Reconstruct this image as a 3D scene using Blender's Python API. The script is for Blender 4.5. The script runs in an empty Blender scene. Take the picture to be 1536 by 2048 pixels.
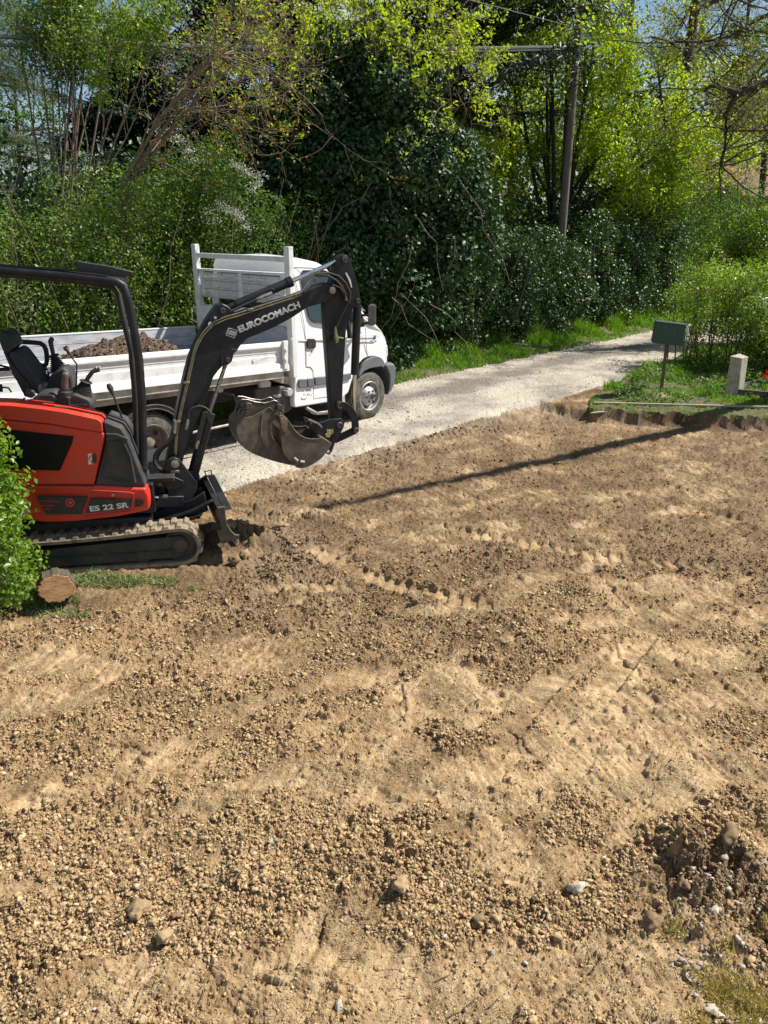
import bpy, bmesh, math, random
import numpy as np
from mathutils import Vector, Matrix

# ---------------------------------------------------------------- camera, sky, sun
scn = bpy.context.scene
CAM_H, FPX = 2.75, 1539.0
PITCH = math.atan((1024-450)/FPX)
cd = bpy.data.cameras.new('camera'); cam = bpy.data.objects.new('camera', cd)
scn.collection.objects.link(cam); scn.camera = cam
cd.sensor_fit = 'HORIZONTAL'; cd.sensor_width = 36.0; cd.lens = 36.0*FPX/1536.0
cd.clip_start = .05; cd.clip_end = 2000
cam.location = (0, 0, CAM_H); cam.rotation_euler = (math.pi/2-PITCH, 0, 0)

SUN_EL, SUN_AZ = math.radians(51), math.radians(77)
sd_ = Vector((math.sin(SUN_AZ)*math.cos(SUN_EL), math.cos(SUN_AZ)*math.cos(SUN_EL), math.sin(SUN_EL)))
sl = bpy.data.lights.new('sun', 'SUN'); sl.energy = 5.0; sl.angle = math.radians(.53); sl.color = (1, .955, .88)
so = bpy.data.objects.new('sun', sl); scn.collection.objects.link(so)
so.rotation_euler = (-sd_).to_track_quat('-Z', 'Y').to_euler(); so.location = (20, 15, 30)

w = bpy.data.worlds.new("World"); scn.world = w; w.use_nodes = True
nt = w.node_tree; bg = nt.nodes['Background']
sky = nt.nodes.new('ShaderNodeTexSky'); sky.sky_type = 'NISHITA'; sky.sun_disc = False
sky.sun_elevation = SUN_EL; sky.sun_rotation = SUN_AZ; sky.air_density = 1.0; sky.dust_density = .15; sky.ozone_density = 2.2
tc = nt.nodes.new('ShaderNodeTexCoord'); mp = nt.nodes.new('ShaderNodeMapping'); mp.inputs['Scale'].default_value = (1, 1, 2.6)
cn = nt.nodes.new('ShaderNodeTexNoise'); cn.inputs['Scale'].default_value = 3.2; cn.inputs['Detail'].default_value = 7; cn.inputs['Roughness'].default_value = .62
cr = nt.nodes.new('ShaderNodeValToRGB'); cr.color_ramp.elements[0].position = .51; cr.color_ramp.elements[1].position = .66
mx = nt.nodes.new('ShaderNodeMix'); mx.data_type = 'RGBA'; mx.inputs['B'].default_value = (8.5, 9.0, 9.6, 1)
L = nt.links.new
L(tc.outputs['Generated'], mp.inputs[0]); L(mp.outputs[0], cn.inputs['Vector']); L(cn.outputs[0], cr.inputs[0])
L(cr.outputs[0], mx.inputs['Factor']); L(sky.outputs[0], mx.inputs['A']); L(mx.outputs['Result'], bg.inputs[0])
bg.inputs[1].default_value = .068
scn.view_settings.view_transform = 'Standard'; scn.view_settings.look = 'None'
scn.view_settings.exposure = 0.70; scn.view_settings.gamma = 1
scn.cycles.max_bounces = 6; scn.cycles.diffuse_bounces = 3; scn.cycles.glossy_bounces = 3
scn.cycles.transmission_bounces = 4; scn.cycles.transparent_max_bounces = 6

# ---------------------------------------------------------------- helpers
col = scn.collection
WLOC = {}
CO, SI = math.cos(PITCH), math.sin(PITCH)
def ray(px, py):
    x = (px-768)/FPX; y = (1024-py)/FPX
    return (x, CO+y*SI, -SI+y*CO)
FR = {'p': Vector((0, 0, 0)), 'a': 0.0}  # the upright working plane: heading a about p, measured like Y at p
def NV(): return Vector((-math.sin(FR['a']), math.cos(FR['a']), 0))
def UV(): return Vector((math.cos(FR['a']), math.sin(FR['a']), 0))
def RP(c):                              # a point given for heading 0, turned with the frame
    q = Vector(c)-FR['p']; return FR['p']+UV()*q.x+NV()*q.y+Vector((0, 0, q.z))
def frame(p=(0, 0, 0), a=0): FR['p'] = Vector(p); FR['a'] = math.radians(a)
def E(px, py, Y):                       # point of the working plane at depth Y that stands behind a photo position
    d = Vector(ray(px, py)); o = Vector((0, 0, CAM_H)); n = NV(); t = (Y-FR['p'].y-(o-FR['p']).dot(n))/d.dot(n); return o+d*t
def G(px, py, z=0.0):                   # the same on a level plane
    d = ray(px, py); t = (z-CAM_H)/d[2]; return Vector((d[0]*t, d[1]*t, z))
def crop(ox, oy, k): return lambda x, y: (ox+x/k, oy+y/k)
c1 = crop(0, 480, 3.657); c2 = crop(360, 470, 3.339); c3 = crop(0, 780, 2.954); c4 = crop(1120, 420, 3.692)
e1 = crop(0, 640, 6.982); e2 = crop(0, 820, 5.12); e3 = crop(200, 800, 5.12); e4 = crop(440, 760, 5.12)
e5 = crop(560, 490, 5.688); e6 = crop(370, 480, 6.144); e7 = crop(340, 680, 5.12); c5 = crop(1400, 640, 9.31)

def tag(o, label=None, cat=None, group=None, kind=None):
    if label: o['label'] = label
    if cat: o['category'] = cat
    if group: o['group'] = group
    if kind: o['kind'] = kind
    return o
def thing(name, loc, label, cat, group=None):
    o = bpy.data.objects.new(name, None); col.objects.link(o); o.location = loc
    o.empty_display_size = .2
    WLOC[o.name] = Vector(loc); return tag(o, label, cat, group)
def wl(p): return WLOC.get(p.name, Vector((0, 0, 0))) if p else Vector((0, 0, 0))

def link(name, me, mat, parent=None, loc=None):
    o = bpy.data.objects.new(name, me); col.objects.link(o)
    if mat: me.materials.append(mat)
    if parent: o.parent = parent
    WLOC[o.name] = wl(parent) if loc is None else Vector(loc)
    if loc is not None: o.location = Vector(loc)-wl(parent)
    return o

def fast(name, V, F, mat, parent=None, smooth=False, attrs=None, loc=None):
    V = np.asarray(V, np.float32).reshape(-1, 3).copy(); F = np.asarray(F, np.int32)
    base = Vector(loc) if loc is not None else wl(parent)
    V -= np.array(base, np.float32)
    me = bpy.data.meshes.new(name); n, k = F.shape
    me.vertices.add(len(V)); me.vertices.foreach_set('co', V.ravel())
    me.loops.add(n*k); me.loops.foreach_set('vertex_index', F.ravel())
    me.polygons.add(n); me.polygons.foreach_set('loop_start', np.arange(0, n*k, k, dtype=np.int32))
    if smooth: me.polygons.foreach_set('use_smooth', np.ones(n, bool))
    for an, av in (attrs or {}).items():
        a = me.attributes.new(an, 'FLOAT', 'POINT'); a.data.foreach_set('value', np.asarray(av, np.float32))
    me.update(calc_edges=True); me.validate()
    return link(name, me, mat, parent, loc)

SPLIT = set('boom_lug linkage loose_hose blade_bolt bed_bracket grip_button hose_fitting rivet pipe_clamp round_sticker slot_plate stick_cheek tipping_link bucket_link rope_hook rear_rail hand_hole wheel_nut side_vent decal_stripe console_switch cover_edge blade_arm inner_wheel_housing sticker_mark bed_arm worn_sticker lifting_eye latch cab_step mudguard_pipe'.split())
class MB:
    def __init__(s): s.v = []; s.f = []
    def turn(s): s.v = [tuple(RP(v)) for v in s.v]; return s
    def add(s, V, F):
        b = len(s.v); s.v += [tuple(p) for p in V]; s.f += [[i+b for i in f] for f in F]; return s
    def prism(s, pts, off):
        off = Vector(off); P = [Vector(p) for p in pts]; n = len(P)
        return s.add(P+[p+off for p in P], [list(range(n)), [n+i for i in reversed(range(n))]] +
                     [[(i+1) % n, i, n+i, n+(i+1) % n] for i in range(n)])
    def strip(s, path, off, th):         # an open sheet along path, extruded by off, given thickness th (vector list or value towards centroid)
        P = [Vector(p) for p in path]; off = Vector(off); c = sum(P, Vector())/len(P)
        Q = [p+(c-p).normalized()*th for p in P]; n = len(P)
        V = P+[p+off for p in P]+Q+[q+off for q in Q]; F = []
        for i in range(n-1):
            F += [[i, i+1, n+i+1, n+i], [2*n+i+1, 2*n+i, 3*n+i, 3*n+i+1], [i+1, i, 2*n+i, 2*n+i+1], [n+i, n+i+1, 3*n+i+1, 3*n+i]]
        F += [[0, n, 3*n, 2*n], [n-1, 3*n-1, 4*n-1, 2*n-1]]
        return s.add(V, F)
    def box(s, c, sz, ax=None, ay=None, az=None):
        c = Vector(c); ax = Vector(ax or UV()); ay = Vector(ay or NV()); az = Vector(az or (0, 0, 1))
        h = [x/2 for x in sz]
        V = [c+ax*h[0]*i+ay*h[1]*j+az*h[2]*k for k in (-1, 1) for j in (-1, 1) for i in (-1, 1)]
        return s.add(V, [[0, 2, 3, 1], [4, 5, 7, 6], [0, 1, 5, 4], [2, 6, 7, 3], [0, 4, 6, 2], [1, 3, 7, 5]])
    def hexa(s, A, B):                   # two quads, corner to corner
        return s.add(list(A)+list(B), [[3, 2, 1, 0], [4, 5, 6, 7], [0, 1, 5, 4], [1, 2, 6, 5], [2, 3, 7, 6], [3, 0, 4, 7]])
    def tube(s, pts, r, n=8, cap=True):
        P = [Vector(p) for p in pts]; m = len(P)
        R = r if isinstance(r, (list, tuple)) else [r]*m
        d0 = (P[1]-P[0]).normalized(); u = d0.orthogonal().normalized(); V = []
        for i in range(m):
            d = ((P[min(i+1, m-1)]-P[i]).normalized()+(P[i]-P[max(i-1, 0)]).normalized())
            d = d.normalized() if d.length > 1e-6 else d0
            u = (u-d*u.dot(d)); u = u.normalized() if u.length > 1e-6 else d.orthogonal().normalized()
            v = d.cross(u)
            for k in range(n):
                a = 2*math.pi*k/n; V.append(P[i]+(u*math.cos(a)+v*math.sin(a))*R[i])
        F = [[i*n+k, i*n+(k+1) % n, (i+1)*n+(k+1) % n, (i+1)*n+k] for i in range(m-1) for k in range(n)]
        if cap: F += [list(reversed(range(n))), [(m-1)*n+k for k in range(n)]]
        return s.add(V, F)
    def lathe(s, c, axis, prof, n=32, close=False):
        c = Vector(c); a = Vector(axis).normalized(); u = a.orthogonal().normalized(); v = a.cross(u); V = []
        for r, h in prof:
            for k in range(n):
                t = 2*math.pi*k/n; V.append(c+a*h+(u*math.cos(t)+v*math.sin(t))*r)
        m = len(prof)
        F = [[i*n+k, i*n+(k+1) % n, ((i+1) % m)*n+(k+1) % n, ((i+1) % m)*n+k] for i in range(m if close else m-1) for k in range(n)]
        if not close: F += [list(reversed(range(n))), [(m-1)*n+k for k in range(n)]]
        return s.add(V, F)
    def parts(s):                        # one MB per connected piece
        par = list(range(len(s.v)))
        def find(a):
            while par[a] != a: par[a] = par[par[a]]; a = par[a]
            return a
        for f in s.f:
            r = find(f[0])
            for i in f[1:]: par[find(i)] = r
        out = {}
        for f in s.f: out.setdefault(find(f[0]), []).append(f)
        res = []
        for fs in out.values():
            ids = sorted({i for f in fs for i in f}); mp_ = {i: k for k, i in enumerate(ids)}; m = MB(); m.v = [s.v[i] for i in ids]; m.f = [[mp_[i] for i in f] for f in fs]; res.append(m)
        return res
    def build(s, name, mat, parent=None, bevel=0, seg=2, smooth=True, angle=35, loc=None):
        if name in SPLIT:
            ps = s.parts()
            if len(ps) > 1: return [m.build(name, mat, parent, bevel, seg, smooth, angle, loc) for m in ps][0]
        base = Vector(loc) if loc is not None else wl(parent)
        me = bpy.data.meshes.new(name)
        me.from_pydata([Vector(p)-base for p in s.v], [], s.f)
        bm = bmesh.new(); bm.from_mesh(me); bmesh.ops.recalc_face_normals(bm, faces=bm.faces); bm.to_mesh(me); bm.free()
        if smooth:
            me.polygons.foreach_set('use_smooth', [True]*len(me.polygons))
            try: me.set_sharp_from_angle(angle=math.radians(angle))
            except Exception: pass
        o = link(name, me, mat, parent, loc)
        if bevel:
            b = o.modifiers.new('bevel', 'BEVEL'); b.width = bevel; b.segments = seg; b.limit_method = 'ANGLE'; b.angle_limit = math.radians(35)
            b.harden_normals = False
        return o

def text3d(body, p0, p1, height, normal, name, mat, parent, bold=.018, th=.002):
    cu = bpy.data.curves.new('t', 'FONT'); cu.body = body; cu.size = 1; cu.offset = bold; cu.extrude = .5
    o = bpy.data.objects.new('t', cu); col.objects.link(o)
    bpy.context.view_layer.update()
    me = bpy.data.meshes.new_from_object(o.evaluated_get(bpy.context.evaluated_depsgraph_get()))
    V = np.empty(len(me.vertices)*3, np.float32); me.vertices.foreach_get('co', V); V = V.reshape(-1, 3)
    bpy.data.objects.remove(o); bpy.data.curves.remove(cu)
    lo, hi = V.min(0), V.max(0)
    ex = (Vector(p1)-Vector(p0)); wdt = ex.length; ex.normalize(); ez = Vector(normal).normalized(); ey = ez.cross(ex)
    X = (V[:, 0]-lo[0])/(hi[0]-lo[0])*wdt; Y = (V[:, 1]-lo[1])/(hi[1]-lo[1])*height; Z = (V[:, 2]-lo[2])/(hi[2]-lo[2])*th
    W = np.array(p0)[None]+X[:, None]*np.array(ex)+Y[:, None]*np.array(ey)+Z[:, None]*np.array(ez)-np.array(wl(parent))
    me.vertices.foreach_set('co', W.astype(np.float32).ravel()); me.materials.clear(); me.update()
    return link(name, me, mat, parent)

# ---------------------------------------------------------------- materials
def nodes(name):
    m = bpy.data.materials.new(name); m.use_nodes = True; t = m.node_tree
    return m, t, t.nodes['Principled BSDF'], t.nodes['Material Output']
def N(t, typ, **k):
    n = t.nodes.new(typ)
    for a, b in k.items():
        if hasattr(n, a): setattr(n, a, b)
        else: n.inputs[a.replace('_', ' ')].default_value = b
    return n
def pmat(name, c, rough=.5, metal=0.0, c2=None, vs=6, bump=0.0, bs=60, coat=0.0, spec=.5, dist=.01, streak=None, lo=.42, hi=.62):
    m, t, p, o = nodes(name); c = (*c, 1) if len(c) == 3 else c
    p.inputs['Base Color'].default_value = c; p.inputs['Roughness'].default_value = rough
    p.inputs['Metallic'].default_value = metal; p.inputs['Coat Weight'].default_value = coat
    p.inputs['Specular IOR Level'].default_value = spec
    tcn = N(t, 'ShaderNodeTexCoord'); src = tcn.outputs['Object']
    if streak:
        mpp = N(t, 'ShaderNodeMapping'); mpp.inputs['Scale'].default_value = streak; t.links.new(src, mpp.inputs[0]); src = mpp.outputs[0]
    if c2:
        n = N(t, 'ShaderNodeTexNoise'); n.inputs['Scale'].default_value = vs; n.inputs['Detail'].default_value = 8; n.inputs['Roughness'].default_value = .65
        r = N(t, 'ShaderNodeValToRGB'); r.color_ramp.elements[0].position = lo; r.color_ramp.elements[1].position = hi
        r.color_ramp.elements[0].color = c; r.color_ramp.elements[1].color = (*c2, 1)
        t.links.new(src, n.inputs['Vector']); t.links.new(n.outputs[0], r.inputs[0]); t.links.new(r.outputs[0], p.inputs['Base Color'])
        rr = N(t, 'ShaderNodeMapRange'); rr.inputs['To Min'].default_value = rough; rr.inputs['To Max'].default_value = min(1, rough+.25)
        t.links.new(r.outputs[0], rr.inputs[0]); t.links.new(n.outputs[0], rr.inputs[0]); t.links.new(rr.outputs[0], p.inputs['Roughness'])
    if bump:
        n = N(t, 'ShaderNodeTexNoise'); n.inputs['Scale'].default_value = bs; n.inputs['Detail'].default_value = 6
        b = N(t, 'ShaderNodeBump'); b.inputs['Strength'].default_value = bump; b.inputs['Distance'].default_value = dist
        t.links.new(src, n.inputs['Vector']); t.links.new(n.outputs[0], b.inputs['Height']); t.links.new(b.outputs[0], p.inputs['Normal'])
    return m
def leafmat(name, cols, rough=.45, trans=.35, tcol=None, spec=.5, coat=0.0):
    m, t, p, o = nodes(name)
    g = N(t, 'ShaderNodeNewGeometry'); r = N(t, 'ShaderNodeValToRGB'); e = r.color_ramp.elements
    while len(e) < len(cols): e.new(.5)
    for i, c in enumerate(cols): e[i].position = i/(len(cols)-1) if len(cols) > 1 else 0; e[i].color = (*c, 1)
    t.links.new(g.outputs['Random Per Island'], r.inputs[0]); t.links.new(r.outputs[0], p.inputs['Base Color'])
    p.inputs['Roughness'].default_value = rough; p.inputs['Specular IOR Level'].default_value = spec; p.inputs['Coat Weight'].default_value = coat
    p.inputs['Coat Roughness'].default_value = .2
    tr = N(t, 'ShaderNodeBsdfTranslucent'); mixc = N(t, 'ShaderNodeMix', data_type='RGBA', blend_type='MULTIPLY'); mixc.inputs['Factor'].default_value = 1
    mixc.inputs['B'].default_value = (*(tcol or (1.9, 1.9, .7)), 1)
    t.links.new(r.outputs[0], mixc.inputs['A']); t.links.new(mixc.outputs['Result'], tr.inputs[0])
    ms = N(t, 'ShaderNodeMixShader'); ms.inputs[0].default_value = trans
    t.links.new(p.outputs[0], ms.inputs[1]); t.links.new(tr.outputs[0], ms.inputs[2]); t.links.new(ms.outputs[0], o.inputs[0])
    return m

M = {}
M['red'] = pmat('red_paint', (.64, .030, .012), .36, c2=(.50, .055, .032), vs=7, coat=.15, bump=.05, bs=90, dist=.002)
M['black_paint'] = pmat('black_paint', (.006, .009, .014), .36, c2=(.020, .019, .020), vs=9, spec=.35, bump=.08, bs=120, dist=.001)
M['dark_plastic'] = pmat('dark_plastic', (.028, .029, .033), .55, c2=(.06, .057, .053), vs=7, bump=.3, bs=260, dist=.001)
M['console'] = pmat('console_plastic', (.034, .031, .036), .5, c2=(.055, .05, .05), vs=8, bump=.2, bs=300, dist=.001)
M['rubber'] = pmat('black_rubber', (.014, .014, .014), .6, c2=(.03, .028, .025), vs=12)
M['vinyl'] = pmat('seat_vinyl', (.012, .012, .014), .42, c2=(.022, .022, .024), vs=10, bump=.3, bs=40, dist=.006)
M['chrome'] = pmat('chrome', (.75, .77, .8), .12, 1.0)
M['steel'] = pmat('bare_steel', (.42, .41, .38), .38, 1.0, c2=(.22, .2, .17), vs=30)
M['pipe'] = pmat('yellowed_pipe', (.33, .30, .17), .35, .8, c2=(.2, .19, .13), vs=15)
M['pin'] = pmat('greasy_pin', (.13, .115, .095), .45, .6, c2=(.06, .05, .04), vs=40)
M['bucket'] = pmat('worn_bucket_steel', (.075, .060, .048), .58, .15, c2=(.20, .155, .11), vs=8, lo=.45, hi=.78, bump=.35, bs=45, dist=.003)
M['bucket_in'] = pmat('scoured_bucket_steel', (.12, .080, .055), .58, .15, c2=(.24, .165, .11), vs=10, bump=.3, bs=60, dist=.003)
M['edge'] = pmat('polished_edge', (.42, .38, .32), .35, .9, c2=(.2, .17, .14), vs=30)
M['track'] = pmat('dusty_track_rubber', (.26, .205, .14), .9, c2=(.085, .07, .055), vs=16, bump=.4, bs=70, dist=.004, lo=.46, hi=.70)
M['trackframe'] = pmat('track_frame', (.018, .022, .026), .5, c2=(.05, .045, .038), vs=8, bump=.2, bs=40, dist=.002)
M['white'] = pmat('white_van_paint', (.74, .745, .76), .28, c2=(.69, .69, .70), vs=3, coat=.4)
M['white_old'] = pmat('white_bed_paint', (.70, .69, .67), .5, c2=(.50, .485, .46), vs=7, bump=.1, bs=40, dist=.003, lo=.48, hi=.72)
M['boards'] = pmat('bed_side_boards', (.50, .51, .54), .6, c2=(.34, .34, .36), vs=5, bump=.15, bs=50, dist=.003, streak=(1, 1, 3))
M['beam'] = pmat('dirty_beam', (.47, .43, .37), .6, c2=(.30, .26, .21), vs=6)
M['panel'] = pmat('black_panel', (.006, .006, .007), .45, spec=.2)
M['glass'] = pmat('dark_glass', (.012, .018, .017), .06, 0, coat=.6, spec=.7)
M['grey_plastic'] = pmat('grey_bumper_plastic', (.105, .115, .125), .5, c2=(.14, .145, .15), vs=6, bump=.15, bs=200, dist=.001)
M['tyre'] = pmat('tyre_rubber', (.05, .046, .042), .8, c2=(.17, .145, .115), vs=9, bump=.3, bs=60, dist=.003)
M['rim'] = pmat('silver_rim', (.42, .42, .42), .42, .65, c2=(.28, .26, .24), vs=12)
M['rim_old'] = pmat('rusty_rim', (.26, .215, .165), .65, .2, c2=(.13, .095, .07), vs=9)
M['chassis'] = pmat('chassis_black', (.012, .012, .012), .6, c2=(.03, .027, .023), vs=8)
M['tank'] = pmat('tank_plastic', (.03, .03, .028), .5, c2=(.075, .065, .05), vs=6)
M['letter'] = pmat('white_lettering', (.74, .74, .72), .5, c2=(.6, .6, .58), vs=30)
M['decal'] = pmat('dark_decal', (.022, .022, .02), .45, c2=(.045, .04, .034), vs=20)
M['amber'] = pmat('amber_lens', (.55, .14, .03), .25, coat=.5)
M['lamp'] = pmat('headlamp_lens', (.62, .64, .6), .12, coat=.7)
M['boxgreen'] = pmat('green_box_paint', (.014, .055, .036), .42, c2=(.02, .065, .045), vs=9, bump=.1, bs=80, dist=.002)
M['wood'] = pmat('grey_wood', (.155, .105, .07), .8, c2=(.085, .06, .042), vs=9, bump=.5, bs=30, dist=.004, streak=(9, 9, .8))
M['polewood'] = pmat('pole_wood', (.175, .145, .11), .8, c2=(.075, .063, .05), vs=6, bump=.6, bs=22, dist=.01, streak=(10, 10, .35))
M['plank'] = pmat('plank_wood', (.42, .35, .24), .8, c2=(.26, .21, .15), vs=6, bump=.4, bs=30, dist=.003, streak=(1, 8, 8))
M['planter'] = pmat('planter_wood', (.10, .085, .085), .8, c2=(.05, .043, .045), vs=12, bump=.4, bs=40, dist=.003)
M['concrete'] = pmat('weathered_concrete', (.40, .36, .27), .85, c2=(.24, .20, .14), vs=12, bump=.6, bs=50, dist=.006, streak=(2, 2, .8))
M['bark'] = pmat('bark', (.12, .095, .068), .9, c2=(.055, .043, .033), vs=12, bump=.7, bs=30, dist=.012, streak=(4, 4, 1))
M['bark_dark'] = pmat('dark_bark', (.035, .028, .022), .9, c2=(.07, .055, .04), vs=12, bump=.6, bs=30, dist=.012, streak=(4, 4, 1))
M['twig'] = pmat('twig_bark', (.20, .155, .10), .85, c2=(.11, .085, .06), vs=20)
M['twig_grey'] = pmat('grey_twig', (.22, .20, .155), .85, c2=(.12, .10, .075), vs=20)
M['ivywood'] = pmat('ivy_stem', (.10, .08, .055), .85, c2=(.05, .04, .03), vs=20)
M['cutwood'] = pmat('cut_wood', (.36, .20, .09), .85, c2=(.20, .10, .042), vs=16, bump=.5, bs=70, dist=.004, streak=(1, 1, 5))
M['cable'] = pmat('cable_black', (.15, .15, .155), .22, c2=(.09, .09, .095), vs=3)
M['redpetal'] = leafmat('red_petals', [(.55, .012, .01), (.42, .02, .012)], .5, .3, (1.3, .6, .5))
M['housewall'] = pmat('rendered_wall', (.40, .32, .20), .9, c2=(.32, .25, .16), vs=2, bump=.2, bs=20)
M['rooftile'] = pmat('roof_tiles', (.25, .13, .095), .85, c2=(.16, .09, .07), vs=10, bump=.5, bs=12, dist=.03)
M['roofgrey'] = pmat('grey_roof', (.27, .26, .25), .7, c2=(.2, .19, .18), vs=4)
M['shutter'] = pmat('painted_shutter', (.30, .25, .19), .7)
LF = {
 'privet': leafmat('privet_leaves', [(.03, .07, .012), (.10, .18, .028), (.23, .30, .065), (.05, .11, .016)], .40, .42, spec=.4),
 'ivy': leafmat('ivy_leaves', [(.008, .028, .008), (.022, .062, .014), (.045, .10, .022)], .5, .15, spec=.45),
 'laurel': leafmat('laurel_leaves', [(.009, .028, .008), (.03, .075, .014), (.06, .125, .022)], .42, .2, spec=.45),
 'maple': leafmat('young_maple_leaves', [(.12, .20, .014), (.27, .36, .024), (.40, .46, .04), (.17, .27, .02)], .42, .5, (1.7, 1.7, .5)),
 'fig': leafmat('fresh_tuft_leaves', [(.23, .30, .025), (.32, .38, .035), (.18, .27, .03)], .45, .5, (1.7, 1.7, .5)),
 'bronze': leafmat('bronze_young_leaves', [(.22, .10, .03), (.16, .13, .04), (.26, .16, .04)], .5, .4, (1.5, 1.2, .6)),
 'green': leafmat('bush_leaves', [(.04, .10, .015), (.09, .17, .03), (.14, .23, .04)], .55, .35, spec=.35),
 'bright': leafmat('bright_hedge_leaves', [(.10, .18, .02), (.18, .27, .035), (.25, .31, .04)], .42, .4, (1.7, 1.8, .5)),
 'olive': leafmat('small_wood_leaves', [(.11, .13, .025), (.17, .18, .035), (.08, .11, .02)], .5, .45, (1.6, 1.6, .6)),
 'needle': leafmat('dark_needles', [(.008, .022, .009), (.018, .038, .016)], .5, .05),
 'larch': leafmat('larch_needles', [(.06, .095, .04), (.10, .13, .06), (.05, .075, .035)], .55, .2),
 'near': leafmat('near_bush_leaves', [(.08, .165, .015), (.14, .235, .025), (.20, .30, .035)], .38, .4, (1.6, 1.8, .5)),
 'blossom': leafmat('white_blossom', [(.66, .67, .55), (.74, .74, .68)], .6, .3, (1, 1, .95)),
 'grass': leafmat('verge_grass', [(.07, .15, .015), (.13, .24, .025), (.17, .27, .035)], .4, .4, (1.6, 1.8, .5)),
 'drygrass': leafmat('dry_grass', [(.42, .32, .11), (.30, .27, .06), (.52, .40, .19)], .5, .4, (1.3, 1.3, .7)),
 'cut': leafmat('cut_grass', [(.24, .30, .11), (.12, .21, .05), (.34, .33, .16)], .5, .3, (1.2, 1.3, .7)),
}

# ---------------------------------------------------------------- ground shape
RNG = np.random.default_rng(7)
def h2(ix, iy, seed):
    ix = ix.astype(np.int64); iy = iy.astype(np.int64)
    h = (ix*374761393+iy*668265263+seed*2246822519) & 0xffffffff
    h = ((h ^ (h >> 13))*1274126177) & 0xffffffff
    h = ((h ^ (h >> 15))*2654435761) & 0xffffffff
    return ((h ^ (h >> 16)) & 0xffffff).astype(np.float64)/16777215.0
def vn(x, y, seed=0):
    ix = np.floor(x); iy = np.floor(y); fx = x-ix; fy = y-iy
    fx = fx*fx*fx*(fx*(fx*6-15)+10); fy = fy*fy*fy*(fy*(fy*6-15)+10)
    a = h2(ix, iy, seed); b = h2(ix+1, iy, seed); c = h2(ix, iy+1, seed); d = h2(ix+1, iy+1, seed)
    return (a+(b-a)*fx)*(1-fy)+(c+(d-c)*fx)*fy
def fbm(x, y, o=4, seed=0, rough=.5):
    s = 0; a = 1; t = 0
    for i in range(o):
        s = s+a*vn(x, y, seed+i*17); t += a; a *= rough; x = x*2.03+11.3; y = y*2.01+7.7
    return s/t
def sst(a, b, x):
    t = np.clip((x-a)/(b-a), 0, 1); return t*t*(3-2*t)
def domes(x, y, cell, seed, rmin, rmax, dens):
    gx = np.floor(x/cell); gy = np.floor(y/cell); out = np.zeros_like(x)
    for i in (-1, 0, 1):
        for j in (-1, 0, 1):
            cx = gx+i; cy = gy+j
            px = (cx+h2(cx, cy, seed))*cell; py = (cy+h2(cx, cy, seed+1))*cell
            r = (rmin+(rmax-rmin)*h2(cx, cy, seed+2)**2)*cell
            on = h2(cx, cy, seed+3) < dens
            d2 = (x-px)**2+(y-py)**2
            out = np.maximum(out, np.where(on, np.sqrt(np.maximum(0, r*r-d2)), 0))
    return out
def plates(x, y, cx_, cy_, seed):        # cracked plates: each with a level and tilt of its own, and the gap between them
    u = x/cx_; v = y/cy_; gx = np.floor(u); gy = np.floor(v); d1 = np.full(x.shape, 9.); d2 = np.full(x.shape, 9.); lv = np.zeros_like(x)
    for i in (-1, 0, 1):
        for j in (-1, 0, 1):
            cx = gx+i; cy = gy+j; ex = u-cx-h2(cx, cy, seed); ey = v-cy-h2(cx, cy, seed+1); d = ex*ex+ey*ey
            m = d < d1; d2 = np.where(m, d1, np.minimum(d2, d)); d1 = np.where(m, d, d1)
            lv = np.where(m, h2(cx, cy, seed+2)+(h2(cx, cy, seed+3)-.35)*ey*1.1, lv)
    return lv, np.sqrt(d2)-np.sqrt(d1)
def segdist(x, y, P):                    # distance to a polyline, and how far along it
    D = np.full(x.shape, 1e9); A = np.zeros_like(x); SD = np.zeros_like(x); s0 = 0
    for (ax, ay), (bx, by) in zip(P[:-1], P[1:]):
        dx, dy = bx-ax, by-ay; l2 = dx*dx+dy*dy; l = math.sqrt(l2)
        t = np.clip(((x-ax)*dx+(y-ay)*dy)/l2, 0, 1)
        ex = x-(ax+t*dx); ey = y-(ay+t*dy); d = np.sqrt(ex*ex+ey*ey)
        m = d < D; D = np.where(m, d, D); A = np.where(m, s0+t*l, A); SD = np.where(m, np.sign(dx*ey-dy*ex)*d, SD); s0 += l
    return D, A, SD, s0
PIT = [(-1.83, 8.16), (2.62, 12.77), (2.85, 12.2), (3.3, 11.87), (5.8, 11.36), (12, 10.4), (12, -6), (-12, -6), (-12, 3.2), (-6, 4.55), (-3, 5.15), (-2.1, 5.5), (-1.45, 5.95), (-1.12, 6.6), (-1.35, 7.5)]
def inside(x, y, P):
    c = np.zeros(x.shape, bool); n = len(P)
    for i in range(n):
        x1, y1 = P[i]; x2, y2 = P[(i+1) % n]
        if y1 == y2: continue
        c ^= ((y1 > y) != (y2 > y)) & (x < (x2-x1)*(y-y1)/(y2-y1)+x1)
    return c
RU = (math.sin(math.radians(43.6)), math.cos(math.radians(43.6))); RV = (-RU[1], RU[0])
RQ = (.3, 14.3)
def road_d(x, y): return (x-RQ[0])*RV[0]+(y-RQ[1])*RV[1]     # > 0 beyond the road, towards the hedges
BANKR = [(3.2, 11.8), (3.45, 12.75), (5.39, 15.9), (7.6, 18.2), (30, 41.7), (60, 41), (60, 9), (12, 10.3), (5.8, 11.36)]
gp = lambda *p: tuple(G(p[0], p[1], -.13)[:2])
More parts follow.
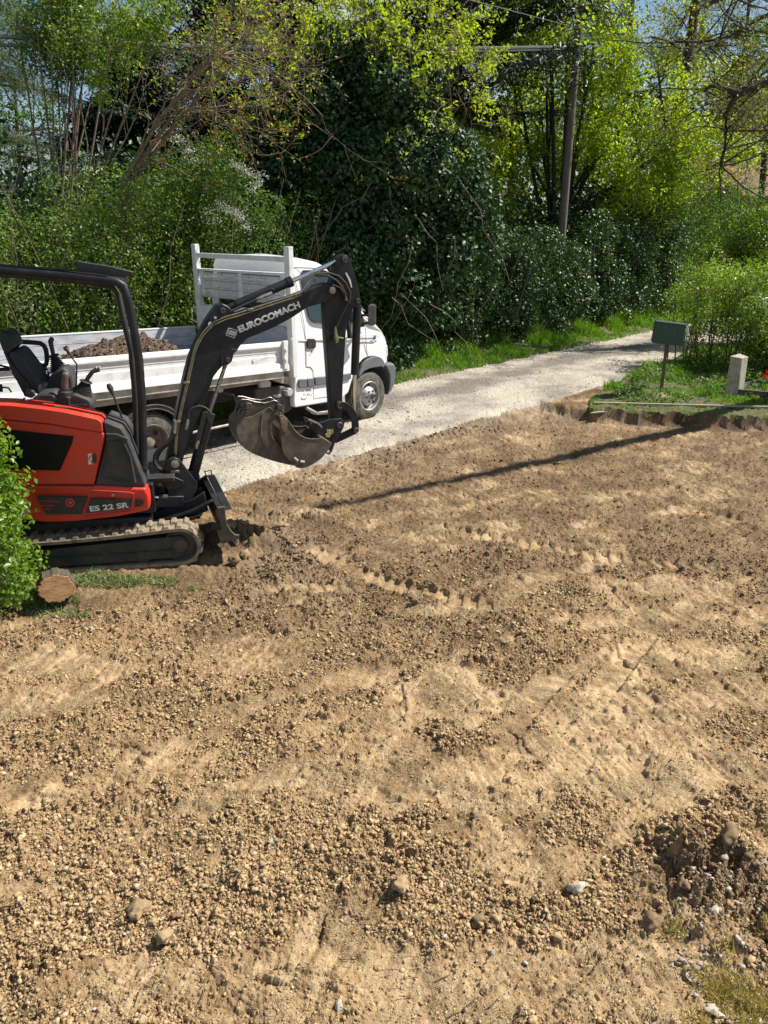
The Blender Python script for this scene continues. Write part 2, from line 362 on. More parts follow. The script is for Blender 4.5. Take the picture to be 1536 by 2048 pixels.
TRACKS = [[gp(862, 1050), gp(960, 1072), gp(1100, 1101), gp(1250, 1127), gp(1440, 1142)],
          [gp(610, 1098), gp(700, 1140), gp(800, 1180), gp(900, 1205), gp(1010, 1228)],
          [gp(515, 1190), gp(600, 1180), gp(745, 1180)],
          [gp(1150, 990), gp(1230, 985), gp(1300, 1000)], [gp(1310, 1022), gp(1400, 1020), gp(1500, 1045)],
          [gp(530, 1112), gp(620, 1120), gp(700, 1100)], [gp(1000, 1500), gp(1060, 1420), gp(1130, 1340)],
          [gp(1180, 1430), gp(1250, 1330), gp(1310, 1250)]]
GROOVES = [[(1225, 1300), (1300, 1388)], [(805, 1375), (808, 1462)], [(1005, 1545), (998, 1582)], [(886, 1600), (950, 1610), (1006, 1614), (1004, 1642)],
           [(915, 1590), (960, 1600), (1000, 1598)], [(948, 1680), (985, 1762)], [(1330, 1330), (1300, 1290)], [(1220, 1488), (1270, 1532)], [(1460, 1300), (1536, 1335)],
           [(650, 1840), (632, 1935)], [(0, 1640), (66, 1602), (132, 1566)], [(212, 1500), (262, 1505), (300, 1520)], [(1370, 1510), (1412, 1548)], [(240, 1640), (300, 1585)],
           [(900, 1330), (930, 1290)], [(1010, 1465), (1068, 1530)], [(1195, 1155), (1260, 1230)]]
GROOVES = [[gp(*p) for p in g] for g in GROOVES]
FLATS = [(1240, 1430, .34, .2), (1340, 1320, .5, .2), (1490, 1560, .16, .12), (920, 1350, .1, .3), (960, 1600, .32, .1), (1010, 1750, .12, .2), (100, 1800, .3, .1), (640, 1960, .6, .25),
         (250, 1960, .5, .2), (1180, 1960, .35, .16), (700, 1880, .16, .2), (90, 1420, .5, .2), (440, 1760, .12, .3), (1020, 1950, .3, .2), (130, 1340, .5, .15), (900, 1225, .5, .08), (780, 1990, .4, .2), (1330, 1180, .5, .12), (60, 1600, .4, .12), (520, 1330, .3, .2), (290, 1890, .11, .3), (400, 1720, .08, .22), (470, 1980, .25, .16), (760, 1940, .28, .14), (1290, 1240, .5, .16), (1440, 1400, .3, .2)]
LOOSE = [(300, 1800, .55, .35), (100, 1900, .3, .4), (560, 1700, .5, .25), (560, 1500, .4, .2), (950, 1830, .5, .2), (1420, 1760, .35, .3), (230, 1640, .4, .15), (880, 1480, .25, .15), (300, 1440, .5, .15), (1150, 1870, .4, .2), (830, 1300, .7, .25), (1150, 1650, .3, .2), (700, 1270, .6, .3)]
def ell(x, y, L, z=-.13):
    o = np.zeros_like(x)
    for px, py, a, b in L:
        c = G(px, py, z); wx = fbm(x*5, y*5, 3, 91)-.5
        q = ((x-c[0]+wx*.25)/a)**2+((y-c[1]+(fbm(x*5+40, y*5, 3, 95)-.5)*.25)/b)**2
        o = np.maximum(o, np.exp(-q*1.2))
    return o
def terrain(x, y, fine=True):
    ins = inside(x, y, PIT); D, _, _, _ = segdist(x, y, PIT+[PIT[0]])
    sdp = np.where(ins, D, -D)
    jag = (fbm(x*2.2, y*2.2, 5, 3, .6)-.5)
    rd = road_d(x, y)
    bank = inside(x, y, BANKR)
    # widths of the pit's slope: steep under the grass bank, soft on the left
    right = sst(2.7, 3.4, x)*sst(9.5, 11, y); left = sst(-.8, -1.6, x)
    wdt = .26*(1-right)*(1-left)+.09*right+.75*left
    t = sst(-.5, .5, (sdp+jag*.24*(1-.86*right)+.02)/wdt)
    far = sst(6, 11.5, y)
    zp = -.12-.07*far*sst(0, 3, x)+(fbm(x*.55, y*.55, 4, 21)-.5)*.09*sst(0, 1.2, sdp)
    # outside levels
    zr = .0-.02*np.clip(np.abs(rd+1.35)/1.4, 0, 1)**2+(fbm(x*.8, y*.8, 3, 31)-.5)*.03
    zr = zr-.018*np.exp(-((rd+.75)/.22)**2)-.018*np.exp(-((rd+2.0)/.22)**2)
    zv = .02+.10*sst(0, 1.0, rd)+(fbm(x*1.3, y*1.3, 3, 41)-.5)*.06
    zo = np.where(rd > 0, np.minimum(zr+rd*.5, zv), zr)
    zo = np.where(rd > .3, zv, zo)
    zb = .02+(fbm(x*1.7, y*1.7, 4, 51)-.5)*.06
    zo = np.where(bank, zb, zo)
    z = zo+(zp-zo)*t
    # masks
    inn = t
    lo = fbm(x*1.1+3, y*1.1, 4, 61, .55)
    stretch = fbm((x*.8+y*.55)*1.2, (y*.8-x*.55)*5.5, 4, 71)
    flat = np.clip(sst(.48, .64, lo*.5+stretch*.5+(fbm(x*9, y*9, 3, 63)-.5)*.16)+ell(x, y, FLATS)*1.25-ell(x, y, LOOSE)*1.2, 0, 1)
    loose = 1-flat
    farmask = sst(5.5, 7.5, y)
    loose = np.clip(loose*(1-.35*farmask), 0, 1)
    rub = inn*np.exp(-np.maximum(sdp, 0)/.35)*(1-left*.4)       # broken earth at the foot of the edges
    road = (rd < 0) & (rd > -2.9) & (~bank) & (x > -14)
    roadm = road*(1-inn)
    tone = np.clip(.50+.36*(flat-.4)+.75*(fbm(x*3, y*3, 5, 81, .65)-.5), 0, 1)
    damp_shade = np.clip(.10+1.05*sst(3.7, 7.0, y+(fbm(x*.6, y*.6, 4, 83, .6)-.5)*3.5), 0, 1)
    damp_shade = np.maximum(damp_shade, right*sst(.45, .1, np.abs(sdp))*1.7)  # shade on the right bank's face, painted into the soil colour
    damp_shade = np.maximum(damp_shade, rub*1.0)
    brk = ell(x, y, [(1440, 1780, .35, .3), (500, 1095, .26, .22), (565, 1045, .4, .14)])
    damp_shade = np.maximum(damp_shade*.85, brk*.9)
    if fine:
        wx = x+(fbm(x*34, y*34, 3, 5, .7)-.5)*.05; wy = y+(fbm(x*34+9, y*34, 3, 6, .7)-.5)*.05
        k = inn
        # crawler prints first: they press everything else flat
        TM = np.zeros_like(x); TZ = np.zeros_like(x); RD = np.zeros_like(x)
        for n, P in enumerate(TRACKS):
            d, a, s, tot = segdist(x, y, P); jt = (fbm(x*9, y*9, 3, 29)-.5)*.035
            wd = .095 if n in (0, 1) else .085
            m = sst(wd+.012, wd-.012, d+jt)*np.clip(fbm(x*2.6+n*7, y*2.6, 4, 27)*4.5-(-.4 if n < 3 else 1.5), 0, 1)*inn*sst(0, .12, a)*sst(tot, tot-.12, a)
            ph = (a+s*.30+jt*.5)/.125; fr = ph-np.floor(ph); lug = sst(.0, .09, fr)*sst(.60, .50, fr); deep = .019 if n < 2 else .014
            q = -deep*.75*lug+deep*.55*(1-lug)-.004
            TZ = np.where(m > TM, q, TZ); TM = np.maximum(TM, m)
            RD = np.maximum(RD, np.exp(-((d-wd-.02)/.02)**2)*np.clip(fbm(x*11, y*11, 3, 28)*2-.4, 0, 1)*sst(0, .1, a)*sst(tot, tot-.1, a)*inn)
        loose = loose*(1-TM); rough_ = 1-.95*TM
        # broken crumbly earth: tilted facets at three sizes
        c1_, g1 = plates(wx, wy, .062, .050, 11); c2_, g2 = plates(wx, wy, .027, .024, 12+40); c3_, g3 = plates(wx*1.0, wy, .0125, .0115, 13+80)
        big = sst(.45, .62, fbm(x*3.3, y*3.3, 3, 441))
        cr_ = loose*(big*(c1_*.034-.016*sst(.22, 0, g1))+c2_*.019-.010*sst(.2, 0, g2)+c3_*.008+(fbm(wx*26, wy*26, 4, 14, .7)-.5)*.022+(loose)*(fbm(x*4.5, y*4.5, 5, 15, .62)-.45)*.11)
        # scraped ground: long bucket streaks, cross cracks and lifted flakes
        sc = np.zeros_like(x); tn = np.zeros_like(x)
        for an, mk, sd in ((.30, sst(.7, -.3, x), 451), (-.42, sst(-.1, .6, x), 461)):
            al = x*math.sin(an)+y*math.cos(an); ac = x*math.cos(an)-y*math.sin(an); al2 = al+(fbm(x*5, y*5, 3, sd)-.5)*.10; ac2 = ac+(fbm(x*3, y*3, 2, sd+1)-.5)*.05
            st = fbm(al*1.3, ac2*42, 4, sd+2, .6)-.5; pf, gf = plates(ac2+(wx-x)*.6, al2+(wy-y)*.5, .085, .021, sd+3); fm = sst(.40, .52, fbm(x*3.1, y*4.3, 4, sd+4, .6))
            pg, gg = plates(ac2+(wx-x)*.8, al2+(wy-y)*.6, .19, .055, sd+5)
            sc = sc+mk*(st*.007+fm*(pf*.020-.006*sst(.16, 0, gf))+fm*(pg*.026-.007*sst(.10, 0, gg))+(fbm(wx*30, wy*30, 4, sd+6, .7)-.5)*.014); tn = tn+mk*st*1.5
        cr_ = cr_+flat*sc*1.0+(fbm(x*9, y*9, 5, 16, .62)-.5)*.04*(1-loose*.5)
        cr_ = cr_+farmask*((fbm(x*7, y*9, 6, 431, .72)-.5)*.075+c2_*.012*(1-loose))
        cr_ = cr_*(1-.85*right*sst(.35, .12, np.abs(sdp)))
        return_tm = TM
        z = z+k*cr_*rough_+TM*TZ+RD*.016
        tone = np.clip(tone+flat*tn*.95+TM*.24+RD*.2, 0, 1); damp_shade = damp_shade*(1-.35*TM)
        dg, gd_ = plates(wx, wy, .17, .14, 471)
        rub_ = rub*(1-.7*right)*.62
        z = z+k*rub_*(dg*.10-.05*sst(.15, 0, gd_)+c1_*.03+(fbm(x*6, y*6, 4, 18, .6)-.5)*.10)
        z = z+brk*(dg*.13-.07*sst(.18, 0, gd_)+c1_*.04+(fbm(x*5, y*5, 4, 20, .6)-.45)*.14)
        z = z+roadm*(c3_*.010+(fbm(x*12, y*12, 4, 23, .6)-.5)*.016)
        oth = (1-inn)*(1-road)
        z = z+oth*((fbm(x*7, y*7, 4, 25, .6)-.5)*.05+c2_*.02+c1_*.02*big)
        for P in GROOVES:
            d, a, s, tot = segdist(x+(fbm(x*14, y*14, 3, 421)-.5)*.05, y+(fbm(x*14+5, y*14, 3, 423)-.5)*.05, P); m = sst(.016, .003, d)*inn*sst(0, .08, a)*sst(tot, tot-.08, a)*np.clip(fbm(x*8, y*8, 3, 425)*3-.7, 0, 1)
            near = sst(.2, .05, d)*sst(0, .04, a)*sst(tot, tot-.04, a)
            z = z-m*.022+sst(.05, .0, np.abs(s-.022))*near*.010
            tone = np.clip(tone+.25*near*(s < 0), 0, 1)
            loose = loose*(1-.5*near)
    return z, dict(tone=tone, damp_shade=damp_shade, loose=loose*inn, road=roadm, bank=bank*1.0, rd=rd, inn=inn, rub=rub*(1-right)*(1-left), flat=flat*inn, tm=return_tm if fine else 0*x)

def build_ground():
    pys = np.arange(2230, 474, -1.55)
    yc = (1024-pys)/FPX; r = CAM_H*(CO+yc*SI)/(SI-yc*CO)
    r = np.concatenate([[.15, .6, 1.0, 1.25], r[r > 1.4], np.array([200, 300, 450, 700])])
    fa = np.radians(np.arange(-36.0, 42.0, .088))
    fa = np.concatenate([np.radians([-110, -100, -90, -80, -72, -65, -60, -55, -51, -47, -44, -41.5, -39.5, -38, -37]), fa, np.radians([42.7, 44, 46, 48.5, 52, 56, 61, 67, 75, 85, 97, 110])])
    R, A = np.meshgrid(r, fa, indexing='ij')
    x = (R*np.sin(A)).ravel(); y = (R*np.cos(A)).ravel()
    z, m = terrain(x, y); zc_, _ = terrain(x, y, False)
    wf = (sst(math.radians(44), math.radians(41), np.abs(A-math.radians(3)))).ravel(); z = zc_+(z-zc_)*wf
    nr, na = R.shape
    i = np.arange(nr-1)[:, None]*na+np.arange(na-1)[None]
    F = np.stack([i, i+1, i+1+na, i+na], -1).reshape(-1, 4)[:, ::-1]
    V = np.stack([x, y, z], -1)
    fr = m['road'][F].mean(1) > .5
    fv = (((m['bank'][F].mean(1) > .5) & (m['inn'][F].mean(1) < .12)) | (m['rd'][F].mean(1) > -.03+0*F[:, 0])) & ~fr
    out = []
    for nm, sel in (('road', fr), ('verge', fv), ('ground', ~(fr | fv))):
        f = F[sel]; u, inv = np.unique(f, return_inverse=True)
        at = {k: m[k][u] for k in ('tone', 'damp_shade', 'loose', 'rub')}; at['rd'] = m['rd'][u]
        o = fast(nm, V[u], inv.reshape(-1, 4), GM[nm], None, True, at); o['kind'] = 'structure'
        out.append(o)
    return out

def attr(t, n): return N(t, 'ShaderNodeAttribute', attribute_name=n).outputs['Fac']
def soil_material():
    m, t, p, o = nodes('bare_soil'); lk = t.links.new
    tcn = N(t, 'ShaderNodeTexCoord').outputs['Object']
    def noise(s, d=6, r=.6, dist=0):
        n = N(t, 'ShaderNodeTexNoise'); n.inputs['Scale'].default_value = s; n.inputs['Detail'].default_value = d; n.inputs['Roughness'].default_value = r
        n.inputs['Distortion'].default_value = dist; lk(tcn, n.inputs['Vector']); return n.outputs[0]
    def math_(op, a, b=None, c=None):
        n = N(t, 'ShaderNodeMath', operation=op)
        for i, q in enumerate((a, b, c)):
            if q is None: continue
            if isinstance(q, (int, float)): n.inputs[i].default_value = q
            else: lk(q, n.inputs[i])
        return n.outputs[0]
    def mix(f, a, b):
        n = N(t, 'ShaderNodeMix', data_type='RGBA')
        for k, q in (('Factor', f), ('A', a), ('B', b)):
            if isinstance(q, tuple): n.inputs[k].default_value = (*q, 1)
            elif isinstance(q, (int, float)): n.inputs[k].default_value = q
            else: lk(q, n.inputs[k])
        return n.outputs['Result']
    tone = math_('ADD', attr(t, 'tone'), math_('MULTIPLY', math_('SUBTRACT', noise(28, 8, .7), .5), 1.5))
    r = N(t, 'ShaderNodeValToRGB'); e = r.color_ramp.elements
    e[0].position = .0; e[0].color = (.175, .105, .046, 1); e[1].position = 1; e[1].color = (.55, .40, .22, 1)
    q = e.new(.5); q.color = (.37, .245, .122, 1)
    lk(tone, r.inputs[0])
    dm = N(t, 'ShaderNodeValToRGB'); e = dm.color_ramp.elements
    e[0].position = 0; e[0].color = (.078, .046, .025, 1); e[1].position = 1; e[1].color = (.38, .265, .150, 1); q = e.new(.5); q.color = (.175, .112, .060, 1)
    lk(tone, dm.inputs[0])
    dn = math_('MULTIPLY', attr(t, 'damp_shade'), .78)
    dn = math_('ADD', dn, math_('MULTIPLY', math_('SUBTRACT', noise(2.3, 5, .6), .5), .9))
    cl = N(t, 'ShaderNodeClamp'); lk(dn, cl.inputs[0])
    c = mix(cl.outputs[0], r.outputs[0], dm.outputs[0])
    gr = N(t, 'ShaderNodeValToRGB'); gr.color_ramp.elements[0].position = .56; gr.color_ramp.elements[1].position = .7; lk(noise(70, 3, .5), gr.inputs[0])
    c = mix(math_('MULTIPLY', gr.outputs[0], .28), c, (.55, .49, .40))
    c = mix(math_('MULTIPLY', math_('MULTIPLY', attr(t, 'rub'), noise(9, 5, .6)), .8), c, (.29, .25, .20))
    lk(c, p.inputs['Base Color']); p.inputs['Roughness'].default_value = .95; p.inputs['Specular IOR Level'].default_value = .2
    vo = N(t, 'ShaderNodeTexVoronoi'); vo.inputs['Scale'].default_value = 85; lk(tcn, vo.inputs['Vector'])
    ck = N(t, 'ShaderNodeTexVoronoi', feature='DISTANCE_TO_EDGE'); mp_ = N(t, 'ShaderNodeMapping'); mp_.inputs['Scale'].default_value = (9, 30, 9); mp_.inputs['Rotation'].default_value = (0, 0, .35)
    nz = N(t, 'ShaderNodeTexNoise'); nz.inputs['Scale'].default_value = 14; lk(tcn, nz.inputs['Vector'])
    va = N(t, 'ShaderNodeVectorMath', operation='MULTIPLY_ADD'); va.inputs[1].default_value = (.12, .12, .12); lk(nz.outputs['Color'], va.inputs[0]); lk(tcn, va.inputs[2])
    lk(va.outputs[0], mp_.inputs[0]); lk(mp_.outputs[0], ck.inputs['Vector'])
    crk = N(t, 'ShaderNodeMapRange'); crk.inputs['From Max'].default_value = .09; lk(ck.outputs['Distance'], crk.inputs[0])
    crz = N(t, 'ShaderNodeValToRGB'); crz.color_ramp.elements[0].position = .50; crz.color_ramp.elements[1].position = .60; lk(noise(2.7, 3, .5), crz.inputs[0])
    crf = math_('MULTIPLY', math_('SUBTRACT', 1, attr(t, 'loose')), crz.outputs[0])
    h = math_('ADD', math_('ADD', math_('MULTIPLY', noise(120, 8, .75), .8), math_('MULTIPLY', noise(38, 8, .7), 1.6)), math_('MULTIPLY', math_('SUBTRACT', 1, vo.outputs[0]), math_('MULTIPLY', attr(t, 'loose'), .9)))
    h = math_('ADD', h, math_('MULTIPLY', math_('MULTIPLY', crk.outputs[0], crf), 1.6))
    b = N(t, 'ShaderNodeBump'); b.inputs['Strength'].default_value = .9; b.inputs['Distance'].default_value = .011
    lk(h, b.inputs['Height']); lk(b.outputs[0], p.inputs['Normal'])
    return m
def road_material():
    m, t, p, o = nodes('gravel_road'); lk = t.links.new
    tcn = N(t, 'ShaderNodeTexCoord').outputs['Object']
    n1 = N(t, 'ShaderNodeTexNoise'); n1.inputs['Scale'].default_value = 1.1; n1.inputs['Detail'].default_value = 7; n1.inputs['Roughness'].default_value = .62; lk(tcn, n1.inputs['Vector'])
    n2 = N(t, 'ShaderNodeTexNoise'); n2.inputs['Scale'].default_value = 45; n2.inputs['Detail'].default_value = 8; n2.inputs['Roughness'].default_value = .75; lk(tcn, n2.inputs['Vector'])
    r1 = N(t, 'ShaderNodeValToRGB'); e = r1.color_ramp.elements; e[0].position = .36; e[0].color = (.20, .18, .155, 1); e[1].position = .62; e[1].color = (.47, .42, .345, 1)
    q = e.new(.5); q.color = (.34, .305, .255, 1)
    # lighter wheel tracks, loose dark gravel between them
    rd = attr(t, 'rd'); k = N(t, 'ShaderNodeMath', operation='ADD'); lk(rd, k.inputs[0]); k.inputs[1].default_value = 1.0
    ab = N(t, 'ShaderNodeMath', operation='ABSOLUTE'); lk(k.outputs[0], ab.inputs[0])
    mr = N(t, 'ShaderNodeMapRange'); mr.inputs['From Min'].default_value = .1; mr.inputs['From Max'].default_value = .6; mr.inputs['To Min'].default_value = -.16; mr.inputs['To Max'].default_value = .05; lk(ab.outputs[0], mr.inputs[0])
    ad = N(t, 'ShaderNodeMath', operation='ADD'); lk(n1.outputs[0], ad.inputs[0]); lk(mr.outputs[0], ad.inputs[1]); lk(ad.outputs[0], r1.inputs[0])
    r2 = N(t, 'ShaderNodeValToRGB'); e = r2.color_ramp.elements; e[0].position = .35; e[0].color = (.55, .55, .55, 1); e[1].position = .65; e[1].color = (1.25, 1.22, 1.18, 1); lk(n2.outputs[0], r2.inputs[0])
    mu = N(t, 'ShaderNodeMix', data_type='RGBA', blend_type='MULTIPLY'); mu.inputs['Factor'].default_value = 1; lk(r1.outputs[0], mu.inputs['A']); lk(r2.outputs[0], mu.inputs['B'])
    lk(mu.outputs['Result'], p.inputs['Base Color']); p.inputs['Roughness'].default_value = .9; p.inputs['Specular IOR Level'].default_value = .25
    v = N(t, 'ShaderNodeTexVoronoi'); v.inputs['Scale'].default_value = 45; lk(tcn, v.inputs['Vector'])
    a = N(t, 'ShaderNodeMath', operation='SUBTRACT'); lk(n2.outputs[0], a.inputs[0]); lk(v.outputs[0], a.inputs[1])
    b = N(t, 'ShaderNodeBump'); b.inputs['Strength'].default_value = .9; b.inputs['Distance'].default_value = .009; lk(a.outputs[0], b.inputs['Height']); lk(b.outputs[0], p.inputs['Normal'])
    return m
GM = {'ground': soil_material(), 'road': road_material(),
      'verge': pmat('verge_soil', (.06, .075, .02), .95, c2=(.13, .095, .05), vs=5, bump=.8, bs=60, dist=.01)}
build_ground()

# ---------------------------------------------------------------- clods, gravel, grass: what nobody could count
def rock_templates(n, sub, jit, seed):
    T = []; rr = random.Random(seed)
    for k in range(n):
        bm = bmesh.new(); bmesh.ops.create_icosphere(bm, subdivisions=sub, radius=1)
        ph = [Vector((rr.gauss(0, 1), rr.gauss(0, 1), rr.gauss(0, 1))).normalized() for _ in range(5)]
        for v in bm.verts:
            d = v.co.normalized(); s = 1+rr.uniform(-jit, jit)*1.3
            for q in ph: s -= .9*max(0, d.dot(q)-.55)
            v.co = d*s
        V = np.array([v.co[:] for v in bm.verts]); F = np.array([[v.index for v in f.verts] for f in bm.faces]); bm.free(); T.append((V, F))
    return T
def hulls(n, npts, seed):
    T = []; rr = random.Random(seed)
    for k in range(n):
        bm = bmesh.new()
        for q in range(npts):
            d = Vector((rr.gauss(0, 1), rr.gauss(0, 1), rr.gauss(0, 1))).normalized()*rr.uniform(.72, 1.12); bm.verts.new(d)
        r = bmesh.ops.convex_hull(bm, input=bm.verts); bmesh.ops.delete(bm, geom=[e for e in r['geom_interior'] if isinstance(e, bmesh.types.BMVert)], context='VERTS')
        bmesh.ops.triangulate(bm, faces=bm.faces); bmesh.ops.recalc_face_normals(bm, faces=bm.faces); bm.verts.index_update()
        T.append((np.array([v.co[:] for v in bm.verts]), np.array([[v.index for v in f.verts] for f in bm.faces]))); bm.free()
    return T
def rotm(n, rng):
    q = rng.normal(size=(n, 4)); q /= np.linalg.norm(q, axis=1)[:, None]; w_, x, y, z = q.T
    return np.stack([1-2*(y*y+z*z), 2*(x*y-z*w_), 2*(x*z+y*w_), 2*(x*y+z*w_), 1-2*(x*x+z*z), 2*(y*z-x*w_), 2*(x*z-y*w_), 2*(y*z+x*w_), 1-2*(x*x+y*y)], -1).reshape(-1, 3, 3)
ROCK = hulls(9, 11, 3); ROCK2 = rock_templates(6, 2, .10, 5)
def scatter(name, P, size, mat, T, flat=.75, label=None, cat=None, sink=.25, seed=1):
    rng = np.random.default_rng(seed); Vs = []; Fs = []; off = 0; k = rng.integers(0, len(T), len(P))
    for i, (tv, tf) in enumerate(T):
        s = k == i; n = s.sum()
        if not n: continue
        Rm = rotm(n, rng); sc = size[s][:, None]*rng.uniform(.5, 1.4, (n, 3)); v = (tv[None]*sc[:, None, :])
        v = np.einsum('nij,nvj->nvi', Rm, v); v[:, :, 2] *= flat
        v = v+P[s][:, None, :]; v[:, :, 2] += (size[s]*flat*(1-2*sink))[:, None]*.6
        Vs.append(v.reshape(-1, 3)); Fs.append((tf[None]+(np.arange(n)*len(tv))[:, None, None]+off).reshape(-1, 3)); off += n*len(tv)
    o = fast(name, np.concatenate(Vs), np.concatenate(Fs), mat)
    return tag(o, label, cat, kind='stuff')
def clodmat(name, cols, bs=90):
    m, t, p, o = nodes(name); g = N(t, 'ShaderNodeNewGeometry'); r = N(t, 'ShaderNodeValToRGB'); e = r.color_ramp.elements
    while len(e) < len(cols): e.new(.5)
    for i, c in enumerate(cols): e[i].position = i/(len(cols)-1); e[i].color = (*c, 1)
    t.links.new(g.outputs['Random Per Island'], r.inputs[0])
    n = N(t, 'ShaderNodeTexNoise'); n.inputs['Scale'].default_value = bs; n.inputs['Detail'].default_value = 5
    tcn = N(t, 'ShaderNodeTexCoord'); t.links.new(tcn.outputs['Object'], n.inputs['Vector'])
    r2 = N(t, 'ShaderNodeMapRange'); r2.inputs['From Min'].default_value = .3; r2.inputs['From Max'].default_value = .7; r2.inputs['To Min'].default_value = .7; r2.inputs['To Max'].default_value = 1.25
    t.links.new(n.outputs[0], r2.inputs[0])
    mu = N(t, 'ShaderNodeVectorMath', operation='MULTIPLY'); t.links.new(r.outputs[0], mu.inputs[0]); t.links.new(r2.outputs[0], mu.inputs[1]); t.links.new(mu.outputs[0], p.inputs['Base Color'])
    b = N(t, 'ShaderNodeBump'); b.inputs['Strength'].default_value = .8; b.inputs['Distance'].default_value = .004; t.links.new(n.outputs[0], b.inputs['Height']); t.links.new(b.outputs[0], p.inputs['Normal'])
    p.inputs['Roughness'].default_value = .95; p.inputs['Specular IOR Level'].default_value = .2
    return m
M['clod'] = clodmat('dry_clods', [(.24, .155, .078), (.44, .305, .16), (.35, .235, .12), (.54, .40, .23)])
M['clodd'] = clodmat('damp_clods', [(.10, .063, .035), (.21, .14, .078), (.15, .097, .053), (.34, .25, .15)])
M['stone'] = clodmat('pale_stones', [(.33, .27, .20), (.44, .39, .33), (.27, .21, .15), (.37, .32, .25)])
M['clodbig'] = clodmat('big_clods', [(.30, .20, .10), (.34, .24, .13)], 25)
M['stonebig'] = clodmat('big_stones', [(.46, .42, .35), (.42, .37, .28)], 25)
M['stonedark'] = clodmat('dark_stones', [(.15, .10, .055), (.22, .15, .085)], 25)

def sample(n, pxlo, pxhi, pylo, pyhi, z=-.12, seed=0):
    rng = np.random.default_rng(seed); px = rng.uniform(pxlo, pxhi, n); py = rng.uniform(pylo, pyhi, n)
    x = (px-768)/FPX; yc = (1024-py)/FPX; dz = -SI+yc*CO; t = (z-CAM_H)/dz
    return x*t, (CO+yc*SI)*t
rng = np.random.default_rng(11)
x, y = sample(520000, -500, 2150, 850, 2230, seed=2)
z, m = terrain(x, y)
den = (1-.97*m['tm'])*sst(.45, .95, m['loose'])*np.clip(-.55+3.0*fbm(x*2.3, y*2.3, 4, 221, .6), 0, 1)*.85+m['rub']*.5+.15*(1-.9*m['tm'])
keep = (m['inn'] > .6) & (rng.random(len(x)) < np.clip(den, 0, 1))
x, y, z, dm, ru, ls = x[keep], y[keep], z[keep], m['damp_shade'][keep], m['rub'][keep], sst(.3, .8, m['loose'][keep])
sz = np.clip(rng.lognormal(math.log(.0043), .55, len(x)), .0024, .016)*(1+.9*ru)*(1+.08*y)*(.62+.38*ls)
P = np.stack([x, y, z], -1)
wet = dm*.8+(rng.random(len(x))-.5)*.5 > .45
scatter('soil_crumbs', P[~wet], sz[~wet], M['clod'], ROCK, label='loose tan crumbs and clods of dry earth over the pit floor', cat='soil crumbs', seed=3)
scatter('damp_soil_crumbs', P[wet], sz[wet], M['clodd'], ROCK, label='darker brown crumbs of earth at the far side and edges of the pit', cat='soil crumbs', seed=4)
# pale stones over the soil, on the road edge and in the gravel corner
x, y = sample(30000, -260, 1800, 760, 2230, seed=5); z, m = terrain(x, y)
corner = np.exp(-(((x-1.75)/.55)**2+((y-2.35)/.5)**2)*1.3)
edge = np.exp(-(np.abs(m['rd']+2.9)/.35))*(m['inn'] > .1)
keep = (rng.random(len(x)) < .03+.95*edge+.95*(corner > .25)) & (m['bank'] < .5) & (m['rd'] < .1)
x, y, z = x[keep], y[keep], z[keep]; corner = corner[keep]
P = np.stack([x, y, z+.002], -1)
scatter('pale_gravel', P, np.clip(rng.lognormal(math.log(.0075), .45, len(x)), .004, .026)*np.where(corner > .25, 1.0, .8), M['stone'], ROCK, label='scattered pale stones on the soil, thickest at the road edge and near right corner', cat='gravel', seed=6)
x, y = sample(26000, 300, 1500, 640, 980, z=0, seed=8); z, m = terrain(x, y)
keep = (m['road'] > .5) & (rng.random(len(x)) < .2+.8*np.exp(-np.minimum(np.abs(m['rd']), np.abs(m['rd']+1.1)*1.2)/.22))
x, y, z = x[keep], y[keep], z[keep]
scatter('road_gravel', np.stack([x, y, z], -1), np.clip(rng.lognormal(math.log(.010), .4, len(x)), .005, .03), M['stone'], ROCK, label='fine loose gravel lying on the pale lane', cat='gravel', seed=9)

# bits of root, straw and twig pressed into the soil
def debris(n, mat, label, seed, rlo, rhi, llo, lhi):
    rg = np.random.default_rng(seed); x, y = sample(n, -200, 1750, 1000, 2200, seed=seed); z, m = terrain(x, y); V = []; F = []
    a = rg.uniform(0, 2*np.pi, len(x)); ln = rg.uniform(llo, lhi, len(x)); rr_ = rg.uniform(rlo, rhi, len(x)); t = np.linspace(-.5, .5, 4)[None, :]
    bend = rg.normal(size=len(x))[:, None]*.25*ln[:, None]*(t**2-.1); px = x[:, None]+np.cos(a)[:, None]*t*ln[:, None]-np.sin(a)[:, None]*bend; py = y[:, None]+np.sin(a)[:, None]*t*ln[:, None]+np.cos(a)[:, None]*bend
    pz = (z[:, None]+.006+t*rg.normal(size=len(x))[:, None]*.02); k = np.arange(3)*2*np.pi/3
    V = np.stack([px, py, pz], -1)[:, :, None, :]+rr_[:, None, None, None]*np.stack([-np.sin(a)[:, None, None]*np.cos(k)+0*t[:, :, None], np.cos(a)[:, None, None]*np.cos(k)+0*t[:, :, None], np.sin(k)[None, None]+0*a[:, None, None]+0*t[:, :, None]], -1)
    i = np.arange(3)[:, None]*3; j = np.arange(3)[None]; f = np.stack([i+j, i+(j+1) % 3, i+3+(j+1) % 3, i+3+j], -1).reshape(-1, 4); F = f[None]+(np.arange(len(x))*12)[:, None, None]
    o = fast('soil_litter', V.reshape(-1, 3), F.reshape(-1, 4), mat); tag(o, label, 'litter', kind='stuff')
debris(420, M['bark'], 'small broken roots and twigs pressed into the bare soil', 231, .0008, .0025, .02, .09)
debris(500, M['plank'], 'short bits of pale straw lying on the bare soil', 232, .0006, .0013, .015, .06)

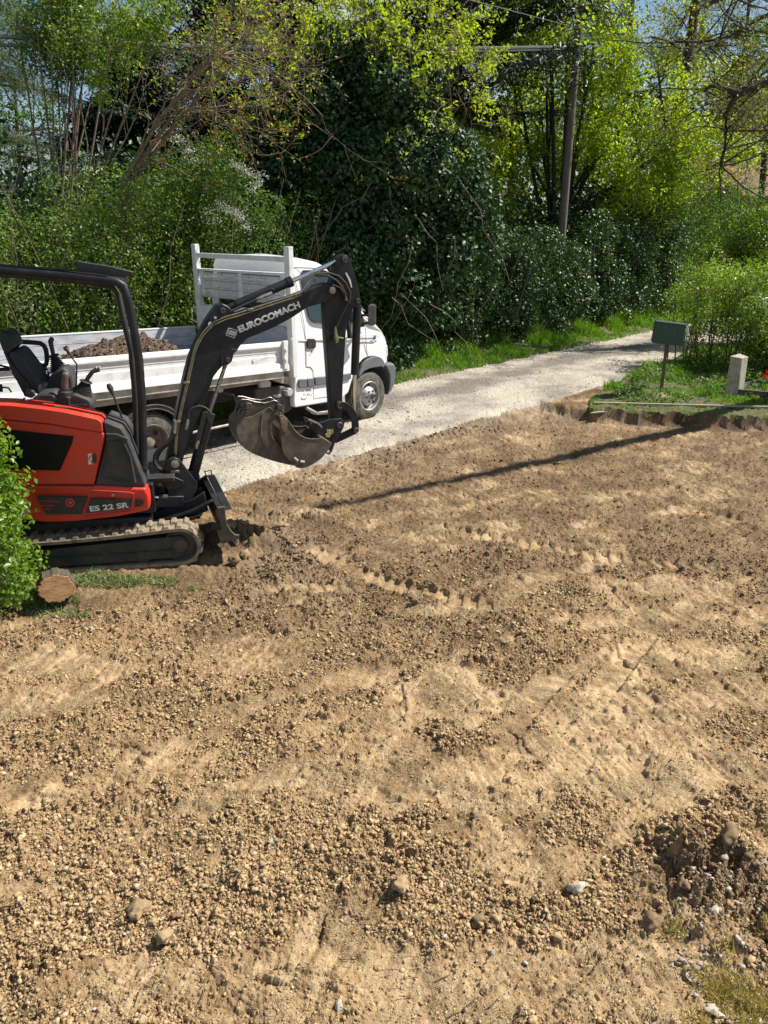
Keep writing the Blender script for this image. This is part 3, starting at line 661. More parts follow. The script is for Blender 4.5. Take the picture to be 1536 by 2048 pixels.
def blades(name, P, h, mat, label, cat, seed, wid=.006, lean=.5, kind='stuff', parent=None):
    rng = np.random.default_rng(seed); n = len(P); a = rng.uniform(0, 2*np.pi, n); b = rng.uniform(0, 2*np.pi, n)
    ln = rng.uniform(.1, lean, n)*h; wv = np.stack([np.cos(a), np.sin(a), 0*a], -1)*wid*rng.uniform(.6, 1.3, n)[:, None]
    lv = np.stack([np.cos(b), np.sin(b), 0*b], -1)*ln[:, None]; up = np.stack([0*h, 0*h, h], -1)
    P = P-np.array([0, 0, .01])
    V = np.stack([P-wv, P+wv, P+up*.55+lv*.3-wv*.8, P+up*.55+lv*.3+wv*.8, P+up*.95+lv], 1)
    F = np.array([[0, 1, 3], [0, 3, 2], [2, 3, 4]])[None]+(np.arange(n)*5)[:, None, None]
    o = fast(name, V.reshape(-1, 3), F.reshape(-1, 3), mat, parent)
    return tag(o, label, cat, kind=kind)
# verge between lane and hedge
n = 170000; s = rng.uniform(-7, 30, n); s = np.where(rng.random(n) < .5, rng.uniform(-1, 14, n), s); d = rng.uniform(-.12, 2.3, n)**1.0
x = RQ[0]+RU[0]*s+RV[0]*d; y = RQ[1]+RU[1]*s+RV[1]*d
cl = fbm(x*2.2, y*2.2, 3, 201); keep = (rng.random(n) < np.clip(.25+1.6*(cl-.35), 0, 1)) & (d > -.1+.25*fbm(x*4, y*4, 3, 203)-.05)
x, y, d, cl = x[keep], y[keep], d[keep], cl[keep]; z, _ = terrain(x, y, False)
tall = (.09+.44*np.clip(cl-.38, 0, 1)*sst(.1, .9, d)*1.9)*rng.uniform(.5, 1.35, len(x))
blades('verge_grass', np.stack([x, y, z], -1), tall, LF['grass'], 'bright green grass verge between the lane and the dark hedge', 'grass', 21, wid=.009, lean=.8)
# grassy bank right of the pit
n = 90000; x = rng.uniform(3.1, 9.5, n); y = rng.uniform(11.1, 18.5, n); z, m = terrain(x, y, False)
lip = rng.random(n) < .35
cl = np.where((m['inn'] > .02) & (m['inn'] < .5) & lip, .6, fbm(x*2.5, y*2.5, 3, 211))
keep = (m['bank'] > .5) & (m['inn'] < .35) & (rng.random(n) < np.clip(.15+1.8*(cl-.33), 0, 1))
x, y, z, cl = x[keep], y[keep], z[keep], cl[keep]
h = (.04+.16*np.clip(cl-.35, 0, 1)*2*sst(11.8, 13.2, y))*rng.uniform(.5, 1.3, len(x))
blades('bank_grass', np.stack([x, y, z], -1), h, LF['grass'], 'short green grass on the cut bank around the green mailbox', 'grass', 22, wid=.008, lean=.8)
# dry tufts near right corner
P = []
for px, py, rad, cnt in ((1425, 1955, .10, 320), (1500, 2015, .15, 700), (1345, 1862, .06, 120), (1455, 1905, .05, 80), (1480, 1985, .12, 400), (1536, 1860, .05, 80), (1390, 2040, .06, 120), (1540, 2040, .12, 400)):
    c = G(px, py, -.08); a = rng.uniform(0, 2*np.pi, cnt); q = rad*np.sqrt(rng.random(cnt)); P.append(np.stack([c[0]+q*np.cos(a), c[1]+q*np.sin(a)*.8], -1))
P = np.concatenate(P); z, _ = terrain(P[:, 0], P[:, 1]); hh = rng.uniform(.02, .075, len(P))
blades('dry_grass', np.column_stack([P, z]), hh, LF['drygrass'], 'yellowed grass tufts among pale gravel in the near right corner', 'grass', 23, wid=.0022, lean=.9)
# cut grass and weeds beside the log, under the track
P = []
for px, py, rx, ry, cnt in ((200, 1162, .35, .10, 1500), (290, 1158, .3, .08, 500), (40, 1195, .45, .12, 2200), (385, 1165, .06, .05, 80), (120, 1215, .3, .05, 300)):
    c = G(px, py, -.0); a = rng.uniform(0, 2*np.pi, cnt); q = np.sqrt(rng.random(cnt)); P.append(np.stack([c[0]+rx*q*np.cos(a), c[1]+ry*q*np.sin(a)], -1))
P = np.concatenate(P); z, _ = terrain(P[:, 0], P[:, 1]); hh = rng.uniform(.015, .07, len(P))
blades('cut_grass', np.column_stack([P, z]), hh, LF['cut'], 'limp cut grass and weeds around the log below the rubber track', 'grass', 24, wid=.004, lean=1.6)

# ---------------------------------------------------------------- mini excavator
YT = 5.95                                # near face of the machine
def excavator():
    root = thing('mini_excavator', (-2.6, 6.64, 0), 'red and black compact excavator with folded boom on dusty rubber tracks', 'excavator')
    YB, YC = 5.97, 6.64
    def PL(pts, conv, Y): return [E(*conv(*p), Y) for p in pts]
    def plate(mb, pts, conv, Y, th): return mb.prism(PL(pts, conv, Y), NV()*th)
    frame((-2.3, 5.95, 0), 10)
    # tracks
    for Y0 in (YT, 7.08):
        wT = .25; cF, rF, cR, rR = (-1.73, .175), .170, (-3.33, .15), .145
        def loop(off):
            P = []
            for k in range(13):
                a = math.pi/2-math.pi*k/12; P.append((cF[0]+(rF+off)*math.cos(a), cF[1]+(rF+off)*math.sin(a)))
            for k in range(1, 22): u = k/22; P.append((cF[0]+(cR[0]-cF[0])*u, (cF[1]-rF)*(1-u)+(cR[1]-rR)*u-off))
            for k in range(13):
                a = -math.pi/2-math.pi*k/12; P.append((cR[0]+(rR+off)*math.cos(a), cR[1]+(rR+off)*math.sin(a)))
            for k in range(1, 22):
                u = k/22; P.append((cR[0]+(cF[0]-cR[0])*u, (cR[1]+rR)*(1-u)+(cF[1]+rF)*u+off-.018*math.sin(math.pi*u)))
            return P
        o_, i_ = loop(0), loop(-.028); n = len(o_)
        mb = MB(); V = []; 
        for P in (o_, i_):
            for yy in (Y0, Y0+wT): V += [(p[0], yy, p[1]) for p in P]
        F = []
        for k in range(n):
            j = (k+1) % n; F += [[k, j, n+j, n+k], [2*n+j, 2*n+k, 3*n+k, 3*n+j], [j, k, 2*n+k, 2*n+j], [n+k, n+j, 3*n+j, 3*n+k]]
        mb.add(V, F)
        # lugs
        per = [0]
        for k in range(n): per.append(per[-1]+math.dist(o_[k], o_[(k+1) % n]))
        nl = 40; rr = random.Random(4)
        for q in range(nl):
            for half in (0, 1):
                s = (q+.5*half)/nl*per[-1]; k = max(i for i in range(n) if per[i] <= s+1e-9); u = (s-per[k])/(per[k+1]-per[k])
                a, b = o_[k], o_[(k+1) % n]; c = (a[0]+(b[0]-a[0])*u, a[1]+(b[1]-a[1])*u)
                t = Vector((b[0]-a[0], 0, b[1]-a[1])).normalized(); nn = Vector((-t.z, 0, t.x))
                if nn.dot(Vector((c[0]-(cF[0]+cR[0])/2, 0, (c[1]-.16)*6))) < 0: nn = -nn
                cc = Vector((c[0], Y0+(.072 if half == 0 else .178), c[1]))+nn*.009
                w2 = .028; h = .0115
                A = [cc+t*(sx*w2)+Vector((0, sy*.066, 0))-nn*h for sx, sy in ((-1, -1), (1, -1), (1, 1), (-1, 1))]
                B = [cc+t*(sx*w2*.62)+Vector((0, sy*.058, 0))+nn*h for sx, sy in ((-1, -1), (1, -1), (1, 1), (-1, 1))]
                mb.hexa(A, B)
        tr = mb.turn().build('rubber_track', M['track'], root, smooth=True, angle=30)
        fb = MB(); yf = Y0+.03
        fb.prism([Vector((x, yf, z)) for x, z in ((-3.15, .05), (-1.74, .065), (-1.70, .10), (-1.69, .245), (-1.72, .262), (-2.1, .25), (-3.05, .205), (-3.2, .15))], (0, .19, 0))
        fb.box((-2.55, yf+.08, .045), (.9, .12, .05), (1, 0, 0), (0, 1, 0)); fb.box((-2.35, yf-.006, .14), (1.1, .014, .010), (1, 0, 0), (0, 1, 0)); fb.lathe((-2.35, yf-.006, .15), (0, 1, 0), [(.038, 0), (.038, .02)], 16)
        fb.turn().build('track_frame', M['trackframe'], root, bevel=.008)
        wb = MB(); wb.lathe((cF[0], yf, cF[1]), (0, 1, 0), [(.04, -.012), (.06, 0), (.07, .03), (.115, .035), (.138, .0), (.140, .02), (.140, .19)], 28); wb.turn().build('idler_wheel', M['bucket'], root)
        wb = MB(); wb.lathe((cR[0], yf, cR[1]), (0, 1, 0), [(.03, -.012), (.08, 0), (.115, .0), (.115, .19)], 20); wb.turn().build('sprocket', M['bucket'], root)
        for x in (-2.95, -2.65, -2.35, -2.05):
            rb = MB(); rb.lathe((x, yf+.02, .062), (0, 1, 0), [(.045, 0), (.045, .15)], 14); rb.turn().build('track_roller', M['pin'], root)
    cb = MB(); cb.box(RP((-2.55, YC, .30)), (1.15, .9, .16)); cb.lathe(RP((-2.55, YC, .36)), (0, 0, 1), [(.38, 0), (.38, .12)], 32); cb.build('undercarriage', M['trackframe'], root, bevel=.012)
    # red skirt: lower body
    sk = [(-260, 1000), (-150, 1120), (200, 1130), (480, 1155), (760, 1145), (1200, 1098), (1525, 1040), (1528, 960), (1520, 880), (1490, 800), (960, 775), (300, 765), (-260, 770)]
    P = PL(sk, e2, YB+.03); mb = MB(); off = [.10, .04, .01, .0, -.002, .0, .03, .02, .01, .0, 0, 0, .06]
    P = [p+Vector(NV()*(o)) for p, o in zip(P, off)]
    mb.prism(P, NV()*(.16)); body = mb.build('body_skirt', M['red'], root, bevel=.022, seg=3)
    mb = MB(); mb.box(RP((-2.85, 6.72, .56)), (1.85, 1.15, .26)); mb.build('swing_frame', M['black_paint'], root, bevel=.01)
    # hood
    hd = [(-300, -40), (150, -40), (420, -14), (660, 22), (1000, 95), (1040, 130), (1052, 225), (1070, 240), (1062, 330), (962, 768), (-300, 768)]
    hb = [(-300, 60), (70, 105), (500, 145), (1050, 232), (1070, 240), (1062, 330), (962, 768), (-300, 768)]
    mb = MB(); plate(mb, hb, e2, YB+.035, .24); mb.build('hood', M['red'], root, bevel=.014, seg=3)
    lid = [(-300, -60), (100, -48), (420, -14), (660, 22), (1000, 95), (1038, 128), (1052, 222), (1046, 232), (500, 140), (70, 98), (-300, 55)]
    nearP = PL(lid, e2, YB+.022); mb = MB(); m_ = len(nearP)
    lean = [Vector((0, .52, .0)) for _ in nearP]
    mb.prism(nearP, NV()*(.27)); mb.build('hood_lid', M['red'], root, bevel=.02, seg=3)
    mb = MB(); mb.tube(PL([(-300, 762), (300, 768), (965, 778)], e2, YB+.03), .004, 6); mb.build('hood_seam', M['rubber'], root)
    lidt = [E(*e1(*p), YB+.10) for p in ((530, 1245), (670, 1262), (660, 1282), (535, 1270))]
    mb = MB(); mb.prism([p+Vector((0, .06, .02)) for p in lidt], (0, .01, .004)); mb.build('faded_sticker', M['letter'], root)
    lidt = [E(*e1(*p), YB+.10) for p in ((725, 1262), (910, 1297), (905, 1322), (735, 1292))]
    mb = MB(); mb.prism([p+Vector((0, .06, .02)) for p in lidt], (0, .01, .004)); mb.build('faded_sticker', M['letter'], root)
    # black panel in the hood
    mb = MB(); plate(mb, [(-200, 165), (120, 205), (752, 272), (735, 345), (612, 622), (180, 612), (-200, 610)], e2, YB+.024, .02); mb.build('hood_window', M['panel'], root, bevel=.004)
    mb = MB(); plate(mb, [(948, 450), (962, 440), (980, 445), (988, 470), (985, 545), (970, 562), (952, 550), (945, 520)], e2, YB+.029, .01); hs = mb.build('hood_handle', M['decal'], root, bevel=.002)
    mb = MB(); mb.tube(PL([(955, 545), (966, 560), (985, 550)], e2, YB+.025), .0035, 6); mb.build('handle_lip', M['red'], hs)
    mb = MB(); plate(mb, [(900, 450), (942, 445), (942, 555), (905, 558)], e2, YB+.031, .006); mb.build('warning_sticker', M['letter'], root)
    mb = MB(); plate(mb, [(908, 490), (935, 455), (938, 470), (910, 520)], e2, YB+.029, .004); plate(mb, [(930, 540), (938, 500), (940, 545)], e2, YB+.029, .004); mb.build('sticker_mark', M['redmark'], root)
    # crease on the hood side
    mb = MB(); plate(mb, [(795, 372), (955, 262), (955, 380), (945, 500)], e2, YB+.032, .006); mb.build('hood_crease', M['red'], root, bevel=.002)
    # skirt decals
    mb = MB(); plate(mb, [(375, 885), (890, 895), (832, 1065), (470, 1072)], e2, YB+.022, .02); mb.build('side_decal', M['decal'], root)
    mb = MB()
    for y0, x0, x1 in ((930, 420, 620), (975, 400, 560), (1012, 440, 520)): plate(mb, [(x0, y0), (x1, y0+6), (x1-30, y0+10), (x0, y0+5)], e2, YB+.019, .004)
    mb.build('decal_stripe', M['red'], root)
    mb = MB(); c = E(*e2(718, 950), YB+.022); mb.lathe(c, NV()*(-1), [(.036, 0), (.036, .004)], 24); b1 = mb.build('round_emblem', M['red'], root)
    mb = MB(); mb.lathe(c, NV()*(-1), [(.024, .003), (.024, .006)], 24); mb.build('emblem_ring', M['decal'], b1)
    mb = MB(); mb.lathe(c, NV()*(-1), [(.014, .005), (.010, .009)], 16); mb.build('emblem_centre', M['redmark'], b1)
    hp = [(930, 822), (960, 820), (1340, 845), (1370, 860), (1368, 900), (1345, 1022), (1325, 1040), (1000, 1078), (890, 1097), (855, 1090), (848, 1072), (900, 930)]
    pts = PL(hp, e2, YB+.022); mb = MB(); mb.tube(pts+[pts[0], pts[1]], .0052, 8); mb.build('hatch_frame', M['red'], root)
    mb = MB(); plate(mb, [(930, 908), (1352, 918), (1332, 1005), (880, 1058)], e2, YB+.020, .02); mb.build('hatch_decal', M['decal'], root)
    mb = MB(); c = E(*e2(1155, 870), YB+.02); mb.lathe(c, NV()*(-1), [(.014, 0), (.014, .010), (.008, .012)], 18); mb.build('hatch_lock', M['steel'], root)
    text3d('ES 22 SR', E(*e2(925, 1041), YB+.019), E(*e2(1322, 998), YB+.019), .048, NV()*(-1), 'model_lettering', M['letter'], root, bold=.03)
    mb = MB()
    for x0, x1, y0, y1 in ((1385, 1402, 912, 998), (1412, 1434, 912, 992), (1446, 1456, 915, 985), (1464, 1472, 920, 975)):
        plate(mb, [(x0, y0), (x1, y0), (x1-4, y1), (x0-6, y1)], e2, YB+.022, .02)
    mb.build('side_vent', M['decal'], root)
    mb = MB(); plate(mb, [(205, 982), (305, 985), (318, 1050), (215, 1052)], e2, YB+.024, .01); mb.build('yellowed_label', M['yellowlabel'], root)
    # black side cover
    cv = [(1050, 118), (1085, 122), (1240, 182), (1310, 292), (1330, 360), (1492, 765), (1482, 798), (1300, 790), (975, 770), (1080, 330), (1082, 250)]
    mb = MB(); plate(mb, cv, e2, YB+.045, .42); cov = mb.build('side_cover', M['dark_plastic'], root, bevel=.022, seg=3)
    mb = MB(); pts = PL([(1110, 320), (1050, 690), (1230, 715), (1370, 745), (1340, 600), (1240, 335)], e2, YB+.043)
    mb.tube(pts+[pts[0], pts[1]], .009, 8); mb.build('moulded_rib', M['dark_plastic'], cov)
    mb = MB(); mb.tube(PL([(1085, 245), (1190, 250), (1310, 300)], e2, YB+.044), .008, 8); mb.tube(PL([(1255, 320), (1330, 470), (1385, 745)], e2, YB+.044), .010, 8); mb.build('cover_edge', M['dark_plastic'], cov)
    mb = MB(); plate(mb, [(1185, 292), (1235, 295), (1240, 322), (1190, 328)], e2, YB+.042, .008); mb.build('cover_slot', M['rubber'], cov)
    mb = MB(); mb.lathe(E(*e2(1103, 152), YB+.10), (0, -.4, 1), [(.012, 0), (.012, .012)], 12); mb.build('cover_bolt', M['steel'], cov)
    # floor and step behind the cover
    mb = MB(); mb.box(RP((-2.13, 6.68, .70)), (.75, .95, .04)); mb.build('floor_plate', M['rubber'], root, bevel=.006)
    # console
    cs = [(400, 1210), (430, 1120), (470, 1080), (540, 1040), (720, 1030), (775, 1075), (960, 1080), (1015, 1035), (1060, 1040), (1230, 1105), (1270, 1150), (1280, 1230), (1205, 1345), (1160, 1480), (380, 1480)]
    mb = MB(); plate(mb, cs, e1, 6.26, .26); con = mb.build('control_console', M['console'], root, bevel=.016, seg=3)
    mb = MB(); plate(mb, [(985, 1185), (1080, 1190), (1120, 1250), (1115, 1330), (985, 1290)], e1, 6.25, .03); mb.tube(PL([(430, 1165), (700, 1180), (970, 1185), (1225, 1180)], e1, 6.258), .003, 6); mb.build('console_panel', M['console'], con, bevel=.006)
    mb = MB(); plate(mb, [(350, 1000), (365, 970), (400, 965), (470, 1000), (490, 1060), (440, 1095), (375, 1080)], e1, 6.24, .04); mb.build('seat_knob_cover', M['dark_plastic'], con, bevel=.006)
    mb = MB(); mb.tube(PL([(330, 1085), (380, 1125), (450, 1110)], e1, 6.24), .008, 8); mb.tube(PL([(1210, 1320), (1270, 1290), (1330, 1370)], e1, 6.28), .012, 8); mb.tube(PL([(1300, 1220), (1345, 1300), (1330, 1370)], e1, 6.3), .006, 8); mb.build('linkage', M['steel'], con)
    # far console
    mb = MB(); plate(mb, [(560, 1030), (560, 920), (760, 720), (880, 665), (970, 730), (1010, 850), (1010, 1010), (960, 1080), (700, 1080)], e1, 6.72, .24); fc = mb.build('control_console', M['console'], root, bevel=.02, seg=3)
    mb = MB(); plate(mb, [(640, 880), (700, 860), (700, 980), (620, 990)], e1, 6.715, .01); mb.tube(PL([(740, 735), (690, 740), (660, 725)], e1, 6.75), .006, 6); mb.tube(PL([(670, 720), (678, 780), (682, 810)], e1, 6.76), .010, 6); mb.build('console_switch', M['dark_plastic'], fc)
    def boot(pA, pB, rA, rB, Y, par):
        a, b = E(*e1(*pA), Y), E(*e1(*pB), Y); n = 8; prof = []; Lh = (b-a).length
        for k in range(n):
            r = rA+(rB-rA)*k/n; prof += [(r+.006, Lh*(k+.1)/n), (r+.006, Lh*(k+.45)/n), (r-.003, Lh*(k+.6)/n), (r-.003, Lh*(k+.9)/n)]
        mb = MB(); mb.lathe(a, (b-a), prof, 20); mb.lathe(a, a-b, [(rA+.016, 0), (rA+.018, .006), (rA+.008, .014)], 20); return mb.build('rubber_boot', M['rubber'], par)
    def grip(pts, rs, Y, name='joystick'):
        mb = MB(); mb.tube(PL(pts, e1, Y), rs, 14); return mb.build(name, M['dark_plastic'], root, smooth=True, angle=60)
    j = grip([(745, 500), (735, 440), (710, 330), (706, 300), (722, 265), (722, 240)], [.017, .018, .020, .022, .021, .012], 6.84); boot((750, 505), (830, 705), .032, .075, 6.84, j)
    j = grip([(1205, 850), (1240, 790), (1290, 725), (1345, 700), (1390, 690)], [.017, .018, .018, .022, .018], 6.38); boot((1200, 870), (1150, 1045), .034, .082, 6.38, j)
    mb = MB(); mb.lathe(E(*e1(1350, 672), 6.37), (0, -.2, 1), [(.007, 0), (.006, .012)], 10); mb.lathe(E(*e1(1390, 668), 6.37), (0, -.2, 1), [(.007, 0), (.006, .012)], 10); mb.build('grip_button', M['letter'], j)
    lv = MB(); lv.tube(PL([(905, 960), (905, 900), (908, 820), (915, 760), (920, 728)], e1, 6.30), [.028, .030, .025, .030, .018], 14); lv = lv.build('brown_lever', M['brown'], root, smooth=True, angle=60)
    mb = MB(); mb.lathe(E(*e1(905, 950), 6.30), E(*e1(905, 1075), 6.30)-E(*e1(905, 950), 6.30), [(.040, 0), (.042, .02), (.052, .03), (.055, .06), (.066, .07), (.068, .12)], 18); mb.build('lever_base', M['rubber'], lv)
    for name, pts, knob, Y, cv_ in (('control_lever', [(955, 440), (1005, 530), (1070, 612), (1072, 740), (1062, 930), (1012, 968)], [(905, 370), (925, 400), (952, 440)], 6.55, e1),):
        mb = MB(); mb.tube(PL(pts, cv_, Y), .007, 8); lv = mb.build(name, M['rubber'], root)
        mb = MB(); mb.tube(PL(knob, cv_, Y), [.018, .024, .013], 12); mb.build('lever_knob', M['brown'], lv, angle=60)
    mb = MB(); mb.tube([E(*c1(*p), 6.3) for p in ((822, 1120), (905, 1330), (972, 1478))], .009, 8); lv = mb.build('travel_lever', M['rubber'], root)
    mb = MB(); mb.tube([E(*c1(*p), 6.3) for p in ((792, 1052), (805, 1080), (826, 1128))], [.018, .026, .013], 12); mb.build('lever_knob', M['dark_plastic'], lv, angle=60)
    mb = MB(); mb.tube([E(*e3(*p), 6.3) for p in ((325, 380), (345, 440), (300, 400), (300, 430), (345, 520), (400, 570))], .010, 8); mb.build('lever_linkage', M['steel'], lv)
    # seat
    mb = MB(); plate(mb, [(-40, 200), (0, 172), (50, 168), (92, 188), (150, 270), (190, 370), (180, 400), (110, 475), (85, 478), (40, 430), (0, 330)], e1, 6.44, .30); mb.build('headrest', M['vinyl'], root, bevel=.035, seg=4)
    mb = MB(); plate(mb, [(100, 500), (120, 465), (170, 432), (225, 445), (280, 500), (370, 615), (450, 730), (515, 850), (550, 930), (552, 1010), (530, 1050), (470, 1010), (430, 960), (330, 820), (210, 680)], e1, 6.42, .36); st = mb.build('backrest', M['vinyl'], root, bevel=.035, seg=4)
    mb = MB(); plate(mb, [(40, 440), (85, 480), (105, 520), (210, 680), (330, 820), (440, 975), (380, 1080), (340, 1070), (240, 870), (170, 760), (110, 600)], e1, 6.40, .40); mb.build('backrest_shell', M['rubber'], st, bevel=.02, seg=3)
    mb = MB(); mb.tube(PL([(110, 535), (215, 680), (335, 825), (435, 970)], e1, 6.415), .003, 6); mb.build('seat_piping', M['letter'], st)
    mb = MB(); mb.box(RP((-2.62, 6.62, 1.02)), (.40, .42, .10)); mb.build('seat_cushion', M['vinyl'], root, bevel=.03, seg=3)
    mb = MB(); mb.box(RP((-2.72, 6.70, .84)), (.62, .50, .34)); mb.build('seat_base', M['console'], root, bevel=.02)
    mb = MB(); mb.tube(PL([(150, 298), (300, 305), (480, 315), (560, 325), (610, 355), (640, 410), (652, 480), (656, 560), (645, 615), (600, 650)], e1, 6.95), .021, 12); ar = mb.build('guard_rail', M['rubber'], root, angle=60)
    mb = MB(); plate(mb, [(420, 700), (440, 640), (500, 610), (515, 590), (590, 640), (640, 690), (655, 715), (600, 720), (540, 680), (470, 720)], e1, 6.93, .08); mb.build('armrest', M['rubber'], ar, bevel=.01)
    mb = MB(); mb.tube(PL([(-200, 640), (0, 632), (130, 665)], e1, 6.95), .010, 8); mb.tube(PL([(-200, 700), (0, 690), (140, 688)], e1, 6.95), .016, 8); mb.build('rear_rail', M['rubber'], root)
    mb = MB(); mb.tube(PL([(0, 950), (60, 940), (120, 950), (160, 1010)], e1, 6.3), .007, 8); mb.tube(PL([(0, 900), (10, 1000)], e1, 6.9), .02, 8); mb.build('loose_hose', M['rubber'], root)
    # canopy
    YR = 6.16
    full = lambda x, y: (x, y)
    bar = [(-420, 505), (-200, 522), (0, 540), (120, 550), (200, 559), (232, 563), (247, 572), (256, 600), (268, 660), (278, 720), (284, 800), (286, 880), (286, 952)]
    mb = MB(); mb.tube(PL(bar, full, YR), .034, 14); cp = mb.build('canopy_post', M['black_paint'], root, angle=60)
    mb = MB(); ib = [(-420, 512), (-200, 530), (0, 548), (120, 558), (190, 566), (226, 574), (237, 590), (247, 640), (262, 700), (270, 790), (273, 880), (275, 940)]
    mb.tube(PL(ib, full, YR+.09), .024, 10); mb.build('inner_flange', M['rubber'], cp, angle=60)
    mb = MB(); a = E(286, 938, YR); mb.lathe(a, (0, 0, 1), [(.043, 0), (.045, .01), (.043, .022)], 20); mb.tube([a+Vector((0, 0, -.0)), a+Vector((0, .005, -.17))], .030, 12); mb.build('post_foot', M['black_paint'], cp)
    # roof sheet, slightly crowned, dropping forward with the bar
    A = PL([(-420, 498), (-200, 512), (0, 527), (120, 535), (190, 541), (215, 544)], full, YR+.0)
    mb = MB(); ns = 9; V = []
    for p in A:
        for k in range(ns):
            u = k/(ns-1); V.append(p+NV()*(-.02+1.05*u)+Vector((0, 0, -.004+.014*math.sin(math.pi*u)-.125*u)))
    n1 = len(V); V += [Vector(v)-Vector((0, 0, .016)) for v in V]; F = []
    for i in range(len(A)-1):
        for k in range(ns-1):
            q = i*ns+k; F += [[q, q+1, q+ns+1, q+ns], [n1+q+1, n1+q, n1+q+ns, n1+q+ns+1]]
    bd = [i*ns for i in range(len(A))]+[(len(A)-1)*ns+k for k in range(1, ns)]+[i*ns+ns-1 for i in reversed(range(len(A)-1))]+[k for k in reversed(range(1, ns-1))]
    F += [[bd[i], bd[(i+1) % len(bd)], n1+bd[(i+1) % len(bd)], n1+bd[i]] for i in range(len(bd))]
    mb.add(V, F); rf = mb.build('canopy_roof', M['black_paint'], root, angle=40)
    mb = MB(); plate(mb, [(552, 152), (600, 160), (790, 188), (975, 232), (972, 246), (905, 275), (800, 262), (608, 232), (572, 215)], c1, YR+.03, .05); mb.build('roof_visor', M['decal'], rf, bevel=.006)
    # blade
    b0 = E(447, 1018, 5.99); b1 = E(414, 950, 6.93)
    dirb = (b1-b0); dirb.z = 0; prof = [(0, 0), (-.014, -.07), (-.012, -.15), (.03, -.25), (.09, -.36)]
    fwd = Vector((dirb.y, -dirb.x, 0)).normalized(); fwd = fwd if fwd.x > 0 else -fwd
    pp = [b0+fwd*u+Vector((0, 0, v)) for u, v in prof]; qq = [p-fwd*.05 for p in pp]
    mb = MB(); mb.prism(pp+qq[::-1], dirb); bl = mb.build('dozer_blade', M['black_paint'], root, bevel=.004)
    mb = MB(); pl_ = [(1200, 1105), (1280, 1095), (1285, 1180), (1300, 1280), (1345, 1350), (1385, 1385), (1425, 1385), (1425, 1425), (1380, 1425), (1260, 1475), (1235, 1460), (1200, 1360), (1210, 1335), (1250, 1330), (1225, 1240), (1180, 1140)]
    plate(mb, pl_, e3, 5.975, .03); mb.build('blade_end_plate', M['bucket'], bl, bevel=.003)
    mb = MB(); mb.lathe(E(*e3(1218, 1165), 5.972), NV()*(-1), [(.022, 0), (.022, .006)], 16); mb.lathe(E(*e3(1270, 1440), 5.972), NV()*(-1), [(.016, 0), (.016, .004)], 16); mb.build('blade_bolt', M['pin'], bl)
    mb = MB(); mb.tube([b1+Vector((0, 0, -.02)), b1+Vector((-.02, 0, .035)), b1+Vector((.045, -.01, .05)), b1+Vector((.05, -.01, .0))], .008, 8); mb.build('lifting_eye', M['steel'], bl)
    mb = MB(); mb.prism([b0, b0+fwd*.07, b1+fwd*.07, b1], (0, 0, -.012)); mb.build('blade_top_edge', M['black_paint'], bl, bevel=.002)
    mb = MB()
    for yy in (6.35, 6.85):
        mb.prism([RP((x, yy, z)) for x, z in ((-2.2, .30), (-2.2, .22), (-1.62, .30), (-1.50, .34), (-1.52, .52), (-1.62, .46))], NV()*(.05))
    mb.tube(PL([(440, 1290), (960, 1130), (1150, 1030)], e3, 6.2), .018, 8); mb.build('blade_arm', M['black_paint'], root, bevel=.006)
    mb = MB(); mb.tube([RP((-2.1, 6.62, .38)), RP((-1.8, 6.62, .42))], .045, 14); mb.tube([RP((-1.8, 6.62, .42)), RP((-1.55, 6.62, .46))], .02, 10); mb.build('blade_cylinder', M['black_paint'], root)
    frame((-1.80, 6.64, 0), 22)
    # swing bracket
    mb = MB()
    for yy in (6.47, 6.74):
        plate(mb, [(690, 760), (660, 720), (690, 640), (720, 600), (765, 588), (810, 605), (840, 640), (1000, 850), (995, 920), (900, 1090), (800, 1115), (620, 1105), (640, 1010), (690, 960), (700, 850)], e3, yy, .045)
    plate(mb, [(600, 770), (700, 760), (860, 830), (850, 900), (700, 930), (590, 820)], e3, 6.45, .34); plate(mb, [(600, 990), (860, 985), (850, 1100), (600, 1105)], e3, 6.45, .34)
    sb = mb.build('swing_bracket', M['black_paint'], root, bevel=.008)
    mb = MB(); c = E(*e3(768, 650), 6.46); mb.lathe(c, NV()*(-1), [(.036, 0), (.036, .016), (.018, .018), (.016, .022), (.006, .022)], 22); mb.build('boom_pin', M['steel'], sb)
    mb = MB(); plate(mb, [(720, 720), (810, 722), (815, 742), (725, 745)], e3, 6.455, .012); mb.build('pin_retainer', M['pipe'], sb, bevel=.002)
    mb = MB(); c = E(*e3(765, 905), 6.62); mb.lathe(c+Vector((0, 0, .03)), (0, 0, -1), [(.075, 0), (.085, .01), (.085, .05), (.06, .06), (.06, .12), (.09, .13), (.09, .17)], 22); mb.build('king_post', M['pin'], root)
    mb = MB(); plate(mb, [(470, 800), (600, 790), (700, 800), (700, 850), (560, 860), (470, 880)], e3, 6.4, .45); plate(mb, [(505, 1020), (620, 1010), (620, 1100), (505, 1090)], e3, 6.45, .35); mb.build('front_frame', M['black_paint'], root, bevel=.01)
    mb = MB(); mb.tube(PL([(505, 992), (600, 995)], e3, 6.38), .012, 10); mb.build('swing_rod', M['chrome'], root); mb = MB(); mb.tube(PL([(600, 995), (690, 1000)], e3, 6.38), .028, 12); mb.build('swing_cylinder', M['rubber'], root)
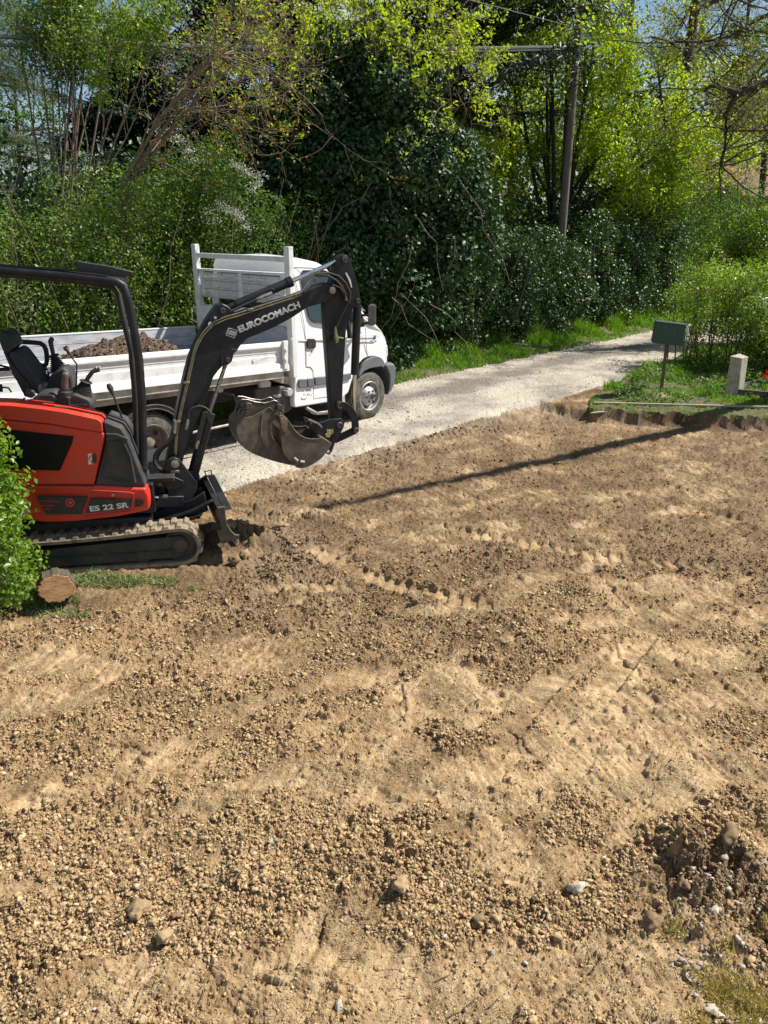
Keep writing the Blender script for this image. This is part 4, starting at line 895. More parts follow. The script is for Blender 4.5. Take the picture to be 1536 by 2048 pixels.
    # boom
    bo = [(331, 938), (338, 905), (347, 860), (356, 812), (369, 752), (380, 712), (391, 686), (405, 655), (420, 630), (434, 611), (446, 607), (456, 612), (471, 628), (520, 612), (583, 593), (641, 569), (655, 566), (668, 570), (674, 580), (671, 592), (660, 602), (650, 605), (616, 614), (585, 635), (552, 653), (520, 667), (495, 677), (482, 690), (474, 701), (468, 707), (465, 720), (457, 729), (446, 731), (438, 740), (427, 754), (422, 768), (414, 790), (403, 820), (392, 850), (381, 880), (370, 905), (364, 930), (353, 942), (341, 945)]
    mb = MB(); mb.prism([E(*p, 6.575) for p in bo], NV()*(.13)); bm_ = mb.build('boom', M['black_paint'], root, bevel=.008, seg=2)
    mb = MB()
    for Yp in (6.555, 6.69):
        plate(mb, [(190, 600), (200, 545), (245, 470), (285, 462), (320, 480), (370, 520), (330, 540), (250, 590), (210, 640)], c2, Yp, .035); plate(mb, [(275, 880), (270, 810), (345, 760), (390, 765), (352, 800), (350, 840), (325, 865)], c2, Yp, .035)
    mb.build('boom_lug', M['black_paint'], bm_, bevel=.004)
    text3d('EUROCOMACH', E(479.5, 666, 6.5735), E(601.5, 614.5, 6.5735), .058, -NV(), 'brand_lettering', M['letter'], bm_, bold=.045)
    # lozenge mark before the letters
    q = [(535, 1078), (645, 1108), (608, 1208), (500, 1168)]; Q = PL(q, e6, 6.571); c = sum(Q, Vector())/4
    mb = MB()
    for i in range(4):
        a, b = Q[i], Q[(i+1) % 4]; mb.prism([a, b, b+(c-b)*.13, a+(c-a)*.13], NV()*(.004))
    ex = (Q[1]-Q[0]).normalized(); ez = (Q[0]-Q[3]).normalized()
    for k in range(5):
        u = -.6+.3*k; a = c+(Q[1]-Q[0])*.5*u*.95; h_ = (Q[0]-Q[3])*.30
        mb.prism([a-h_-ex*.0035, a-h_+ex*.0035, a+h_+ex*.0035+(Q[1]-Q[0])*.06, a+h_-ex*.0035+(Q[1]-Q[0])*.06], NV()*(.004))
    for u in (-.28, .22): a = c+(Q[0]-Q[3])*u*.5; mb.prism([a-ex*.045-ez*.003, a+ex*.045-ez*.003, a+ex*.045+ez*.003, a-ex*.045+ez*.003], NV()*(.004))
    mb.build('lozenge_mark', M['letter'], bm_)
    def pin(p, conv, Y, r, par, name='pin', mat='pin', d=.03):
        c = E(*conv(*p), Y); mb = MB(); mb.lathe(c, NV()*(-1), [(r, 0), (r, d*.7), (r*.85, d), (r*.45, d), (r*.4, d*.8)], 20); return mb.build(name, M[mat], par)
    pin((283, 503), c2, 6.555, .024, bm_); pin((1012, 370), c2, 6.575, .032, bm_, mat='steel'); pin((318, 832), c2, 6.555, .020, bm_)
    mb = MB(); 
    for x_, y_, r in ((205, 597, .022), (236, 552, .012)): mb.lathe(E(*c2(x_, y_), 6.553), NV()*(-1), [(r, 0), (r, .002)], 20)
    mb.build('round_sticker', M['letter'], bm_)
    # hard pipes along the boom
    for k, dy in enumerate((0, 9)):
        mb = MB(); mb.tube([E(x_+dy*.25, y_+dy*.5, 6.545+k*.0) for x_, y_ in ((349, 905), (352, 862), (362, 812), (374, 762), (387, 702), (392, 688), (405, 665), (425, 645), (450, 634), (475, 627), (520, 612), (582, 592), (600, 585))], .0075, 8); mb.build('hydraulic_pipe', M['pipe'], bm_, angle=60)
    mb = MB()
    for p in ((373, 765), (500, 619), (355, 843)): mb.box(E(*p, 6.55), (.05, .03, .02))
    mb.build('pipe_clamp', M['pipe'], bm_, bevel=.003)
    mb = MB(); mb.tube([E(600, 585, 6.55), E(610, 575, 6.54), E(622, 560, 6.54), E(640, 550, 6.54), E(655, 547, 6.54)], .009, 8); mb.tube([E(607, 583, 6.57), E(620, 570, 6.55), E(634, 558, 6.55), E(645, 553, 6.55)], .009, 8); mb.tube([E(590, 590, 6.545), E(604, 583, 6.545)], .013, 8); mb.build('hose_fitting', M['steel'], bm_)
    # lower hose loops beside the boom foot
    for k in range(3):
        o_ = k*14; mb = MB(); mb.tube([E(*e3(x_+o_, y_+o_*.3), 6.50+.03*k) for x_, y_ in ((760, 330), (745, 360), (690, 430), (600, 500), (560, 570), (555, 640), (590, 700), (650, 725))], .014, 10); mb.build('hydraulic_hose', M['rubber'], root, angle=60)
    for pts in (((760, 200), (770, 250), (768, 300), (760, 340)), ((900, 200), (895, 240), (880, 300)), ((1010, 420), (990, 460), (985, 500))):
        mb = MB(); mb.tube([E(*e3(*p), 6.5) for p in pts], [.012, .016, .013, .016][:len(pts)], 8); mb.build('hose_fitting', M['steel'], root)
    mb = MB(); mb.tube([E(*e3(*p), 6.52) for p in ((900, 190), (905, 130), (950, 80), (1020, 62), (1080, 80), (1130, 130))], .012, 8); mb.build('hydraulic_hose', M['rubber'], root)
    # boom cylinder in front of the boom
    a, b = E(*e3(950, 770), 6.64), E(*e3(1120, 130), 6.64)
    mb = MB(); mb.tube([a, b], .050, 18); mb.lathe(a, NV()*(1), [(.055, -.06), (.055, .06)], 18); bc = mb.build('boom_cylinder', M['black_paint'], root, bevel=.003)
    mb = MB(); mb.tube([E(*e3(1118, 135), 6.64), E(454, 720, 6.64)], .017, 12); mb.build('boom_rod', M['steel'], bc)
    mb = MB(); plate(mb, [(1050, 130), (1085, 120), (1180, 155), (1150, 250), (1110, 240), (1090, 170), (1030, 420), (990, 470), (970, 440)], e3, 6.555, .02); mb.build('cylinder_guard', M['rubber'], bc, bevel=.003)
    # stick cylinder on top
    a, b = E(447, 620, 6.64), E(584, 562, 6.64)
    mb = MB(); d_ = (b-a).normalized(); mb.tube([a+d_*.12, b], .040, 18); mb.tube([a, a+d_*.14], [.026, .034], 14); mb.tube([b-d_*.05, b], .046, 18); sc_ = mb.build('stick_cylinder', M['black_paint'], root, bevel=.002)
    mb = MB(); mb.tube([b, E(674, 522.5, 6.64), E(688, 516, 6.64)], .0195, 14); mb.build('stick_rod', M['chrome'], sc_)
    mb = MB(); mb.tube([E(*e6(*p), 6.58) for p in ((850, 670), (1050, 595), (1085, 600), (1100, 630))], .006, 8); mb.build('cylinder_pipe', M['black_paint'], sc_)
    mb = MB(); mb.tube([E(*e6(*p), 6.56) for p in ((560, 880), (700, 810), (880, 730))], .011, 8); mb.build('hydraulic_hose', M['rubber'], sc_); mb = MB(); mb.tube([E(*e6(*p), 6.56) for p in ((880, 730), (960, 695), (1070, 650))], [.013, .017, .015], 8); mb.build('hose_fitting', M['steel'], sc_)
    # stick (arm)
    ar_ = [(1045, 190), (1052, 155), (1072, 136), (1095, 130), (1120, 140), (1138, 170), (1160, 250), (1185, 330), (1200, 390), (1210, 445), (1207, 470), (1190, 482), (1150, 495), (1125, 560), (1110, 640), (1100, 800), (1088, 1010), (1085, 1110), (1080, 1250), (1012, 1235), (1003, 1100), (990, 900), (975, 700), (962, 455), (985, 400), (1000, 330), (1030, 260)]
    mb = MB(); plate(mb, ar_, c2, 6.585, .11); st_ = mb.build('stick', M['black_paint'], root, bevel=.008)
    mb = MB()
    for Yp in (6.555, 6.70): plate(mb, [(1045, 190), (1052, 155), (1072, 136), (1095, 130), (1120, 140), (1138, 170), (1190, 340), (1208, 440), (1205, 470), (1185, 480), (1140, 470), (1100, 430), (1060, 330), (1040, 260)], c2, Yp, .03)
    mb.build('stick_cheek', M['black_paint'], st_, bevel=.004)
    pin((1095, 165), c2, 6.555, .026, st_); pin((1185, 440), c2, 6.555, .022, st_); pin((1062, 1133), c2, 6.585, .036, st_, d=.045)
    mb = MB(); plate(mb, [(1105, 255), (1112, 250), (1140, 300), (1150, 350), (1143, 352), (1128, 305)], c2, 6.551, .006); mb.build('white_scratch', M['letter'], st_)
    for pts, r in ((((910, 258), (1000, 255), (1060, 275), (1105, 320), (1135, 380), (1135, 430), (1110, 480), (1075, 540), (1050, 600), (1038, 640)), .009), (((900, 265), (980, 270), (1040, 300), (1080, 345), (1105, 400), (1100, 440)), .011), (((1020, 330), (1070, 350), (1105, 400), (1115, 440)), .006)):
        mb = MB(); mb.tube([E(*c2(*p), 6.53) for p in pts], r, 8); mb.build('hydraulic_hose', M['rubber'] if r > .006 else M['pipe'], st_, angle=60)
    mb = MB(); mb.tube([E(*c2(*p), 6.53) for p in ((1038, 610), (1040, 660), (1045, 685), (1048, 720))], [.010, .014, .020, .012], 8); mb.tube([E(*c2(*p), 6.54) for p in ((1025, 685), (1060, 685), (1090, 690))], .008, 8); mb.build('hose_fitting', M['pipe'], st_)
    # bucket cylinder
    a, b = E(*c2(1185, 470), 6.64), E(*c2(1166, 932), 6.64)
    mb = MB(); mb.tube([a, b], .038, 18); mb.tube([a+Vector((-.10, -.02, -.03)), E(*c2(1135, 690), 6.60)], .022, 10); bcy = mb.build('bucket_cylinder', M['black_paint'], root, bevel=.002)
    mb = MB(); mb.tube([b, E(*c2(1158, 1190), 6.64), E(*c2(1172, 1290), 6.64)], .021, 14); mb.build('bucket_rod', M['chrome'], bcy)
    # links and coupler
    mb = MB()
    for Yp in (6.54, 6.71): plate(mb, [(1075, 1115), (1110, 1118), (1160, 1155), (1192, 1220), (1196, 1290), (1185, 1318), (1160, 1315), (1150, 1290), (1148, 1240), (1125, 1185), (1080, 1152)], c2, Yp, .022)
    lk_ = mb.build('tipping_link', M['black_paint'], root, bevel=.003)
    mb = MB()
    for Yp in (6.565, 6.685): plate(mb, [(1360, 490), (1400, 470), (1425, 510), (1400, 550), (1200, 645), (1130, 650), (1080, 610), (1200, 570)], e4, Yp, .022)
    mb.build('bucket_link', M['black_paint'], lk_, bevel=.003); pin((1390, 512), e4, 6.545, .027, lk_, d=.02)
    mb = MB()
    for Yp in (6.53, 6.72):
        plate(mb, [(1020, 440), (1140, 400), (1240, 395), (1275, 430), (1270, 480), (1230, 560), (1180, 640), (1150, 730), (1120, 768), (1085, 755), (1075, 700), (1100, 640), (1040, 600), (930, 520), (910, 480), (940, 440)], e4, Yp, .028)
    plate(mb, [(900, 405), (1000, 440), (1060, 500), (1040, 560), (930, 500)], e4, 6.56, .16)
    qc = mb.build('quick_coupler', M['black_paint'], root, bevel=.004)
    pin((1222, 460), e4, 6.535, .030, qc, d=.02)
    mb = MB(); mb.tube([E(*e4(*p), 6.50) for p in ((900, 410), (1000, 450), (1040, 490))], .014, 8); mb.tube([E(*e4(*p), 6.52) for p in ((920, 470), (930, 445), (980, 450), (1020, 470))], .006, 8); mb.build('coupler_pin', M['pin'], qc)
    mb = MB(); plate(mb, [(1090, 500), (1125, 510), (1160, 505), (1165, 540), (1140, 560), (1120, 590), (1085, 580), (1080, 550), (1100, 540)], e4, 6.526, .004); mb.build('worn_yellow_sticker', M['yellowlabel'], qc)
    # bucket on the stick
    bp = [(612, 330), (628, 335), (660, 368), (700, 412), (735, 470), (775, 525), (820, 565), (870, 590), (930, 603), (990, 603), (1050, 590), (1145, 650), (1115, 705), (1090, 740), (1050, 790), (1010, 825), (960, 858), (900, 890), (840, 905), (790, 898), (750, 870), (700, 815), (655, 765), (635, 700), (628, 600), (625, 520), (612, 490)]
    Y1, W_ = 6.38, .50
    mb = MB(); plate(mb, bp, e4, Y1, .014); bk = mb.build('bucket', M['bucket'], root, bevel=.003)
    mb = MB(); plate(mb, bp, e4, Y1, .014); mb.v = [tuple(Vector(v)+Vector(NV()*(W_))) for v in mb.v]; mb.build('bucket_side', M['bucket_in'], bk, bevel=.003)
    sp = [(625, 520), (628, 600), (635, 700), (655, 765), (700, 815), (750, 870), (790, 898), (840, 905), (900, 890), (960, 858), (1010, 825), (1050, 790), (1090, 740), (1115, 705), (1145, 650), (1050, 590)]
    mb = MB(); mb.strip(PL(sp, e4, Y1+.014), NV()*(W_-.014), .014); mb.build('bucket_shell', M['bucket_in'], bk)
    rim_ = PL([(640, 350), (700, 412), (735, 470), (775, 525), (820, 565), (870, 590), (930, 603), (990, 603), (1050, 590)], e4, Y1-.001); mb = MB(); mb.tube(rim_, .0035, 6)
    mb.tube([p+Vector(NV()*(W_)) for p in rim_], .0035, 6); mb.build('worn_rim', M['edge'], bk)
    mb = MB(); plate(mb, [(612, 360), (640, 365), (690, 405), (688, 530), (655, 530), (618, 490)], e4, Y1-.018, .018); plate(mb, [(622, 390), (648, 400), (652, 515), (628, 495)], e4, Y1-.024, .006); mb.build('side_cutter', M['bucket_in'], bk, bevel=.003)
    mb = MB()
    for (x0, y0, x1, y1) in ((757, 797, 795, 828), (822, 835, 865, 840)):
        a, b = E(*e4(x0, y0), Y1-.003), E(*e4(x1, y1), Y1-.003); mb.tube([a, b], .012, 8)
    mb.build('slot_plate', M['beam'], bk)
    mb = MB(); mb.lathe(E(*e4(1106, 730), 6.528), NV()*(-1), [(.016, 0), (.016, .003)], 16); mb.build('coupler_eye', M['letter'], qc)
    frame()
    return root
M['redmark'] = pmat('red_mark', (.62, .05, .04), .5)
M['yellowlabel'] = pmat('faded_yellow_label', (.52, .45, .16), .6, c2=(.12, .10, .05), vs=60)
M['brown'] = pmat('brown_grip', (.10, .062, .048), .45, c2=(.14, .09, .07), vs=20)
excavator()

def spare_bucket():
    yaw = math.radians(24); wv = Vector((-math.sin(yaw), math.cos(yaw), 0)); W_ = .30
    Y1 = 6.43; frame((-1.80, 6.64, 0), 22); P0 = E(*e4(620, 700), Y1); frame()
    def pt(x, y, l=0):                   # the bucket's near side stands in a plane turned by yaw
        d = Vector(ray(*e4(x, y))); n = Vector((math.cos(yaw), math.sin(yaw), 0)).cross(Vector((0, 0, 1)))
        o = Vector((0, 0, CAM_H)); t = (P0-o).dot(n)/d.dot(n); return o+d*t+wv*l
    root = thing('digging_bucket', tuple(pt(500, 860)), 'toothed brown steel bucket carried inside the open bucket of the excavator', 'bucket')
    sp = [(285, 380), (340, 368), (420, 322), (498, 278), (520, 282), (535, 300), (566, 372), (545, 410), (528, 435), (516, 480), (518, 530), (535, 590), (580, 655), (640, 722), (700, 790), (758, 875), (700, 868), (600, 845), (500, 815), (400, 780), (320, 745), (255, 705), (215, 650), (185, 590), (170, 530), (172, 470), (195, 420), (240, 380)]
    mb = MB(); mb.prism([pt(*p) for p in sp], wv*.014); b0 = mb.build('side_plate', M['bucket'], root, bevel=.003)
    mb = MB(); mb.prism([pt(*p, W_) for p in sp], wv*.014); mb.build('side_plate', M['bucket'], root, bevel=.003)
    sh = [(265, 340), (240, 380), (195, 420), (172, 470), (170, 530), (185, 590), (215, 650), (255, 705), (320, 745), (400, 780), (500, 815), (600, 845), (700, 868), (758, 878)]
    mb = MB(); mb.strip([pt(*p, .005) for p in sh], wv*(W_+.01), .014); mb.build('shell', M['bucket'], root)
    for l in (.06, .20):                 # hinge plates
        mb = MB(); mb.prism([pt(*p, l) for p in ((228, 232), (245, 215), (300, 215), (380, 240), (480, 252), (540, 235), (570, 222), (610, 235), (640, 280), (668, 352), (640, 380), (560, 372), (520, 282), (430, 330), (340, 390), (280, 380), (250, 320), (232, 270))], wv*.022); mb.build('hinge_plate', M['bucket'], root, bevel=.003)
        mb = MB(); mb.tube([pt(*p, l-.001) for p in ((240, 212), (300, 214), (380, 238), (480, 250), (540, 233), (575, 220), (610, 235), (640, 280), (668, 352))], .004, 6); mb.build('worn_edge', M['edge'], root)
    for x, y, r in ((290, 268, .034), (610, 278, .028)):
        mb = MB(); mb.tube([pt(x, y, -.0), pt(x, y, .30)], r*.72, 14); mb.lathe(pt(x, y, .0), -wv, [(r, -.02), (r, .01), (r*.8, .02), (r*.4, .02)], 18); mb.build('hinge_pin', M['pin'], root)
    for l in (.02, .12, .24):            # teeth folded over the back
        mb = MB(); mb.prism([pt(*p, l) for p in ((232, 345), (252, 318), (275, 322), (290, 352), (262, 375), (240, 430), (225, 420))], wv*.045); mb.build('tooth', M['pin'], root, bevel=.004)
    mb = MB(); mb.tube([pt(*p, -.002) for p in ((440, 330), (425, 450), (420, 580), (470, 680), (540, 825))], .005, 6); mb.tube([pt(*p, -.002) for p in ((500, 278), (535, 300), (566, 372), (528, 435), (516, 480), (518, 530), (535, 590), (640, 722), (758, 872))], .004, 6); mb.build('weld_seam', M['bucket_in'], b0)
spare_bucket()

# ---------------------------------------------------------------- flatbed truck
TO = Vector((-2.79, 8.70, 0)); TU = Vector((RU[0], RU[1], 0)); TV = Vector((RV[0], RV[1], 0)); UP = Vector((0, 0, 1))
def TP(s, l, z): return TO+TU*s+TV*l+UP*z
def TX(px, py, l):                       # (s, z) of a photo position on the plane l metres in from the wheels' outer face
    d = Vector(ray(px, py)); o = Vector((0, 0, CAM_H)); t = (l-(o-TO).dot(TV))/d.dot(TV); p = o+d*t
    return ((p-TO).dot(TU), p.z)
def TQ(pts, conv, l): return [TP(s, l, z) for s, z in (TX(*conv(*p), l) for p in pts)]
full = lambda x, y: (x, y)
def truck():
    root = thing('flatbed_truck', tuple(TP(1.86, 1, 0)), 'white single-cab tipper truck with dropside bed and mesh headboard parked on the lane', 'truck')
    # cab: section outline along the side, rounded in towards the roof
    side = [(175, 1835), (168, 1780), (182, 1540), (185, 1000), (172, 600), (168, 260), (180, 195), (230, 178), (330, 172), (430, 182), (520, 205), (600, 250), (700, 385), (800, 530), (905, 668), (1000, 800), (1080, 872), (1190, 985), (1250, 1060), (1278, 1110), (1290, 1190), (1296, 1340), (1240, 1365), (1205, 1375), (1180, 1325), (1140, 1290), (1080, 1272), (1020, 1275), (960, 1300), (905, 1360), (860, 1450), (825, 1560), (790, 1680), (720, 1745), (560, 1792), (190, 1852)]
    sz = [TX(*e5(*p), 0) for p in side]
    def inset(z, s): return .02+.16*max(0, (z-1.25)/1.05)**1.3+(.14*max(0, (s-3.9)/.4)**1.5)
    W_ = 1.98; n = len(sz); rows = []
    lat = [0, .10, .3, .99, 1.68, 1.88, 1.98]
    V = []
    for q, l in enumerate(lat):
        for s, z in sz:
            i = inset(z, s); c = (l/W_-.5); ll = i+(W_-2*i)*(l/W_)
            bul = .10*(1-(2*c)**2)*max(0, min(1, (s-3.0)/.6))*(1 if s > 3 else 0); rfz = .06*(1-(2*c)**2)*max(0, min(1, (z-2.1)/.15))
            V.append(TP(s+bul, ll, z+rfz))
    F = [[q*n+k, q*n+(k+1) % n, (q+1)*n+(k+1) % n, (q+1)*n+k] for q in range(len(lat)-1) for k in range(n)]
    F += [list(range(n)), [(len(lat)-1)*n+k for k in reversed(range(n))]]
    mb = MB(); mb.add(V, F); cab = mb.build('cab', M['white'], root, bevel=.022, seg=3, angle=28)
    sb0 = min(s for s, z in sz)
    mb = MB(); mb.box(TP(TX(*e5(172, 600), 0)[0]-.004, .99, 1.86), (.03, 1.42, .52), TU, TV, UP); mb.build('rear_window', M['glass'], root, bevel=.02)
    def onside(pts, out, th, conv=e5):   # a plate lying on the cab's side
        P = []
        for p in pts:
            s, z = TX(*conv(*p), .03); P.append(TP(s, inset(z, s)-out, z))
        return P, TV*th
    def sideplate(name, pts, out, th, mat, par=root, bevel=.004, conv=e5):
        mb = MB(); P, o = onside(pts, out, th, conv); mb.prism(P, o); return mb.build(name, M[mat], par, bevel=bevel)
    def line(name, pts, r, mat, par, out=.0, conv=e5):
        mb = MB(); P, o = onside(pts, out, 0, conv); mb.tube(P, r, 6); return mb.build(name, M[mat], par)
    line('door_gap', [(215, 250), (240, 480), (262, 720), (280, 900), (290, 1100), (293, 1385), (340, 1388), (370, 1430), (376, 1600), (374, 1748), (560, 1722), (700, 1690)], .0035, 'rubber', cab, .0)
    line('roof_gap', [(180, 258), (300, 262), (420, 266), (500, 272)], .0035, 'rubber', cab)
    line('door_gap', [(905, 700), (950, 860), (968, 950), (970, 1040), (978, 1180), (990, 1262)], .0035, 'rubber', cab)
    line('swage_line', [(215, 1085), (300, 1088), (520, 1072), (720, 1055), (900, 1030), (1060, 1018), (1110, 1028)], .009, 'white', cab, -.004)
    line('swage_line', [(1110, 1028), (1118, 1060), (1080, 1080), (900, 1085)], .007, 'white', cab, -.004)
    g = sideplate('side_window', [(305, 345), (330, 305), (560, 300), (640, 330), (880, 690), (905, 860), (880, 885), (400, 872), (365, 850), (345, 810), (330, 700)], .004, .03, 'glass', root, .006)
    line('window_seal', [(330, 700), (345, 820), (370, 862), (400, 882), (600, 888), (880, 892), (910, 868), (885, 690), (645, 322), (560, 292), (330, 297), (300, 345), (330, 700)], .008, 'rubber', g, .004)
    sideplate('door_handle', [(300, 1075), (320, 1066), (385, 1068), (400, 1085), (398, 1160), (380, 1175), (320, 1180), (302, 1165)], .012, .03, 'rubber')
    line('lock', [(352, 1212), (358, 1216)], .012, 'grey_plastic', cab, .004)
    for p in ([(196, 1535), (215, 1522), (285, 1520), (292, 1620), (205, 1625), (194, 1600)], [(298, 1520), (362, 1512), (372, 1600), (365, 1612), (302, 1618)], [(378, 1505), (410, 1498), (560, 1488), (790, 1455), (792, 1520), (560, 1570), (385, 1596)]):
        sideplate('rub_strip', p, .028, .04, 'grey_plastic', root, .01)
    sideplate('wheel_arch_trim', [(880, 1500), (895, 1420), (930, 1345), (985, 1295), (1050, 1268), (1110, 1268), (1160, 1290), (1195, 1325), (1222, 1378), (1190, 1398), (1150, 1380), (1080, 1388), (1010, 1400), (945, 1430), (905, 1480)], .02, .05, 'grey_plastic', root, .008)
    mb = MB(); c_, o = onside([(1070, 1050)], .0, 0); mb.lathe(c_[0], -TV, [(.028, 0), (.026, .012), (.012, .016)], 14); mb.build('side_repeater', M['grey_plastic'], root)
    sideplate('headlamp', [(1262, 1160), (1278, 1140), (1290, 1180), (1296, 1260), (1280, 1290), (1262, 1240)], .004, .14, 'lamp', root, .01)
    mb = MB(); mb.prism(TQ([(1115, 1310), (1138, 1320), (1136, 1390), (1095, 1392)], e5, .2), TV*.02); mb.build('amber_lamp', M['amber'], root, bevel=.004)
    # worn sticker behind the door, strokes only
    mb = MB(); rr = random.Random(5)
    for y in (1650, 1700):
        for k in range(5):
            x = 268+k*20; pts = [(x+rr.uniform(-3, 3), y+rr.uniform(-12, 12)) for _ in range(4)]; P, o = onside(pts, .003, 0); mb.tube(P, .0035, 5)
    P, o = onside([(235, 1735), (250, 1750), (285, 1745), (300, 1735)], .003, 0); mb.tube(P, .005, 5)
    mb.build('worn_sticker', M['beam'], root)
    # windscreen (raked, mostly seen edge-on)
    ws = [TX(*e5(*p), 0) for p in ((625, 290), (990, 785))]
    (s0, z0), (s1, z1) = ws; nrm = (TU*(z0-z1)+UP*(s1-s0)).normalized()
    mb = MB(); A = [TP(s0+.07, .30, z0), TP(s1+.09, .14, z1), TP(s1+.09, 1.84, z1), TP(s0+.07, 1.68, z0)]; mb.prism([a+nrm*.028 for a in A], nrm*.012); mb.build('windscreen', M['glass'], root, bevel=.01)
    # mirror
    mb = MB(); mb.prism(TQ([(1000, 700), (1012, 680), (1065, 678), (1085, 700), (1085, 900), (1070, 918), (1012, 920), (1000, 900)], e5, -.28), TV*.10+TU*.12); mi = mb.build('wing_mirror', M['rubber'], root, bevel=.02, seg=3)
    mb = MB(); mb.prism(TQ([(905, 770), (925, 765), (960, 850), (960, 930), (920, 935), (905, 900)], e5, -.02), TV*.06); 
    mb.tube([TQ([(925, 800)], e5, 0)[0], TQ([(1010, 795)], e5, -.26)[0]], .018, 8); mb.tube([TQ([(940, 900)], e5, 0)[0], TQ([(1010, 885)], e5, -.26)[0]], .022, 8); mb.build('mirror_arm', M['rubber'], mi, bevel=.004)
    # bumper
    fb = [TX(*e5(*p), 0) for p in ((1210, 1378), (1240, 1352), (1330, 1350), (1346, 1400), (1345, 1500), (1335, 1560), (1300, 1655), (1222, 1712), (1245, 1640), (1252, 1560), (1250, 1480))]
    V = []; lat = [-.0, .12, .35, 1.0, 1.65, 1.88, 2.0]; n = len(fb); sF = max(s for s, z in fb)
    for l in lat:
        c = 2*l/2.0-1
        for s, z in fb: V.append(TP(s+.10*(1-c*c)+(-.06 if abs(c) > .95 and s > sF-.15 else 0), l, z))
    F = [[q*n+k, q*n+(k+1) % n, (q+1)*n+(k+1) % n, (q+1)*n+k] for q in range(len(lat)-1) for k in range(n)]+[list(range(n)), [(len(lat)-1)*n+k for k in reversed(range(n))]]
    mb = MB(); mb.add(V, F); bu = mb.build('front_bumper', M['grey_plastic'], root, bevel=.02, seg=3)
    line('bumper_seam', [(1256, 1520), (1300, 1525), (1342, 1512)], .004, 'rubber', bu, .045)
    # grille, number plate side of the front: seen only from other positions
    mb = MB(); s, z = TX(*e5(1292, 1200), 0); mb.prism([TP(s+.02, .55, z-.06), TP(s+.02, 1.45, z-.06), TP(s-.005, 1.45, z+.08), TP(s-.005, .55, z+.08)], TU*.03); mb.build('grille', M['rubber'], root, bevel=.01)
    # wheels
    def wheel(s, l0, front, name='wheel', flip=1):
        c = TP(s, l0, .35); ax = -TV*flip
        w_ = thing(name, tuple(c), None, None); w_.parent = root; w_.location = c-wl(root); del_ = w_
        mb = MB(); mb.lathe(c, ax, [(.215, -.01), (.225, .005), (.30, .004), (.335, -.015), (.349, -.045), (.352, -.10), (.349, -.155), (.335, -.185), (.30, -.20), (.21, -.20)], 48, close=True)
        rr = random.Random(9); u = TU; 
        for k in range(40):                                                        # tread blocks on the shoulder
            t = 2*math.pi*k/40; d = TU*math.cos(t)+UP*math.sin(t); tg = -TU*math.sin(t)+UP*math.cos(t)
            for h0, h1 in ((-.035, -.075), (-.125, -.165)): mb.box(c+d*.351+ax*((h0+h1)/2), (.014, .036, abs(h1-h0)), d, tg, ax)
        mb.build('tyre', M['tyre'], w_, angle=35)
        if front:
            mb = MB(); mb.lathe(c, ax, [(.20, -.12), (.205, -.02), (.220, .002), (.214, .008), (.198, .0), (.188, -.045), (.165, -.058), (.150, -.040), (.118, .000), (.095, .022), (.060, .030), (.052, .052), (.040, .056), (.001, .056)], 48); rim = mb.build('rim', M['rim'], w_, angle=40)
            mb = MB()
            for k in range(6):
                t = 2*math.pi*k/6+.3; d = TU*math.cos(t)+UP*math.sin(t); mb.lathe(c+d*.172+ax*-.052, ax, [(.022, 0), (.022, .006)], 14)
            mb.build('hand_hole', M['rubber'], rim)
            mb = MB()
            for k in range(6):
                t = 2*math.pi*k/6; d = TU*math.cos(t)+UP*math.sin(t); mb.lathe(c+d*.085+ax*.022, ax, [(.014, 0), (.012, .018)], 6)
            mb.build('wheel_nut', M['rubber'], rim)
            mb = MB(); mb.lathe(c+ax*.05, ax, [(.045, 0), (.042, .012), (.01, .014)], 20); mb.build('hub', M['rubber'], rim)
        else:
            mb = MB(); mb.lathe(c, ax, [(.20, -.15), (.205, -.02), (.220, .002), (.214, .008), (.198, .0), (.190, -.05), (.185, -.115), (.150, -.135), (.110, -.13), (.100, -.115), (.07, -.11), (.065, -.06), (.05, -.055), (.001, -.055)], 48); rim = mb.build('rim', M['rim_old'], w_, angle=40)
            mb = MB()
            for k in range(5):
                t = 2*math.pi*k/5+.5; d = TU*math.cos(t)+UP*math.sin(t); mb.lathe(c+d*.145+ax*-.134, ax, [(.026, 0), (.026, .006)], 14)
            mb.build('hand_hole', M['rubber'], rim)
    wheel(3.735, 0, True); wheel(.10, 0, False); wheel(.10, .24, False); wheel(3.735, 1.96, True, flip=-1); wheel(.10, 1.96, False, flip=-1); wheel(.10, 1.72, False, flip=-1)
    # rear mudguard
    for l, w2 in ((-.03, .50),):
        P = []; Q_ = []
        for k in range(19):
            a = math.radians(-8+196*k/18); P.append(TP(.10+.455*math.cos(a), l, .36+.44*math.sin(a))); Q_.append(TP(.10+.425*math.cos(a), l, .36+.41*math.sin(a)))
        mb = MB(); n = len(P); V = P+[p+TV*w2 for p in P]+Q_+[q+TV*w2 for q in Q_]; F = []
        for i in range(n-1): F += [[i, i+1, n+i+1, n+i], [2*n+i+1, 2*n+i, 3*n+i, 3*n+i+1], [i+1, i, 2*n+i, 2*n+i+1], [n+i, n+i+1, 3*n+i+1, 3*n+i]]
        F += [[0, n, 3*n, 2*n], [n-1, 3*n-1, 4*n-1, 2*n-1]]
        mb.add(V, F); mb.tube(P, .011, 8); mb.tube([(p+q)/2+TV*-.004-(p-TP(.1, l, .36)).normalized()*.03 for p, q in zip(P, Q_)], .009, 8); mb.build('mudguard', M['tank'], root)
    # chassis
    mb = MB()
    for l in (.58, 1.34): mb.prism([TP(-1.45, l, .78), TP(-1.45, l, .62), TP(4.0, l, .44), TP(4.0, l, .60), TP(2.2, l, .70)], TV*.07)
